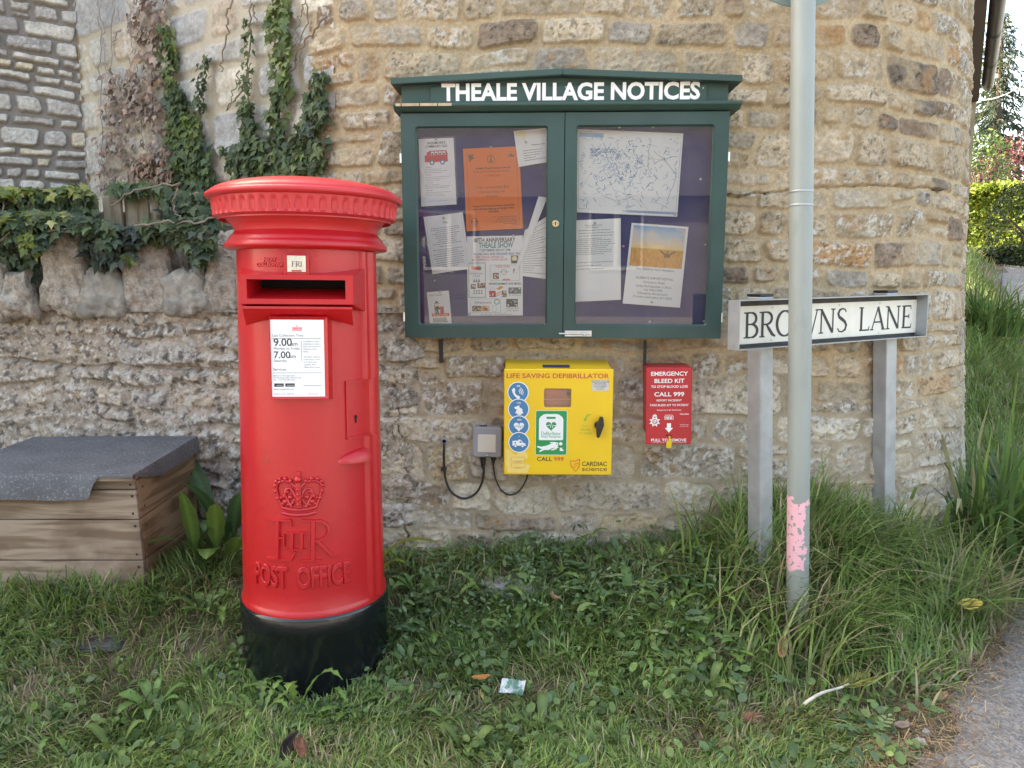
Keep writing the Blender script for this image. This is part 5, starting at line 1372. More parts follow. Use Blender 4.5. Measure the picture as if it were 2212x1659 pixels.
# the lying figure
def zp(*pts): return [Pc(*q) for q in pts]
mb.stroke(zp((868, 786), (900, 797), (940, 790), (985, 778)), [5 * S, 9 * S, 10 * S, 14 * S], zz_ + .0007, 0)
mb.stroke(zp((886, 826), (920, 806), (955, 806), (985, 785)), [5 * S, 8 * S, 9 * S, 13 * S], zz_ + .00075, 0)
mb.stroke(zp((978, 784), (1005, 778), (1030, 775)), [19 * S, 18 * S, 17 * S], zz_ + .0008, 0)
mb.stroke(zp((968, 757), (1005, 758), (1030, 766)), [4 * S, 6 * S, 8 * S], zz_ + .00085, 0); mb.stroke(zp((1030, 786), (1005, 806), (978, 814)), [8 * S, 6 * S, 4 * S], zz_ + .0009, 0)
mb.disc(*Pc(1050, 766), 13 * S, zz_ + .0009, 0, 18); mb.rect(Pc(1054, 0)[0], Pc(1084, 0)[0], Pc(0, 817)[1], Pc(0, 792)[1], zz_ + .0007, 0); X, Y_ = Pc(1069, 803); heart(X, Y_, 10 * S, zz_ + .001, 2)
for q in ((1018, 768), (1030, 786)): mb.disc(*Pc(*q), 5 * S, zz_ + .0012, 2, 10)
X, Y_ = Pc(868, 898); capx = 33 * S; mb.text('CALL', X, Y_, cap=capx, width=116 * S, z=zz_, m=6, align='l', weight=.012); mb.text('999', X + 131 * S, Y_, cap=capx, width=76 * S, z=zz_, m=3, align='l', weight=.012)
X, Y_ = Pc(1214, 936); mb.text('CARDIAC', X, Y_, cap=36 * S, width=193 * S, z=zz_, m=6, align='l', weight=.012); X, Y_ = Pc(1214, 975); mb.text('science', X, Y_, width=193 * S, size=52 * S, z=zz_, m=6, align='l')
mb.stroke(zp((1196, 884), (1160, 900), (1122, 897), (1130, 935), (1165, 980), (1190, 945), (1196, 884)), 4.5 * S, zz_, 4); mb.stroke(zp((1185, 915), (1150, 925), (1175, 935), (1150, 945)), 4 * S, zz_ + .0001, 4)
mb.stroke(zp((1281, 540), (1255, 548), (1240, 575)), [3 * S, 6 * S, 7 * S], zz_, 5); mb.face(zp((1224, 572), (1252, 576), (1235, 598)), zz_ + .0001, 5)
for t_, y in (('Turn', 637), ('Handle', 664), ('To Open', 692)): X, Y_ = Pc(1238, y); mb.text(t_, X, Y_, cap=17 * S, z=zz_, m=5, stretch=1.12)
q0, q1 = Pc(1291, 358), Pc(1419, 277); mb.rect(q0[0], q1[0], q0[1], q1[1], zz_, 7)
for i, t_ in enumerate(('This defibrillator is only accessible', 'via the keypad code. Please dial', '999 in case of cardiac', 'arrest. The code shall be', 'given by the ambulance', 'service. Only for', 'authorised use.')): mb.text(t_, (q0[0] + q1[0]) / 2, q1[1] - (10 + 10.4 * i) * S, size=10 * S, z=zz_ + .0003, m=6, weight=.01)
mb.face(zp((632, 800), (660, 815), (700, 855), (745, 820), (785, 825), (800, 870), (760, 905), (820, 935), (790, 990), (640, 990), (625, 900)), zz_ - .0003, 8)
for (ya, yb_) in ((868, 900), (914, 948)):
    q0, q1 = Pc(668, yb_), Pc(777, ya); o = mb.rrect(q0[0], q1[0], q0[1], q1[1], 8 * S); i_ = mb.rrect(q0[0] + 2 * S, q1[0] - 2 * S, q0[1] + 2 * S, q1[1] - 2 * S, 6 * S); n = len(o)
    mb.add([(x, y, zz_) for x, y in o] + [(x, y, zz_) for x, y in i_], [(i, (i + 1) % n, n + (i + 1) % n, n + i) for i in range(n)], 3)
    X, Y_ = Pc(722, yb_ + 6); mb.rect(X - 26 * S, X + 26 * S, Y_ - 1.5 * S, Y_ + 1.5 * S, zz_, 3)
mb.build('printed_signs', DM, dr, CM)
mb = MB(); hx, hy = Pc(1337, 620)
mb.lathe([(.015, 0), (.015, .010), (.012, .016), (.0001, .017)], 20, 0, 0, 0)
mb.V = [(x + hx, y + hy, z + .0005) for x, y, z in mb.V]
hp = zp((1345, 548), (1370, 550), (1376, 612), (1340, 708), (1320, 706), (1316, 625))
mb.prism([(x + (.0), y) for x, y in hp], .016, .036)
mb.build('handle', M_BLKP, dr, CM, bevel=.004)

# ------------------------------------------------------------------ bleed kit box
a, b, c = at(1395, 794.5, 2.845), at(1497.5, 793.6, 2.835), at(1394, 961, 2.85)
FK = Frame(a, b - a, a - c); CM = FK.map()
def Pk(x, y, z=0.0): return FK.px(*z6(x, y), z)
kit = thing('bleed_kit_cabinet', 'small red emergency bleed kit box hung on the wall', 'bleed kit box', FK.w(.1, -.15))
M_KRED = mat('red powder coat', (.46, .012, .022), .4, var=.08, vscale=8, bump=.06, bscale=120, coat=.1)
x0, y0 = Pk(1702, 773); x1, y1 = Pk(2062, 182)
mb = MB(); mb.box(x0 + .003, x1 - .003, y0 + .04, y1 + .002, -.15, -.012)
mb.build('case', M_KRED, kit, CM, bevel=.002)
sl0, sl1 = Pk(1857, 706), Pk(1902, 698)
mb = MB(); mb.box(x0, x1, y0, y1, -.0115, 0); fr = mb.build('front_panel', M_KRED, kit, CM, bevel=.003)
mb = MB(); mb.rect(sl0[0], sl1[0], sl0[1], sl1[1], .0006); mb.build('tag_slot', M_DARK, fr, CM)
S = (x1 - x0) / 360.0; zz_ = .0008
mb = MB(); xm = (x0 + x1) / 2
for t_, y, cap_, w_, wt in (('EMERGENCY', 243, 33, 288, .02), ('BLEED KIT', 298, 33, 234, .02), ('TO STOP BLOOD LOSS', 336, 19, 287, .02), ('CALL 999', 401, 34, 234, .02), ('REPORT INCIDENT', 440, 16, 198, .015), ('TAKE BLEED KIT TO PATIENT', 477, 17, 305, .015), ('Saving Lives in the Community', 511, 10, 190, .01), ('PULL TO REMOVE', 748, 23, 277, .02)):
    X, Y_ = Pk(1886, y); mb.text(t_, xm + .001, Y_, cap=cap_ * S, width=w_ * S, z=zz_, m=0, weight=wt)
X, Y_ = Pk(1880, 760); mb.text('A HeartSafe initiative in partnership  © Copyright 2023', X, Y_, width=275 * S, size=9 * S, z=zz_, m=0)
X, Y_ = Pk(1881, 580); mb.rect(X - 35 * S, X + 35 * S, Y_, Y_ + 30 * S, zz_, 0); mb.rect(X - 32 * S, X + 32 * S, Y_ + 3 * S, Y_ + 27 * S, zz_ + .0002, 1); mb.text('NHS', X, Y_ + 5 * S, cap=19 * S, width=52 * S, z=zz_ + .0004, m=0, weight=.03); mb.text('Supported by', X, Y_ + 34 * S, size=11 * S, z=zz_, m=0)
X, Y_ = Pk(1881, 645); mb.rect(X - 16 * S, X + 16 * S, Y_ - 5 * S, Y_ + 38 * S, zz_, 0); mb.face([(X - 32 * S, Y_), (X + 32 * S, Y_), (X, Y_ - 37 * S)], zz_ + .0001, 0)
X, Y_ = Pk(2000, 543); mb.text('HeartSafe', X, Y_, cap=13 * S, z=zz_, m=0, weight=.01); X, Y_ = Pk(1998, 622); mb.text('Scan QR to learn', X, Y_, size=10 * S, z=zz_, m=0); X, Y_ = Pk(1998, 634); mb.text('more & re-order', X, Y_, size=10 * S, z=zz_, m=0)
X, Y_ = Pk(1772, 596)                                  # police star badge with a crown
for k in range(8):
    a_ = 2 * math.pi * k / 8 + math.pi / 8; 
    mb.face([(X + 46 * S * math.cos(a_), Y_ + 46 * S * math.sin(a_)), (X + 26 * S * math.cos(a_ + .42), Y_ + 26 * S * math.sin(a_ + .42)), (X + 26 * S * math.cos(a_ - .42), Y_ + 26 * S * math.sin(a_ - .42))], zz_ + .00004 * k, 0)
mb.ring(X, Y_, 18 * S, 30 * S, zz_ + .0006, 0, 24); mb.ring(X, Y_, 21 * S, 23 * S, zz_ + .0008, 1, 24); mb.face([(X - 12 * S, Y_ + 12 * S), (X + 12 * S, Y_ + 12 * S), (X + 12 * S, Y_ - 3 * S), (X, Y_ - 15 * S), (X - 12 * S, Y_ - 3 * S)], zz_ + .0006, 0)
mb.stroke([(X - 10 * S, Y_ + 8 * S), (X + 9 * S, Y_ - 6 * S)], 2 * S, zz_ + .0009, 1)
mb.face([(X - 13 * S, Y_ + 40 * S), (X + 13 * S, Y_ + 40 * S), (X + 16 * S, Y_ + 52 * S), (X + 6 * S, Y_ + 55 * S), (X, Y_ + 48 * S), (X - 6 * S, Y_ + 55 * S), (X - 16 * S, Y_ + 52 * S)], zz_ + .0007, 0); mb.disc(X, Y_ + 58 * S, 4 * S, zz_ + .0007, 0, 8)
mb.build('printed_words', [M_WHT, M_KRED], fr, CM)
mb = MB(); hp = [Pk(*q) for q in ((1876, 704), (1890, 704), (1888, 722), (1903, 742), (1896, 798), (1858, 796), (1860, 752), (1878, 738))]
mb.prism(hp, .004, .010); tag(mb.build('pull_tag', mat('yellow plastic tag', (.75, .50, .01), .4), None, CM, bevel=.0015), 'yellow plastic pull tag hanging from the slot of the red box', 'pull tag')

# ------------------------------------------------------------------ switch box and cables
a, b, c = at(1021, 923, 2.925), at(1084, 924, 2.92), at(1021, 987, 2.925)
FS = Frame(a, b - a, a - c); CM = FS.map()
def Ps(x, y, z=0.0): return FS.px(*z6(x, y), z)
box = thing('switch_box', 'grey square weatherproof switch box with a milky white cover', 'electrical box', FS.w(.05, -.05))
x0, y0 = Ps(375, 870); x1, y1 = Ps(597, 640)
M_GP = mat('grey plastic', (.27, .28, .31), .45, var=.06, coat=.05)
mb = MB(); mb.prism(mb.rrect(x0, x1, y0, y1, .012), -.075, 0); mb.build('body', M_GP, box, CM, bevel=.005)
q0, q1 = Ps(412, 832), Ps(553, 697); mb = MB(); mb.prism(mb.rrect(q0[0], q1[0], q0[1], q1[1], .004), -.002, .0035); mb.build('cover_window', mat('milky plastic', (.56, .53, .47), .25, var=.05, coat=.3), box, CM, bevel=.002)
X, Y_ = Ps(485, 857); mb = MB(); mb.ball((X, Y_, .002), .0045, 0, 10, 6); mb.build('cover_screw', M_BRASS, box, CM)
X, Y_ = Ps(460, 640); mb = MB()
for k in range(5): mb.box(X - .018 + .006 * k, X - .014 + .006 * k, Y_ + .0005, Y_ + .004 + .001 * (k % 2), -.03, -.01)
mb.build('hinge_clips', M_BLKP, box, CM)
for (x, ya, yb_, r) in ((454, 870, 955, .0085), (532, 870, 912, .0075)):
    mb = MB(); t0, t1 = Ps(x, ya, -.035), Ps(x, yb_, -.035)
    mb.tube([(t0[0], t0[1] + .002, -.035), (t0[0], (t0[1] + t1[1]) / 2, -.035)], r * 1.25, 10); mb.tube([(t0[0], (t0[1] + t1[1]) / 2, -.035), (t1[0], t1[1], -.035)], [r, r * .7], 10)
    mb.build('cable_gland', M_BLKP, box, CM)
def cable(pts, r, label, z=-.018, ends=()):
    q = [Ps(*p) for p in pts]; path = []
    for i in range(len(q) - 1):
        p0, p1, p2, p3 = q[max(i - 1, 0)], q[i], q[i + 1], q[min(i + 2, len(q) - 1)]
        for k in range(8):
            t = k / 8; f = lambda a, b, c, d: .5 * (2 * b + (c - a) * t + (2 * a - 5 * b + 4 * c - d) * t * t + (3 * b - a - 3 * c + d) * t ** 3)
            zq = z
            n_ = len(q) - 1; tt = (i + t) / n_
            if 'in' in ends and tt < .12: zq = z - .05 * (1 - tt / .12)
            if 'out' in ends and tt > .85: zq = z - .02 * (tt - .85) / .15
            path.append((f(p0[0], p1[0], p2[0], p3[0]), f(p0[1], p1[1], p2[1], p3[1]), zq))
    path.append((*q[-1], path[-1][2])); m = MB(); m.tube(path, r, 10)
    o = m.build('power_cable', M_BLKP, None, CM, smooth=True)
    return tag(o, label, 'cable')
mb = MB(); X, Y_ = Ps(155, 748, -.02); mb.lathe([(.012, -.04), (.0125, .002), (.0085, .003), (.008, -.01)], 18, 0, 0, 0, caps=False); mb.disc(0, 0, .0081, -.008, 1, 16)
gr_ = tag(mb.build('cable_sleeve', [M_GP, M_DARK], None, lambda V: CM(V + np.array((X, Y_, -.02)))), 'small round grey sleeve where the thick cable leaves the wall', 'cable sleeve')
cb = cable([(158, 745), (152, 765), (148, 850), (152, 960), (165, 1060), (210, 1150), (300, 1196), (390, 1160), (440, 1080), (455, 1000), (455, 940)], .0048, 'thick black cable looping from a hole in the wall to the grey box', ends=('in',))
cable([(532, 900), (532, 960), (550, 1050), (590, 1130), (650, 1168), (715, 1150), (765, 1090), (790, 1030), (797, 1000)], .0034, 'thin black cable looping from the grey box up to the yellow cabinet', ends=('out',))
mb = MB(); X, Y_ = Ps(148, 962, -.018); mb.box(X - .009, X + .012, Y_ - .006, Y_ + .006, -.06, -.011); o = mb.build('cable_clip', M_BLKP, cb, CM, bevel=.001)

# ------------------------------------------------------------------ street name sign on two steel posts
a = at(1597, 703, 2.52)
def solve_far(px, hpx0, hpx1, Y): return Y * hpx0 / hpx1
b = at(2004, 681, 2.52 * 110.5 / 93.0)
up = Vector((0, 0, 1)); b.z = a.z + (b.z - a.z) * 1.0
FN = Frame(a, b - a, up); CM = FN.map(); P = FN.px
LEN = (b - a).length
sg = thing('street_name_sign', 'white street name plate in a grey metal tray on two square posts', 'street sign', FN.w(LEN / 2, -.5))
y1 = P(1597, 649)[1]; y0 = P(1597, 757)[1]
M_TRAY = mat('grey aluminium', (.36, .38, .40), .45, .5, var=.12, vscale=20, dirt=(.16, .16, .15), dscale=12, dcut=(.6, .75), damt=.5)
M_TRIN = mat('dirty black tray lining', (.035, .036, .036), .6, var=.4, vscale=20, dirt=(.14, .14, .12), dscale=9, dcut=(.52, .7), damt=.5)
mb = MB(); tk = .003
mb.box(0, tk, y0, y1, -.052, 0); mb.box(LEN - tk, LEN, y0, y1, -.052, 0); mb.box(tk, LEN - tk, y0, y0 + tk, -.052, 0); mb.box(tk, LEN - tk, y1 - tk, y1, -.052, 0); mb.box(tk, LEN - tk, y0 + tk, y1 - tk, -.052, -.049)
tray = mb.build('tray', M_TRAY, sg, CM)
mb = MB(); mb.rect(tk + .0005, LEN - tk - .0005, y0 + tk + .0005, y1 - tk - .0005, -.0486); 
for (ya, zs) in ((y1 - tk - .0006, 1), (y0 + tk + .0006, -1)): mb.add([(tk, ya, -.0485), (LEN - tk, ya, -.0485), (LEN - tk, ya, -.006), (tk, ya, -.006)], [(0, 1, 2, 3)])
mb.build('tray_lining', M_TRIN, tray, CM)
zp_ = -.046
def zs_(x, y): return x * .4791 + 1538, y * .4791 + 587.5
q0 = FN.px(*zs_(122, 330), zp_); q1 = FN.px(*zs_(928, 122), zp_); q2 = FN.px(*zs_(122, 158), zp_); q3 = FN.px(*zs_(925, 270), zp_)
pa, pb_ = max(q0[0], .004), q1[0]; pya, pyb = (q0[1] + q3[1]) / 2, (q2[1] + q1[1]) / 2
M_NP = mat('white enamel name plate', (.74, .73, .66), .35, var=.06, vscale=9, dirt=(.40, .37, .27), dscale=5, dcut=(.45, .8), damt=.6, stretch=(1, 1, .45), coat=.1)
mb = MB(); mb.prism(mb.rrect(pa, pb_, pya, pyb, .008), -.049, zp_); plate = mb.build('name_plate', M_NP, sg, CM, bevel=.001)
mb = MB(); t0 = FN.px(*zs_(148, 300), zp_); t1 = FN.px(*zs_(898, 250), zp_); t2 = FN.px(*zs_(148, 186), zp_); t3 = FN.px(*zs_(898, 148), zp_)
SERIF['O'] = (0.86, SERIF['O'][1])
serif_text(mb, 'BROWNS LANE', t0[0] - .008, t1[0] + .004, (t0[1] + t1[1]) / 2, (t2[1] + t3[1]) / 2, zp_ + .0006, 0, 0, .95)
mb.build('name_letters', M_INK, plate, CM)
mb = MB()
for f in (.16, .52, .76): 
    for yy in (pya + .009, pyb - .009): mb.ball((pa + (pb_ - pa) * f, yy, zp_), .004, 0, 8, 5, (1, 1, .6))
for yy in (pya + .009, pyb - .009): mb.ball((pb_ - .012, yy, zp_), .004, 0, 8, 5, (1, 1, .6))
mb.build('rivets', mat('white painted rivet', (.62, .61, .56), .4), plate, CM)
def sq_post(name, px_top, px_bot, ybot):
    hw = .031
    # centre of the post behind the tray
    xt = FN.px(px_top, 760, -.08)[0]
    zb = ybot
    p = FN.w(xt, 0, -.086)
    pt_ = at(px_top, 720, p.y); pbm = at(px_bot, ybot, p.y + .02)
    top = Vector((p.x, p.y, FN.w(xt, y1 + .008).z)); lean = (pbm - pt_); lean = Vector((lean.x / lean.z, 0, 1.0))
    bz = float(ground_z(p.x, p.y)) - .15
    bot = top + lean * (bz - top.z)
    ca, sa = FN.ex, FN.ez
    mb = MB(); V = []
    for c in (bot, top):
        for sx, sy in ((-1, -1), (1, -1), (1, 1), (-1, 1)): V.append(c + ca * hw * sx + sa * hw * sy)
    mb.add(V, [(3, 2, 1, 0), (4, 5, 6, 7)] + [(i, (i + 1) % 4, 4 + (i + 1) % 4, 4 + i) for i in range(4)])
    o = mb.build('post', M_STEEL, sg, bevel=.004)
    mb = MB(); V = []
    for dz in (0.0005, .010):
        for sx, sy in ((-1, -1), (1, -1), (1, 1), (-1, 1)): V.append(top + ca * (hw + .001) * sx + sa * (hw + .001) * sy + up * dz)
    mb.add(V, [(3, 2, 1, 0), (4, 5, 6, 7)] + [(i, (i + 1) % 4, 4 + (i + 1) % 4, 4 + i) for i in range(4)])
    mb.build('post_cap', M_BLKP, o, bevel=.002)
sq_post('l', 1641, 1637, 1200); sq_post('r', 1909, 1900, 1080)

# ------------------------------------------------------------------ round sign post standing in front
pt_, pb2 = at(1735, -10, 2.50), at(1722, 1350, 2.50)
po = thing('sign_pole', 'tall round grey metal pole with a torn pink sticker near its foot', 'pole', (pb2.x, pb2.y, pb2.z))
axis_ = (pt_ - pb2).normalized()
def on_pole(z): return pb2 + axis_ * ((z - pb2.z) / axis_.z)
r_p = .0365
def pole_paint():
    m = mat('pale grey green pole paint', (.275, .305, .288), .5, .15, var=.10, vscale=9, bump=.1, bscale=40, stretch=(1, 1, .35), dirt=(.21, .235, .22), dscale=16, dcut=(.58, .72), damt=.55)
    t, N, L, Pn = nodes_of(m); src = Pn.inputs['Base Color'].links[0].from_socket
    tc = N.new('ShaderNodeTexCoord'); sp = N.new('ShaderNodeSeparateXYZ'); L.new(tc.outputs['Object'], sp.inputs[0])
    nz = N.new('ShaderNodeTexNoise'); nz.inputs['Scale'].default_value = 15; nz.inputs['Detail'].default_value = 9; nz.inputs['Roughness'].default_value = .62; L.new(tc.outputs['Object'], nz.inputs[0])
    def math_(op, a, b):
        n = N.new('ShaderNodeMath'); n.operation = op
        for i, v in enumerate((a, b)):
            if isinstance(v, (int, float)): n.inputs[i].default_value = v
            else: L.new(v, n.inputs[i])
        return n.outputs[0]
    z = sp.outputs['Z']; wob = math_('MULTIPLY', math_('SUBTRACT', nz.outputs[0], .5), .16)
    zz = math_('ADD', z, wob)
    k = math_('MULTIPLY', math_('GREATER_THAN', zz, PK0), math_('LESS_THAN', zz, PK1))
    xx = math_('ADD', sp.outputs['X'], math_('MULTIPLY', wob, .7))
    k = math_('MULTIPLY', k, math_('LESS_THAN', xx, .002))
    n2 = N.new('ShaderNodeTexNoise'); n2.inputs['Scale'].default_value = 60; n2.inputs['Detail'].default_value = 4; L.new(tc.outputs['Object'], n2.inputs[0])
    k = math_('MULTIPLY', k, math_('LESS_THAN', n2.outputs[0], .60))
    mix = N.new('ShaderNodeMix'); mix.data_type = 'RGBA'; L.new(k, mix.inputs[0]); L.new(src, mix.inputs[6]); mix.inputs[7].default_value = (.80, .43, .50, 1)
    L.new(mix.outputs[2], Pn.inputs['Base Color'])
    return m
PK0 = at(1715, 1232, 2.47).z - pb2.z; PK1 = at(1715, 1085, 2.47).z - pb2.z
mb = MB(); zs = np.linspace(pb2.z - .3, 3.1, 30); mb.tube([on_pole(z) for z in zs], r_p, 32)
tube_o = mb.build('shaft', pole_paint(), po, smooth=True)
for o in (tube_o,): autosmooth(o, 50)
for y in (411, 441):
    zc = at(1728, y, 2.46).z; c = on_pole(zc); mb = MB(); mb.lathe([(r_p, -.004), (r_p + .0012, -.003), (r_p + .0012, .003), (r_p, .004)], 32, 0, 0, 0, caps=False)
    mb.build('band', M_STEEL, po, lambda V, c=c: V + np.array(c), smooth=True)
c = at(1735, -131, 2.56)
M_BACK = mat('grey green sign back', (.20, .255, .235), .55, .1, var=.15)
mb = MB(); V = []; n = 40; Rd = .205
for zf in (0, .004):
    for i in range(n): V.append((c.x + Rd * math.cos(2 * math.pi * i / n), c.y + zf, c.z + Rd * math.sin(2 * math.pi * i / n)))
mb.add(V, [list(range(n)), list(range(n, 2 * n))[::-1]] + [(i, n + i, n + (i + 1) % n, (i + 1) % n) for i in range(n)])
disc = mb.build('sign_disc', M_BACK, po)
mb = MB(); mb.box(c.x - .06, c.x + .06, c.y - .012, c.y - .001, c.z - .012, c.z + .012); mb.lathe([(r_p, -.012), (r_p + .003, -.012), (r_p + .003, .012), (r_p, .012)], 24, 0, 0, 0, caps=False)
q = on_pole(c.z); mb.V = [v if i < 8 else (v[0] + q.x, v[1] + q.y, v[2] + q.z) for i, v in enumerate(mb.V)]
mb.build('clip', M_STEEL, disc)

# ------------------------------------------------------------------ timber bin with a felt lid
YF, YK = 2.53, 3.02
tr = at(282, 1025, YF - .03); bk = at(417, 943, YK)
fx = (tr.x + bk.x) / 2; lx0 = fx - .62
binn = thing('compost_bin', 'low timber bin with a sloping grey felt lid against the old wall', 'bin', (fx - .3, (YF + YK) / 2, .25))
def timber(name, col, s):
    m = bpy.data.materials.new(name); t, N, L, Pn = nodes_of(m)
    tc = N.new('ShaderNodeTexCoord'); mp = N.new('ShaderNodeMapping'); mp.inputs['Scale'].default_value = s; L.new(tc.outputs['Object'], mp.inputs[0])
    def noise(sc_, d, src, dist=0.0):
        n = N.new('ShaderNodeTexNoise'); n.inputs['Scale'].default_value = sc_; n.inputs['Detail'].default_value = d; n.inputs['Distortion'].default_value = dist; L.new(src, n.inputs[0]); return n.outputs[0]
    gr = noise(38, 5, mp.outputs[0], .6)
    cr = N.new('ShaderNodeValToRGB'); L.new(gr, cr.inputs[0])
    cr.color_ramp.elements[0].position = .40; cr.color_ramp.elements[0].color = (col[0] * .54, col[1] * .48, col[2] * .42, 1); cr.color_ramp.elements[1].position = .56; cr.color_ramp.elements[1].color = (*col, 1)
    mr = N.new('ShaderNodeMapRange'); mr.inputs[1].default_value = .53; mr.inputs[2].default_value = .66; L.new(noise(4.5, 6, tc.outputs['Object']), mr.inputs[0]); mr.inputs[4].default_value = .6
    mix = N.new('ShaderNodeMix'); mix.data_type = 'RGBA'; L.new(mr.outputs[0], mix.inputs[0]); L.new(cr.outputs[0], mix.inputs[6]); mix.inputs[7].default_value = (col[0] * .36, col[1] * .28, col[2] * .23, 1)
    L.new(mix.outputs[2], Pn.inputs['Base Color']); Pn.inputs['Roughness'].default_value = .8
    b = N.new('ShaderNodeBump'); b.inputs['Strength'].default_value = .5; b.inputs['Distance'].default_value = .002; L.new(gr, b.inputs['Height']); L.new(b.outputs[0], Pn.inputs['Normal'])
    return m
M_TIM = timber('weathered pale timber', (.31, .235, .17), (.09, 1, 1)); M_TIM2 = timber('brown end timber', (.27, .19, .11), (1, .09, 1))
def zf_(y): return at(290, y, YF).z
lev = [zf_(1275), zf_(1209), zf_(1122), zf_(1058), zf_(1036)]
flare = .018
mb = None
for i in range(len(lev) - 1):
    za, zb = lev[i] + .0015, lev[i + 1] - .0015
    mb = MB(); e0 = .035 * (1 - (za - lev[0]) / (lev[-1] - lev[0])); e1 = .035 * (1 - (zb - lev[0]) / (lev[-1] - lev[0]))
    V = []
    for z, e in ((za, e0), (zb, e1)):
        V += [(lx0 - e * .5, YF - e * .3, z), (fx + e * .6, YF - e * .3, z), (fx + e * .6, YF - e * .3 + .02, z), (lx0 - e * .5, YF - e * .3 + .02, z)]
    if i == 0:
        for k in range(4): V[k] = (V[k][0], V[k][1], V[k][2] - .12)
    mb.add(V, [(3, 2, 1, 0), (4, 5, 6, 7)] + [(k, (k + 1) % 4, 4 + (k + 1) % 4, 4 + k) for k in range(4)])
    o = mb.build('front_plank', M_TIM, binn, bevel=.003)
    mb = MB()
    for zz in ((za + .02, zb - .02) if zb - za > .05 else ((za + zb) / 2,)):
        mb.ball((fx - .018 + e0 * .5, YF - e0 * .3 + .0005, zz), .0045, 0, 8, 5, (1, .5, 1))
    mb.build('nails', M_IRON, o)
# end planks slope up to the back with the lid
def zside(y): return at(417, y, YK - .03).z
lid_f, lid_b = tr.z, bk.z
sl = (bk.z - tr.z) / (YK - YF + .03)
ev = [lev[0] - .14, lev[1] + .0, lev[2] + .0, lev[4] - .004]
bvz = [lev[0] - .08, zside(1130), zside(1040), lid_b - .035]
for i in range(3):
    mb = MB(); V = []
    for (f, g) in ((ev[i] + .0015, bvz[i] + .0015), (ev[i + 1] - .0015, bvz[i + 1] - .0015)):
        e = .035 * (1 - (f - lev[0]) / (lev[-1] - lev[0])) if f > lev[0] else .035
        V += [(fx - .02 + e * .6, YF + .0215, f), (fx + e * .6 - .001, YF + .0215, f), (fx + e * .3 - .001, YK - .02, g), (fx - .02 + e * .3, YK - .02, g)]
    mb.add(V, [(3, 2, 1, 0), (4, 5, 6, 7)] + [(k, (k + 1) % 4, 4 + (k + 1) % 4, 4 + k) for k in range(4)])
    o = mb.build('end_plank', M_TIM2, binn, bevel=.003)
    mb = MB()
    for fy in (.06, .94):
        for fz in (.25, .75):
            f = ev[i] + (ev[i + 1] - ev[i]) * fz; g = bvz[i] + (bvz[i + 1] - bvz[i]) * fz; e = .035 * (1 - (f - lev[0]) / (lev[-1] - lev[0]))
            mb.ball((fx + (e * .6 + (e * .3 - e * .6) * fy) - .0005, YF + .0215 + (YK - .02 - YF - .0215) * fy, f + (g - f) * fy), .0045, 0, 8, 5, (.5, 1, 1))
    mb.build('nails', M_IRON, o)
mb = MB(); mb.box(lx0, lx0 + .02, YF + .021, YK - .02, lev[0] - .1, lev[3]); mb.box(lx0, fx, YK - .02, YK - .001, lev[0] - .1, lid_b - .04); mb.build('back_planks', M_TIM2, binn)
M_FELTR = mat('grey roofing felt', (.12, .124, .132), .95, var=.25, vscale=7, bump=1.0, bscale=420, dirt=(.34, .34, .35), dscale=130, dcut=(.54, .64), damt=.6)
mb = MB(); nx, ny = 40, 26
V = []; F = []
X0_, X1_ = lx0 - .03, fx + .012; Yf, Yb_ = YF - .035, YK + .005
prof_ = [(0, -.085), (.0, -.045), (.0, -.012), (.006, .0)]
for j in range(ny + 4):
    for i in range(nx + 1):
        x = X0_ + (X1_ - X0_) * i / nx
        if j < 4:
            dy, dz = prof_[j]; y = Yf + dy
            wav = .012 * (float(fbm(np.array(x * 7), np.array(0.3), 5, 2)) - .5)
            cut = 1.0
            if x > X1_ - .125: cut = .12 + .0 * x
            elif x > X1_ - .15: cut = .12 + .88 * (X1_ - .125 - x + 0) / .025
            z = lid_f + dz * cut + (wav if j == 0 else 0) * cut
            y += (-.004 * (3 - j) * cut)
        else:
            t = (j - 3) / ny; y = Yf + .006 + (Yb_ - Yf - .006) * t; z = lid_f + (lid_b - lid_f) * t + .004 * (float(fbm(np.array(x * 6), np.array(y * 6), 6, 2)) - .5)
        V.append((x, y, z))
for j in range(ny + 3):
    for i in range(nx): F.append((j * (nx + 1) + i, j * (nx + 1) + i + 1, (j + 1) * (nx + 1) + i + 1, (j + 1) * (nx + 1) + i))
mb.add(V, F)
n0 = len(mb.V)                                          # turned-down side flap
V = []
for j in range(ny + 1):
    t = j / ny; y = Yf + .006 + (Yb_ - Yf - .006) * t; z = lid_f + (lid_b - lid_f) * t
    d = .008 if t < .02 else (.012 + .05 * min(1, (t - .02) / .33))
    V += [(X1_, y, z + .001), (X1_ + .004, y, z - .008 if d > .01 else z - .004), (X1_ + .005, y, z - d)]
mb.add(V, [(3 * j + k, 3 * j + 3 + k, 3 * j + 4 + k, 3 * j + 1 + k) for j in range(ny) for k in range(2)])
mb.build('felt_lid', M_FELTR, binn, smooth=True)
mb = MB(); V = [(X0_ + .005, Yf + .008, lid_f - .006), (X1_ - .004, Yf + .008, lid_f - .006), (X1_ - .004, Yb_ - .01, lid_b - .006), (X0_ + .005, Yb_ - .01, lid_b - .006)]
mb.add(V + [(x, y, z - .018) for x, y, z in V], [(0, 1, 2, 3), (7, 6, 5, 4), (0, 4, 5, 1), (1, 5, 6, 2), (2, 6, 7, 3), (3, 7, 4, 0)]); mb.build('lid_board', M_TIM, binn)

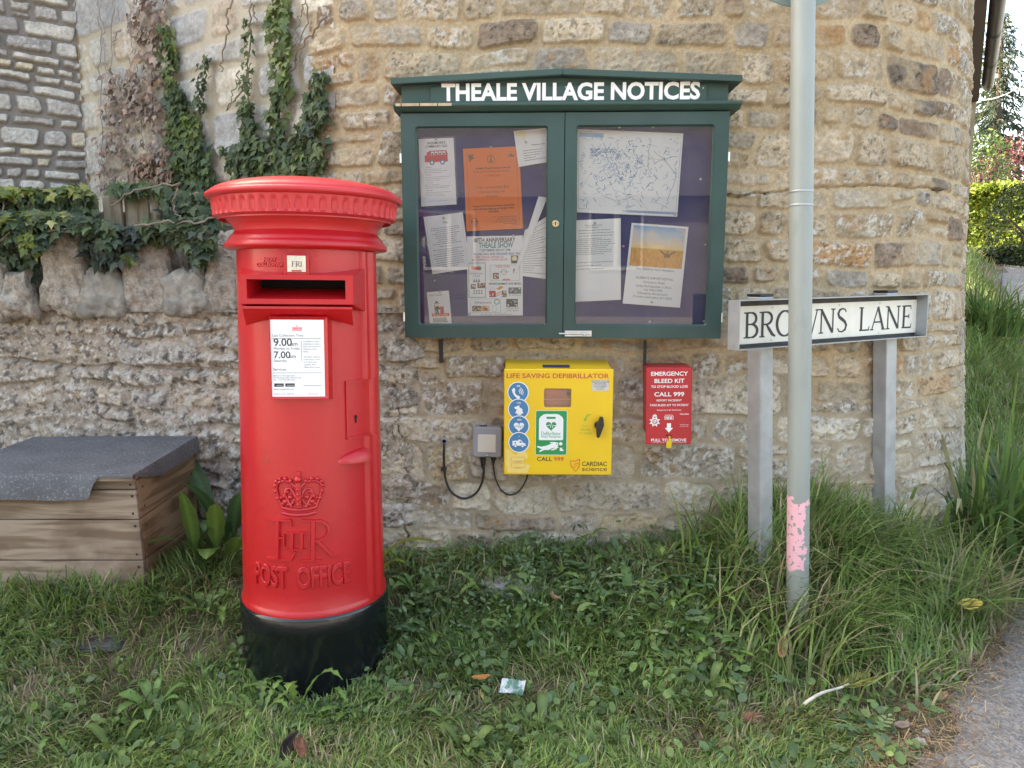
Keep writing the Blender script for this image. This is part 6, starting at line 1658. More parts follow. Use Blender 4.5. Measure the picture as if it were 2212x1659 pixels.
# ------------------------------------------------------------------ picket fence behind the low wall
M_PICK = timber('grey picket timber', (.36, .30, .21), (1, 1, .06))
fence = thing('picket_fence', 'weathered timber picket fence half buried in ivy above the low wall', 'fence', (-1.5, 3.34, 1.2))
def zp3(x, y): return x * .3543, y * .3543 + 362.9
for k, (xa, xb, ya) in enumerate(((-60, 10, 200), (30, 95, 205), (150, 230, 195), (245, 330, 200), (345, 400, 190), (425, 490, 200), (515, 580, 180), (625, 735, 165), (745, 890, 160), (925, 1020, 180), (1050, 1130, 150), (1145, 1225, 150), (1240, 1345, 160))):
    q0, q1 = at(*zp3(xa, ya), 3.30), at(*zp3(xb, ya), 3.30); rg = random.Random(k)
    mb = MB(); tz = q0.z; x0_, x1_ = q0.x, q1.x; lean = rg.uniform(-.02, .02); xm = (x0_ + x1_) / 2
    poly = [(x0_ - lean, 1.05), (x1_ - lean, 1.05), (x1_, tz - .012), (xm + .01, tz + .006), (x0_, tz - .010)]
    dy = rg.uniform(-.01, .01)
    mb.prism(poly, 0, .022)
    mb.build('picket', M_PICK, fence, lambda V, dy=dy: np.stack([V[:, 0], 3.30 + dy + .022 - V[:, 2], V[:, 1]], -1), bevel=.003)
for zz in (1.28, 1.58):
    mb = MB(); mb.box(-2.4, -1.18, 3.333, 3.37, zz - .03, zz + .03); mb.build('rail', M_PICK, fence)
# ------------------------------------------------------------------ foliage helpers
M_LEAF = mat('leaf', (1, 1, 1), .55, attr='col', var=.15, vscale=60, spec=.55, trans=.40)
M_GRASS = mat('grass blade', (1, 1, 1), .6, attr='col', var=0, spec=.35, trans=.32)
M_DRY = mat('dry leaf', (1, 1, 1), .7, attr='col', var=.25, vscale=90, spec=.3, trans=.1)
M_TWIG = mat('bare stem', (.20, .16, .12), .85, var=.3, vscale=30)
M_BARK = mat('bark', (.09, .065, .045), .9, var=.3, vscale=20, bump=.8, bscale=40)
def rot_frames(n, nrm, rg, tilt=.5, down=None):
    """Random leaf frames: long axis a, across b, out c, from normals nrm (n,3)."""
    c = nrm + rg.normal(0, tilt, (n, 3)); c /= np.linalg.norm(c, axis=1, keepdims=True)
    d = rg.normal(0, 1, (n, 3)) if down is None else np.array(down)[None] + rg.normal(0, .55, (n, 3))
    a = d - c * (d * c).sum(1, keepdims=True); a /= np.maximum(np.linalg.norm(a, axis=1, keepdims=True), 1e-6)
    return a, np.cross(c, a), c
def leaves_mesh(shape, faces, pos, frames, size, cols):
    """shape (k,3) in leaf axes (along, across, out)."""
    a, b, c = frames; n, k = len(pos), len(shape)
    V = pos[:, None, :] + size[:, None, None] * (shape[None, :, 0:1] * a[:, None, :] + shape[None, :, 1:2] * b[:, None, :] + shape[None, :, 2:3] * c[:, None, :])
    F = [(np.asarray(f)[None] + (np.arange(n) * k)[:, None, None]).reshape(-1, np.asarray(f).shape[1]) for f in faces]
    C = np.repeat(cols[:, None, :], k, 1)
    return V.reshape(-1, 3), F, C.reshape(-1, 3)
IVY = np.array([(.05, 0, .06), (-.12, .10, 0), (-.06, .34, -.03), (.12, .30, 0), (.30, .52, -.05), (.42, .24, .0), (.62, .17, -.01), (1.0, 0, -.10), (.62, -.17, -.01), (.42, -.24, .0), (.30, -.52, -.05), (.12, -.30, 0), (-.06, -.34, -.03), (-.12, -.10, 0)])
IVY_F = [np.array([(0, i, i + 1) for i in range(1, 13)])]
OVAL = np.array([(0, 0, 0), (.3, .20, .03), (.72, .18, .02), (1, 0, -.06), (.72, -.18, .02), (.3, -.20, .03)])
OVAL_F = [np.array([(0, 5, 2), (0, 2, 1), (5, 4, 2), (4, 3, 2)])]
OVAL_F = [np.array([(0, 5, 4), (0, 4, 3), (0, 3, 2), (0, 2, 1)])]
ROUND = np.array([(0, 0, 0), (.12, .26, .05), (.5, .40, .07), (.88, .26, .03), (1, 0, -.02), (.88, -.26, .03), (.5, -.40, .07), (.12, -.26, .05)])
ROUND_F = [np.array([(0, i + 1, i) for i in range(1, 7)])]
def mixcol(rg, n, pal, wts, jit=.18):
    c = pick(pal, wts, rg.random(n)).copy(); return np.clip(c * (1 + rg.normal(0, jit, (n, 1))), .004, .8)
def in_poly(x, y, poly):
    r = np.zeros(x.shape, bool); n = len(poly)
    for i in range(n):
        (x1, y1), (x2, y2) = poly[i], poly[(i + 1) % n]
        r ^= ((y1 > y) != (y2 > y)) & (x < (x2 - x1) * (y - y1) / (y2 - y1 + 1e-9) + x1)
    return r
def ground_at(px, py):
    d = ray(px, py); lo = None
    for Y in np.arange(1.2, 6, .01):
        p = Vector((0, 0, EYE)) + d * (Y / d.y)
        if p.z < float(ground_z(p.x, p.y)): return Vector((p.x, p.y, float(ground_z(p.x, p.y))))
    return p

# ------------------------------------------------------------------ grass
def blades(X, Y, Z, L, bend, az, w, cols, rg):
    n = len(X); t = np.array([0, .38, .75, 1.0])
    h = np.stack([np.cos(az), np.sin(az)], -1); tw = az + math.pi / 2 + rg.normal(0, .5, n); wx = np.stack([np.cos(tw), np.sin(tw)], -1)
    V = np.zeros((n, 7, 3)); k = 0
    for i, ti in enumerate(t):
        f = L * bend * ti ** 2; up = L * ti * np.maximum(1 - .62 * bend * ti, .1)
        c = np.stack([X + h[:, 0] * f, Y + h[:, 1] * f, Z + up], -1)
        if i < 3:
            ww = (w * (1, .9, .6)[i])[:, None] * wx / 2
            V[:, k] = c; V[:, k, :2] += ww; V[:, k + 1] = c; V[:, k + 1, :2] -= ww; k += 2
        else: V[:, 6] = c
    b = (np.arange(n) * 7)[:, None]
    Fq = np.concatenate([b + np.array([[0, 1, 3, 2]]), b + np.array([[2, 3, 5, 4]])]); Ft = b + np.array([[4, 5, 6]])
    return V.reshape(-1, 3), [Fq, Ft], np.repeat(cols[:, None, :], 7, 1).reshape(-1, 3)
def clear_of_things(X, Y):
    k = np.hypot(X - BXY[0], Y - BXY[1]) > .243
    k &= ~((X < fx + .03) & (Y > YF - .012) & (X > lx0 - .02))
    k &= (X > -.2) | (Y < np.interp(X, [-3.4, -2.2, -1.2, -.62, -.4, -.2], [3.17, 3.08, 3.01, 2.95, 2.93, 2.95]))
    k &= ~((np.hypot(X - ARC_C[0], Y - ARC_C[1]) < ARC_R + .02) & (X > ARC_C[0])) & ~((X > -.4) & (X <= ARC_C[0]) & (Y > 2.955))
    # behind the lane face of the building
    dx, dy = X - arc_end[0], Y - arc_end[1]; k &= ~((dx * ld[1] - dy * ld[0] < .02) & (Y > arc_end[1]))
    k &= (np.hypot(X - pb2.x, Y - pb2.y) > .04)
    return k
rg = np.random.default_rng(101)
GREENS = [(.155, .245, .060), (.195, .290, .075), (.125, .205, .062), (.255, .335, .100), (.300, .360, .130)]
STRAW = [(.34, .285, .165), (.27, .22, .12), (.42, .36, .23)]
def scatter(n, x0, x1, y0, y1):
    X = rg.uniform(x0, x1, n); Y = rg.uniform(y0, y1, n); k = clear_of_things(X, Y); return X[k], Y[k]
# bare and thin places in the turf, as the photo shows them
BARE = [ground_at(*q) for q in ((235, 1390), (60, 1500), (1180, 1500), (1480, 1600), (1250, 1250), (1640, 1560), (520, 1570), (430, 1300), (700, 1640), (900, 1500))]
BARE_R = (.13, .12, .12, .14, .11, .12, .07, .08, .10, .09)
def bare(X, Y):
    b = np.zeros(X.shape)
    for p, r in zip(BARE, BARE_R): b = np.maximum(b, np.exp(-((X - p.x) ** 2 + ((Y - p.y) * 1.2) ** 2) / r ** 2))
    return np.maximum(b * 1.2, sstep(.57, .70, fbm(X * 3.1, Y * 3.1, 120, 3)) * .9)
def turf(n, x0, x1, y0, y1, lf, bendf, wr, dryf, keepf=None):
    X, Y = scatter(n, x0, x1, y0, y1)
    d = -edge_dist(X, Y); jag = (fbm(X * 9, Y * 9, 21, 3) - .5) * .08
    k = (d + jag > .015) & (rg.random(len(X)) < np.clip((d + jag) / .28, .05, 1)) & (rg.random(len(X)) > bare(X, Y) * .72)
    if keepf is not None: k &= keepf(X, Y)
    X, Y, d = X[k], Y[k], d[k]; n = len(X)
    Z = ground_z(X, Y) - .004
    L = lf(X, Y, d) * rg.uniform(.55, 1.25, n)
    bend = np.clip(bendf * rg.uniform(.35, 1.6, n), .05, 1.15)
    dry = rg.random(n) < np.clip(dryf + .55 * np.exp(-d / .12) + .35 * bare(X, Y), 0, .9)
    c = np.where(dry[:, None], mixcol(rg, n, STRAW, (3, 3, 2)), mixcol(rg, n, GREENS, (3, 3, 2, 2, 1)))
    pat = (.75 + .5 * fbm(X * 2.2, Y * 2.2, 130, 3))[:, None]; c = c * pat
    # tufts lean together
    az = 6.283 * fbm(X * 5, Y * 5, 140, 2) * 2 + rg.normal(0, .9, n)
    return blades(X, Y, Z, L, bend, az, rg.uniform(*wr, n), c, rg)
def lawn_len(X, Y, d):
    h = .058 + .05 * fbm(X * 3, Y * 3, 150, 3)
    h += .06 * sstep(2.15, 2.5, Y) * sstep(-.9, -1.2, X)
    h *= 1 - .35 * np.exp(-((np.hypot(X - BXY[0], Y - BXY[1]) - .28) / .10) ** 2)
    h += .05 * sstep(2.3, 2.8, Y) * (X > -.3)
    return h * (.45 + .55 * sstep(.03, .4, d))
def long_len(X, Y, d): return (.21 + .20 * fbm(X * 4, Y * 4, 160, 3)) * (.35 + .65 * sstep(.05, .5, d))
parts = [turf(78000, -1.75, 1.9, 1.75, 2.95, lawn_len, .7, (.0034, .0072), .10),
         turf(44000, -1.75, 1.2, 1.6, 2.25, lambda X, Y, d: lawn_len(X, Y, d) * .8, .8, (.0025, .005), .15)]
tall = lambda X, Y: rg.random(len(X)) < sstep(.62, 1.15, X + .35 * (Y - 2.5) + .25 * (fbm(X * 3, Y * 3, 170, 2) - .5)) * sstep(2.05, 2.45, Y)
parts.append(turf(42000, .5, 2.6, 2.1, 3.3, long_len, .62, (.0048, .0100), .04, tall))
parts.append(turf(9000, .80, 2.4, 2.65, 3.3, lambda X, Y, d: .30 + .14 * rg.random(len(X)), .75, (.005, .010), .05))
parts.append(turf(34000, 1.5, 4.8, 2.9, 6.5, lambda X, Y, d: .10 + .10 * fbm(X * 3, Y * 3, 150, 3) + .10 * sstep(2.1, 1.7, X), .6, (.004, .008), .12))
parts.append(turf(18000, 2.1, 5.4, 3.3, 8.6, lambda X, Y, d: .10 + .08 * fbm(X * 3, Y * 3, 150, 3), .7, (.009, .015), .08))
parts.append(turf(9000, 3.2, 7.5, 6.0, 11.5, lambda X, Y, d: .16 + .12 * fbm(X * 3, Y * 3, 150, 3), .6, (.008, .014), .12))
parts.append(turf(9000, 5.5, 10, 11.0, 15.2, lambda X, Y, d: .16 + .12 * fbm(X * 3, Y * 3, 150, 3), .6, (.012, .02), .12))
parts.append(turf(5000, -3.2, -1.7, 1.7, 2.9, lawn_len, .7, (.003, .005), .16))
def join(parts):
    V, F4, F3, C, o = [], [], [], [], 0
    for v, f, c in parts:
        V.append(v); C.append(c)
        for q in f: (F4 if q.shape[1] == 4 else F3).append(q + o)
        o += len(v)
    return np.concatenate(V), [np.concatenate(q) for q in (F4, F3) if q], np.concatenate(C)
V, F, C = join(parts)
tag(np_mesh('grass', V, F, M_GRASS, None, cols=C, smooth=True), 'short and long green grass with dry straw over the verge', 'grass', kind='stuff')

# ------------------------------------------------------------------ ground cover: clover, cinquefoil and seedlings
def cover(n, x0, x1, y0, y1, pf, size, hgt, pal, wts, shape, faces, tilt=.55):
    X, Y = scatter(n, x0, x1, y0, y1); d = -edge_dist(X, Y)
    k = (d > .03) & (rg.random(len(X)) < pf(X, Y)) & (rg.random(len(X)) > bare(X, Y) * .9); X, Y = X[k], Y[k]; n = len(X)
    Z = ground_z(X, Y) + rg.uniform(hgt[0], hgt[1], n) * (.4 + .9 * fbm(X * 6, Y * 6, 180, 2))
    nrm = np.tile([[0, -.25, 1.0]], (n, 1)); fr = rot_frames(n, nrm, rg, tilt)
    c = mixcol(rg, n, pal, wts) * (.7 + .55 * fbm(X * 4, Y * 4, 190, 3))[:, None]
    return leaves_mesh(shape, faces, np.stack([X, Y, Z], -1), fr, rg.uniform(*size, n), c)
WEED = [(.125, .205, .066), (.155, .245, .078), (.10, .175, .072), (.21, .295, .092), (.14, .215, .105)]
SILV = [(.135, .225, .095), (.175, .265, .115), (.115, .19, .09), (.215, .30, .125)]
wall_foot = lambda X, Y: sstep(2.35, 2.75, Y) * sstep(1.25, .9, X) * sstep(-.55, -.3, X) * .95
spread = lambda X, Y: sstep(.40, .60, fbm(X * 2.4, Y * 2.4, 200, 3)) * .8
parts = [cover(14000, -1.7, 1.5, 1.7, 2.95, spread, (.018, .036), (.012, .055), WEED, (3, 3, 2, 1.5, 2), ROUND, ROUND_F),
         cover(14000, -1.7, .4, 1.65, 2.3, lambda X, Y: sstep(.42, .55, fbm(X * 3, Y * 3, 210, 3)), (.010, .020), (.01, .035), WEED, (3, 3, 2, 1, 3), ROUND, ROUND_F),
         cover(9000, -.6, 1.3, 2.25, 2.97, wall_foot, (.016, .032), (.02, .15), SILV, (3, 3, 2, 1), OVAL, OVAL_F, .6),
         cover(2600, -.5, 1.2, 2.2, 2.9, lambda X, Y: wall_foot(X, Y) * .5 + .1, (.03, .06), (.03, .11), WEED, (3, 3, 2, 2, 1), OVAL, OVAL_F, .6)]
def pinnate(n, x0, x1, y0, y1, pf, LL):
    """silverweed fronds: pairs of leaflets along an arching stalk"""
    X, Y = scatter(n, x0, x1, y0, y1); d = -edge_dist(X, Y); k = (d > .05) & (rg.random(len(X)) < pf(X, Y)); X, Y = X[k], Y[k]; n = len(X)
    az = rg.uniform(0, 6.283, n); L = rg.uniform(*LL, n); el = rg.uniform(.25, 1.0, n); P_, A_, B_, C_, S_ = [], [], [], [], []
    hx = np.stack([np.cos(az), np.sin(az)], -1); Z = ground_z(X, Y) + .01
    c = mixcol(rg, n, SILV, (3, 3, 2, 2))
    for j in range(1, 7):
        t = j / 6
        pos = np.stack([X + hx[:, 0] * L * t * np.cos(el * (1 - .5 * t)), Y + hx[:, 1] * L * t * np.cos(el * (1 - .5 * t)), Z + L * t * np.sin(el * (1 - .45 * t))], -1)
        for s_ in ((-1, 1) if j < 6 else (0,)):
            aa = az + s_ * 1.05; a = np.stack([np.cos(aa), np.sin(aa), .12 + 0 * aa], -1); a /= np.linalg.norm(a, axis=1, keepdims=True)
            b = np.stack([-np.sin(aa), np.cos(aa), 0 * aa], -1); P_.append(pos); A_.append(a); B_.append(b); C_.append(c); S_.append(L * .30 * (1.15 - abs(t - .6)))
    A_, B_ = np.concatenate(A_), np.concatenate(B_)
    return leaves_mesh(OVAL * np.array([1, 1.25, 1]), OVAL_F, np.concatenate(P_), (A_, B_, np.cross(A_, B_)), np.concatenate(S_), np.concatenate(C_))
parts.append(pinnate(520, -.5, 1.25, 2.3, 2.95, wall_foot, (.07, .13)))
parts.append(pinnate(260, -.4, 1.6, 1.7, 2.5, lambda X, Y: sstep(.5, .6, fbm(X * 3, Y * 3, 230, 2)), (.05, .09)))
V, F, C = join(parts)
tag(np_mesh('ground_cover', V, F, M_LEAF, None, cols=C), 'low mixed leaves of clover and silverweed carpeting the verge', 'ground cover', kind='stuff')
# dry needles and chips along the tarmac edge
n = 9000
q = rg.integers(4, 12, n); tt = rg.random(n); E0, E1 = EDGE[q], EDGE[q + 1]; Pe = E0 + (E1 - E0) * tt[:, None]
off = rg.normal(-.06, .085, n); T_e = (E1 - E0) / np.linalg.norm(E1 - E0, axis=1, keepdims=True); Pe = Pe + np.stack([T_e[:, 1], -T_e[:, 0]], -1) * off[:, None]
k = clear_of_things(Pe[:, 0], Pe[:, 1]) & (Pe[:, 1] > .8); Pe = Pe[k]
X2, Y2 = scatter(2600, -1.7, 1.5, 1.7, 2.6); kk = rg.random(len(X2)) < .15 + bare(X2, Y2); Pe = np.concatenate([Pe, np.stack([X2, Y2], -1)[kk]]); n = len(Pe)
Z = np.maximum(ground_z(Pe[:, 0], Pe[:, 1]), lane_z(Pe[:, 0], Pe[:, 1]) + .018) + rg.uniform(.002, .012, n)
fr = rot_frames(n, np.tile([[0, 0, 1.0]], (n, 1)), rg, .25)
NEED = np.array([(0, .03, 0), (1, .02, .03), (1, -.02, .03), (0, -.03, 0)])
c = mixcol(rg, n, [(.36, .20, .09), (.30, .22, .13), (.22, .13, .07), (.40, .30, .17), (.15, .10, .07)], (3, 3, 2, 2, 1), .25)
V, F, C = leaves_mesh(NEED, [np.array([(0, 3, 2, 1)])], np.stack([Pe[:, 0], Pe[:, 1], Z], -1), fr, rg.uniform(.012, .045, n), c)
tag(np_mesh('needle_litter', V, F, M_DRY, None, cols=C), 'dry brown needles and straw strewn along the tarmac edge', 'litter', kind='stuff')

# ------------------------------------------------------------------ broad-leaved plants one could dig up
def dand_leaf(L, W, lobes, rgp, rise, droop):
    """one toothed leaf along +x: returns V, F"""
    n = 13 if lobes else 8; V = []
    for i in range(n + 1):
        t = i / n; w_ = W * math.sin(math.pi * min(t ** .75 * .97 + .03, 1)) ** .8 * (.35 + .65 * t)
        if lobes: w_ *= (.50 + .75 * (i % 2))
        z = rise * L * math.sin(t * math.pi * .5) - droop * L * t ** 2.4; x = L * t * (1 - .12 * rise)
        wv = rgp.uniform(-.1, .1) * W
        V += [(x, w_, z + .18 * w_ + wv), (x, 0, z - .1 * w_), (x, -w_, z + .18 * w_ - wv)]
    F = [(3 * i + k, 3 * i + k + 3, 3 * i + k + 4, 3 * i + k + 1) for i in range(n) for k in range(2)]
    return np.array(V), np.array(F)
def rosette(seed, nl, L, W, lobes, rise, col, tall=False):
    rgp = random.Random(seed); V, F, C, o = [], [], [], 0
    for i in range(nl):
        a = 6.283 * i / nl + rgp.uniform(-.4, .4); l = L * rgp.uniform(.6, 1.15)
        v, f = dand_leaf(l, W * l / L * rgp.uniform(.8, 1.15), lobes, rgp, rise * rgp.uniform(.6, 1.3), rgp.uniform(.1, .45))
        v = v + np.array((.008, 0, 0)); c_, s_ = math.cos(a), math.sin(a)
        v = np.stack([v[:, 0] * c_ - v[:, 1] * s_, v[:, 0] * s_ + v[:, 1] * c_, v[:, 2]], -1)
        cc = np.array(col) * rgp.uniform(.7, 1.3); cv = np.tile(cc, (len(v), 1)); cv[1::3] *= 1.35
        V.append(v); F.append(f + o); C.append(cv); o += len(v)
    return np.concatenate(V), np.concatenate(F), np.concatenate(C)
protos = []
for sd_, nl, L_, W_, lob, rise, col in ((1, 9, .10, .014, True, .55, (.12, .205, .05)), (2, 10, .075, .010, True, .4, (.10, .18, .05)), (3, 7, .075, .018, False, .7, (.11, .20, .055)), (4, 8, .115, .015, True, .8, (.14, .22, .055)), (5, 6, .06, .016, False, .8, (.14, .21, .06))):
    V, F, C = rosette(sd_, nl, L_, W_, lob, rise, col); protos.append((V, F, C))
spots = [(230, 1285, 0), (700, 1560, 1), (130, 1270, 2), (400, 1250, 0), (950, 1255, 0), (990, 1345, 2), (1180, 1285, 3), (1260, 1330, 0), (1330, 1230, 2), (1440, 1330, 3), (1560, 1290, 0), (1600, 1350, 1), (1500, 1400, 2), (1390, 1430, 1), (1250, 1420, 0), (1120, 1400, 3), (1020, 1420, 1), (890, 1560, 1), (1170, 1600, 4),
         (1010, 1640, 4), (600, 1600, 1), (420, 1590, 4), (250, 1640, 4), (330, 1540, 2), (120, 1600, 1), (560, 1500, 2), (480, 1440, 1), (1740, 1370, 3), (1920, 1330, 2), (1960, 1400, 4), (2010, 1240, 2), (1880, 1450, 1), (1800, 1560, 1), (1530, 1500, 4), (1350, 1540, 1), (1280, 1180, 2), (1060, 1190, 2), (1120, 1160, 4), (870, 1235, 3), (1480, 1200, 2), (440, 1330, 2), (640, 1530, 3), (760, 1545, 0), (880, 1450, 4), (1690, 1300, 2), (900, 1290, 2), (940, 1380, 0), (1060, 1310, 3), (1130, 1330, 0), (1200, 1240, 2), (1230, 1370, 2), (1290, 1280, 0), (1360, 1310, 2), (1390, 1260, 0), (1420, 1230, 3), (1470, 1270, 2), (1510, 1340, 3), (1540, 1230, 0), (1340, 1390, 2), (1440, 1380, 0), (1170, 1180, 0), (1240, 1210, 3), (1400, 1180, 2), (1000, 1220, 0), (910, 1200, 2), (60, 1290, 0), (320, 1290, 3), (160, 1310, 2), (480, 1340, 0), (560, 1560, 3), (1620, 1420, 2), (1560, 1420, 0), (1850, 1380, 3), (1900, 1420, 2), (1760, 1480, 0)]
WEED_L = {0: 'wide toothed dandelion rosette spread in the verge grass', 1: 'small flat dandelion rosette in the short turf', 2: 'smooth broad-leaved weed tuft in the verge grass', 3: 'tall upright dandelion rosette among the grass', 4: 'small pale fresh green weed seedling in the turf'}
first = {}
for i, (px_, py_, t_) in enumerate(spots):
    g_ = ground_at(px_, py_)
    if not clear_of_things(np.array([g_.x]), np.array([g_.y]))[0]: continue
    if t_ not in first:
        V, F, C = protos[t_]; o = np_mesh('weed_plant', V, F, M_LEAF, None, cols=C); tag(o, WEED_L[t_], 'weed', 'broad-leaved weeds in the verge'); first[t_] = o
    else:
        o = first[t_].copy(); COL.objects.link(o)
    o.location = (g_.x, g_.y, g_.z + .012); o.rotation_euler = (random.uniform(-.12, .12), random.uniform(-.12, .12), random.uniform(0, 6.28)); k = random.uniform(1.0, 1.6); o.scale = (k, k, k)
# dock leaves between bin and post box
def dock(name, label, base, leaves, col):
    rgp = random.Random(len(leaves)); V, F, C, o = [], [], [], 0
    for (dx, dz, L_, W_, az, tilt) in leaves:
        L_, W_ = L_ * 1.12, W_ * .8
        n = 12; pts = []
        for i in range(n + 1):
            t = i / n; w_ = W_ * max(.06, math.sin(math.pi * min(1, max(0, (t - .22) / .78))) ** .6) * (1 + .16 * (i % 2 - .5)); arc = tilt * t * t
            x, z = L_ * t * math.sin(arc + .1), L_ * t * math.cos(arc * .8)
            pts += [(x, w_, z), (x + .16 * w_, w_ * .45, z + .03 * W_ * (i % 2)), (x + .2 * w_, 0, z), (x + .16 * w_, -w_ * .45, z + .03 * W_ * (i % 2)), (x, -w_, z)]
        v = np.array(pts); c_, s_ = math.cos(az), math.sin(az)
        v = np.stack([v[:, 0] * c_ - v[:, 1] * s_ + dx, v[:, 0] * s_ + v[:, 1] * c_, v[:, 2] + dz], -1)
        f = np.array([(5 * i + k, 5 * i + k + 5, 5 * i + k + 6, 5 * i + k + 1) for i in range(n) for k in range(4)])
        cv = np.tile(np.array(col) * rgp.uniform(.75, 1.25), (len(v), 1)); cv[2::5] *= 1.5
        V.append(v); F.append(f + o); C.append(cv); o += len(v)
    o_ = np_mesh(name, np.concatenate(V), np.concatenate(F), M_LEAF, None, cols=np.concatenate(C)); o_.location = base
    return tag(o_, label, 'dock plant', 'dock plants beside the bin')
b1 = ground_at(440, 1245); b2 = ground_at(490, 1190)
dock('dock_plant', 'big dock plant with two tall upright leaves beside the bin', (b1.x - .02, b1.y + .06, b1.z), [(-.03, 0, .30, .036, -1.5, .25), (.05, .02, .27, .040, -1.2, .5), (.10, 0, .20, .05, -.8, .9), (-.02, 0, .20, .034, -2.2, 1.0), (.03, 0, .16, .055, -1.3, 1.2)], (.095, .165, .035))
dock('dock_plant', 'dark dock plant with broad arching leaves close to the old wall', (b2.x - .01, min(b2.y + .1, 2.9), b2.z), [(0, 0, .33, .045, -1.9, .5), (-.03, .03, .38, .046, 2.4, .8), (.05, 0, .30, .04, -1.0, .6), (.08, 0, .33, .036, -.4, .7), (.02, 0, .24, .055, -1.5, 1.1)], (.065, .13, .05))
yl_ = ground_at(830, 1260)
dock('dock_plant', 'yellowing dock plant with long leaves close behind the red box', (yl_.x - .03, yl_.y, yl_.z), [(0, 0, .24, .022, -.1, 1.2), (0, .0, .20, .022, .3, 1.0), (.02, 0, .14, .02, -.7, 1.0)], (.24, .26, .05))
# strap-leaved clumps at the corner of the lane
def strap_clump(label, base, n, L, w, spread_, seed):
    r_ = np.random.default_rng(seed); parts = []
    X = r_.normal(0, spread_, n); Y = r_.normal(0, spread_ * .8, n); az = r_.uniform(0, 6.28, n) * .0 + np.arctan2(Y, X) + r_.normal(0, .7, n)
    c = mixcol(r_, n, [(.11, .19, .045), (.15, .235, .055), (.08, .15, .045), (.23, .29, .08), (.33, .31, .15)], (4, 3, 3, 1, .5))
    v, f, cc = blades(X, Y, 0 * X, L * r_.uniform(.55, 1.15, n), np.clip(r_.normal(.55, .3, n), .03, 1.1), az, w * r_.uniform(.7, 1.2, n), c, r_)
    # a finer bend: lift each blade's middle so that it arches
    o = np_mesh('strap_leaf_plant', v, f, M_LEAF, None, cols=cc); o.location = base
    return tag(o, label, 'strap-leaved plant', 'strap-leaved plants at the foot of the rounded corner')
for lab, q, n, L_, w_, sp_, sd_ in (('large clump of dark strap leaves against the rounded corner', (2.12, 3.30), 210, .84, .025, .13, 3), ('big strap-leaf clump standing nearest the lane edge', (2.36, 3.34), 220, .76, .025, .16, 4), ('strap-leaf clump leaning over the verge beyond the corner', (2.60, 3.75), 210, .64, .023, .18, 5), ('far bushy strap-leaf clump under the lane wall', (4.36, 7.0), 260, .62, .020, .17, 6)):
    strap_clump(lab, (q[0], q[1], float(ground_z(q[0], q[1])) - .02), n, L_, w_, sp_, sd_)

# ------------------------------------------------------------------ fallen leaves, litter, stones
def fallen(label, px_, py_, L, W, col, az, pitch=.2, curl=.5, name='fallen_leaf', lift=.025):
    g_ = ground_at(px_, py_); n = 10; V = []
    for i in range(n + 1):
        t = i / n; w_ = W * math.sin(math.pi * (t * .94 + .03)) ** .75; x = L * (t - .5); z = curl * .25 * L * math.cos(math.pi * (t - .5)) * -1 + .1 * L * t
        V += [(x, w_, z + curl * w_), (x, w_ * .5, z + curl * w_ * .35), (x, 0, z), (x, -w_ * .5, z + curl * w_ * .35), (x, -w_, z + curl * w_)]
    F = np.array([(5 * i + k, 5 * i + k + 5, 5 * i + k + 6, 5 * i + k + 1) for i in range(n) for k in range(4)])
    C = np.tile(np.array(col), (len(V), 1)) * np.random.default_rng(px_).uniform(.75, 1.2, (len(V), 1)); C[2::5] *= .7
    o = np_mesh(name, np.array(V), F, M_DRY, None, cols=C); o.location = (g_.x, g_.y - .03, g_.z + lift); o.rotation_euler = (pitch, random.uniform(-.2, .2), az)
    s_ = o.modifiers.new('thickness', 'SOLIDIFY'); s_.thickness = .0008
    return tag(o, label, 'leaf', 'fallen leaves on the grass')
fallen('large curled tan leaf standing on edge below the pole', 1678, 1445, .095, .025, (.42, .24, .12), 1.1, 1.1, .6, lift=.085)
fallen('long thin brown leaf hanging in the grass between box and pole', 1197, 1335, .11, .014, (.32, .21, .13), 1.9, .9, .8, lift=.10)
fallen('dark curled leaf at the very foot of the picture below the box', 630, 1635, .10, .018, (.07, .04, .035), 1.4, .9, .9, lift=.05)
fallen('russet leaf half hidden behind the dark curled one', 655, 1640, .09, .022, (.24, .10, .06), 1.9, .8, .5, lift=.045)
fallen('pale yellow pointed leaf hanging by the foil wrapper', 1042, 1522, .07, .010, (.42, .36, .13), 1.75, .9, .4, lift=.045)
fallen('orange brown rolled leaf lying over the pale yellow one', 1040, 1488, .06, .009, (.42, .17, .05), .1, .5, .8, lift=.055)
fallen('reddish brown leaf flat in the turf right of the wrapper', 1612, 1560, .06, .016, (.22, .09, .06), .3, .4, .3)
fallen('small red leaf lying on the half buried slab', 1076, 1226, .03, .009, (.36, .12, .06), .4, .3, .3)
fallen('maroon leaf in the turf at the lower middle', 1190, 1630, .05, .012, (.18, .08, .06), .9, .6, .3)
fallen('brown shrivelled leaf pair beside the wrapper shadow', 1060, 1590, .055, .013, (.16, .08, .06), 1.3, .8, .6)
fallen('dull brown leaf under the weeds by the wall', 1320, 1255, .04, .010, (.24, .13, .09), .9, .5, .4)
fallen('small pinkish leaf in the middle of the lawn', 1330, 1545, .03, .008, (.40, .22, .14), .2, .5, .4)
fallen('dry brown leaf near the tarmac by the broken twig', 2020, 1510, .06, .013, (.28, .16, .09), .5, .4, .5)
fallen('brown leaf curled by the pale pebbles', 2070, 1460, .06, .012, (.30, .17, .10), 2.6, .4, .6)
fallen('grey brown leaf lying just below the twig end', 1935, 1575, .055, .013, (.22, .16, .12), .2, .3, .4)
yb = ground_at(2072, 1352)
o = fallen('yellow curled leaf like a peel at the grass edge', 2078, 1362, .095, .021, (.66, .50, .10), .1, .9, .9, lift=.115)
wr = ground_at(1105, 1505); mb = MB(); nx = 12
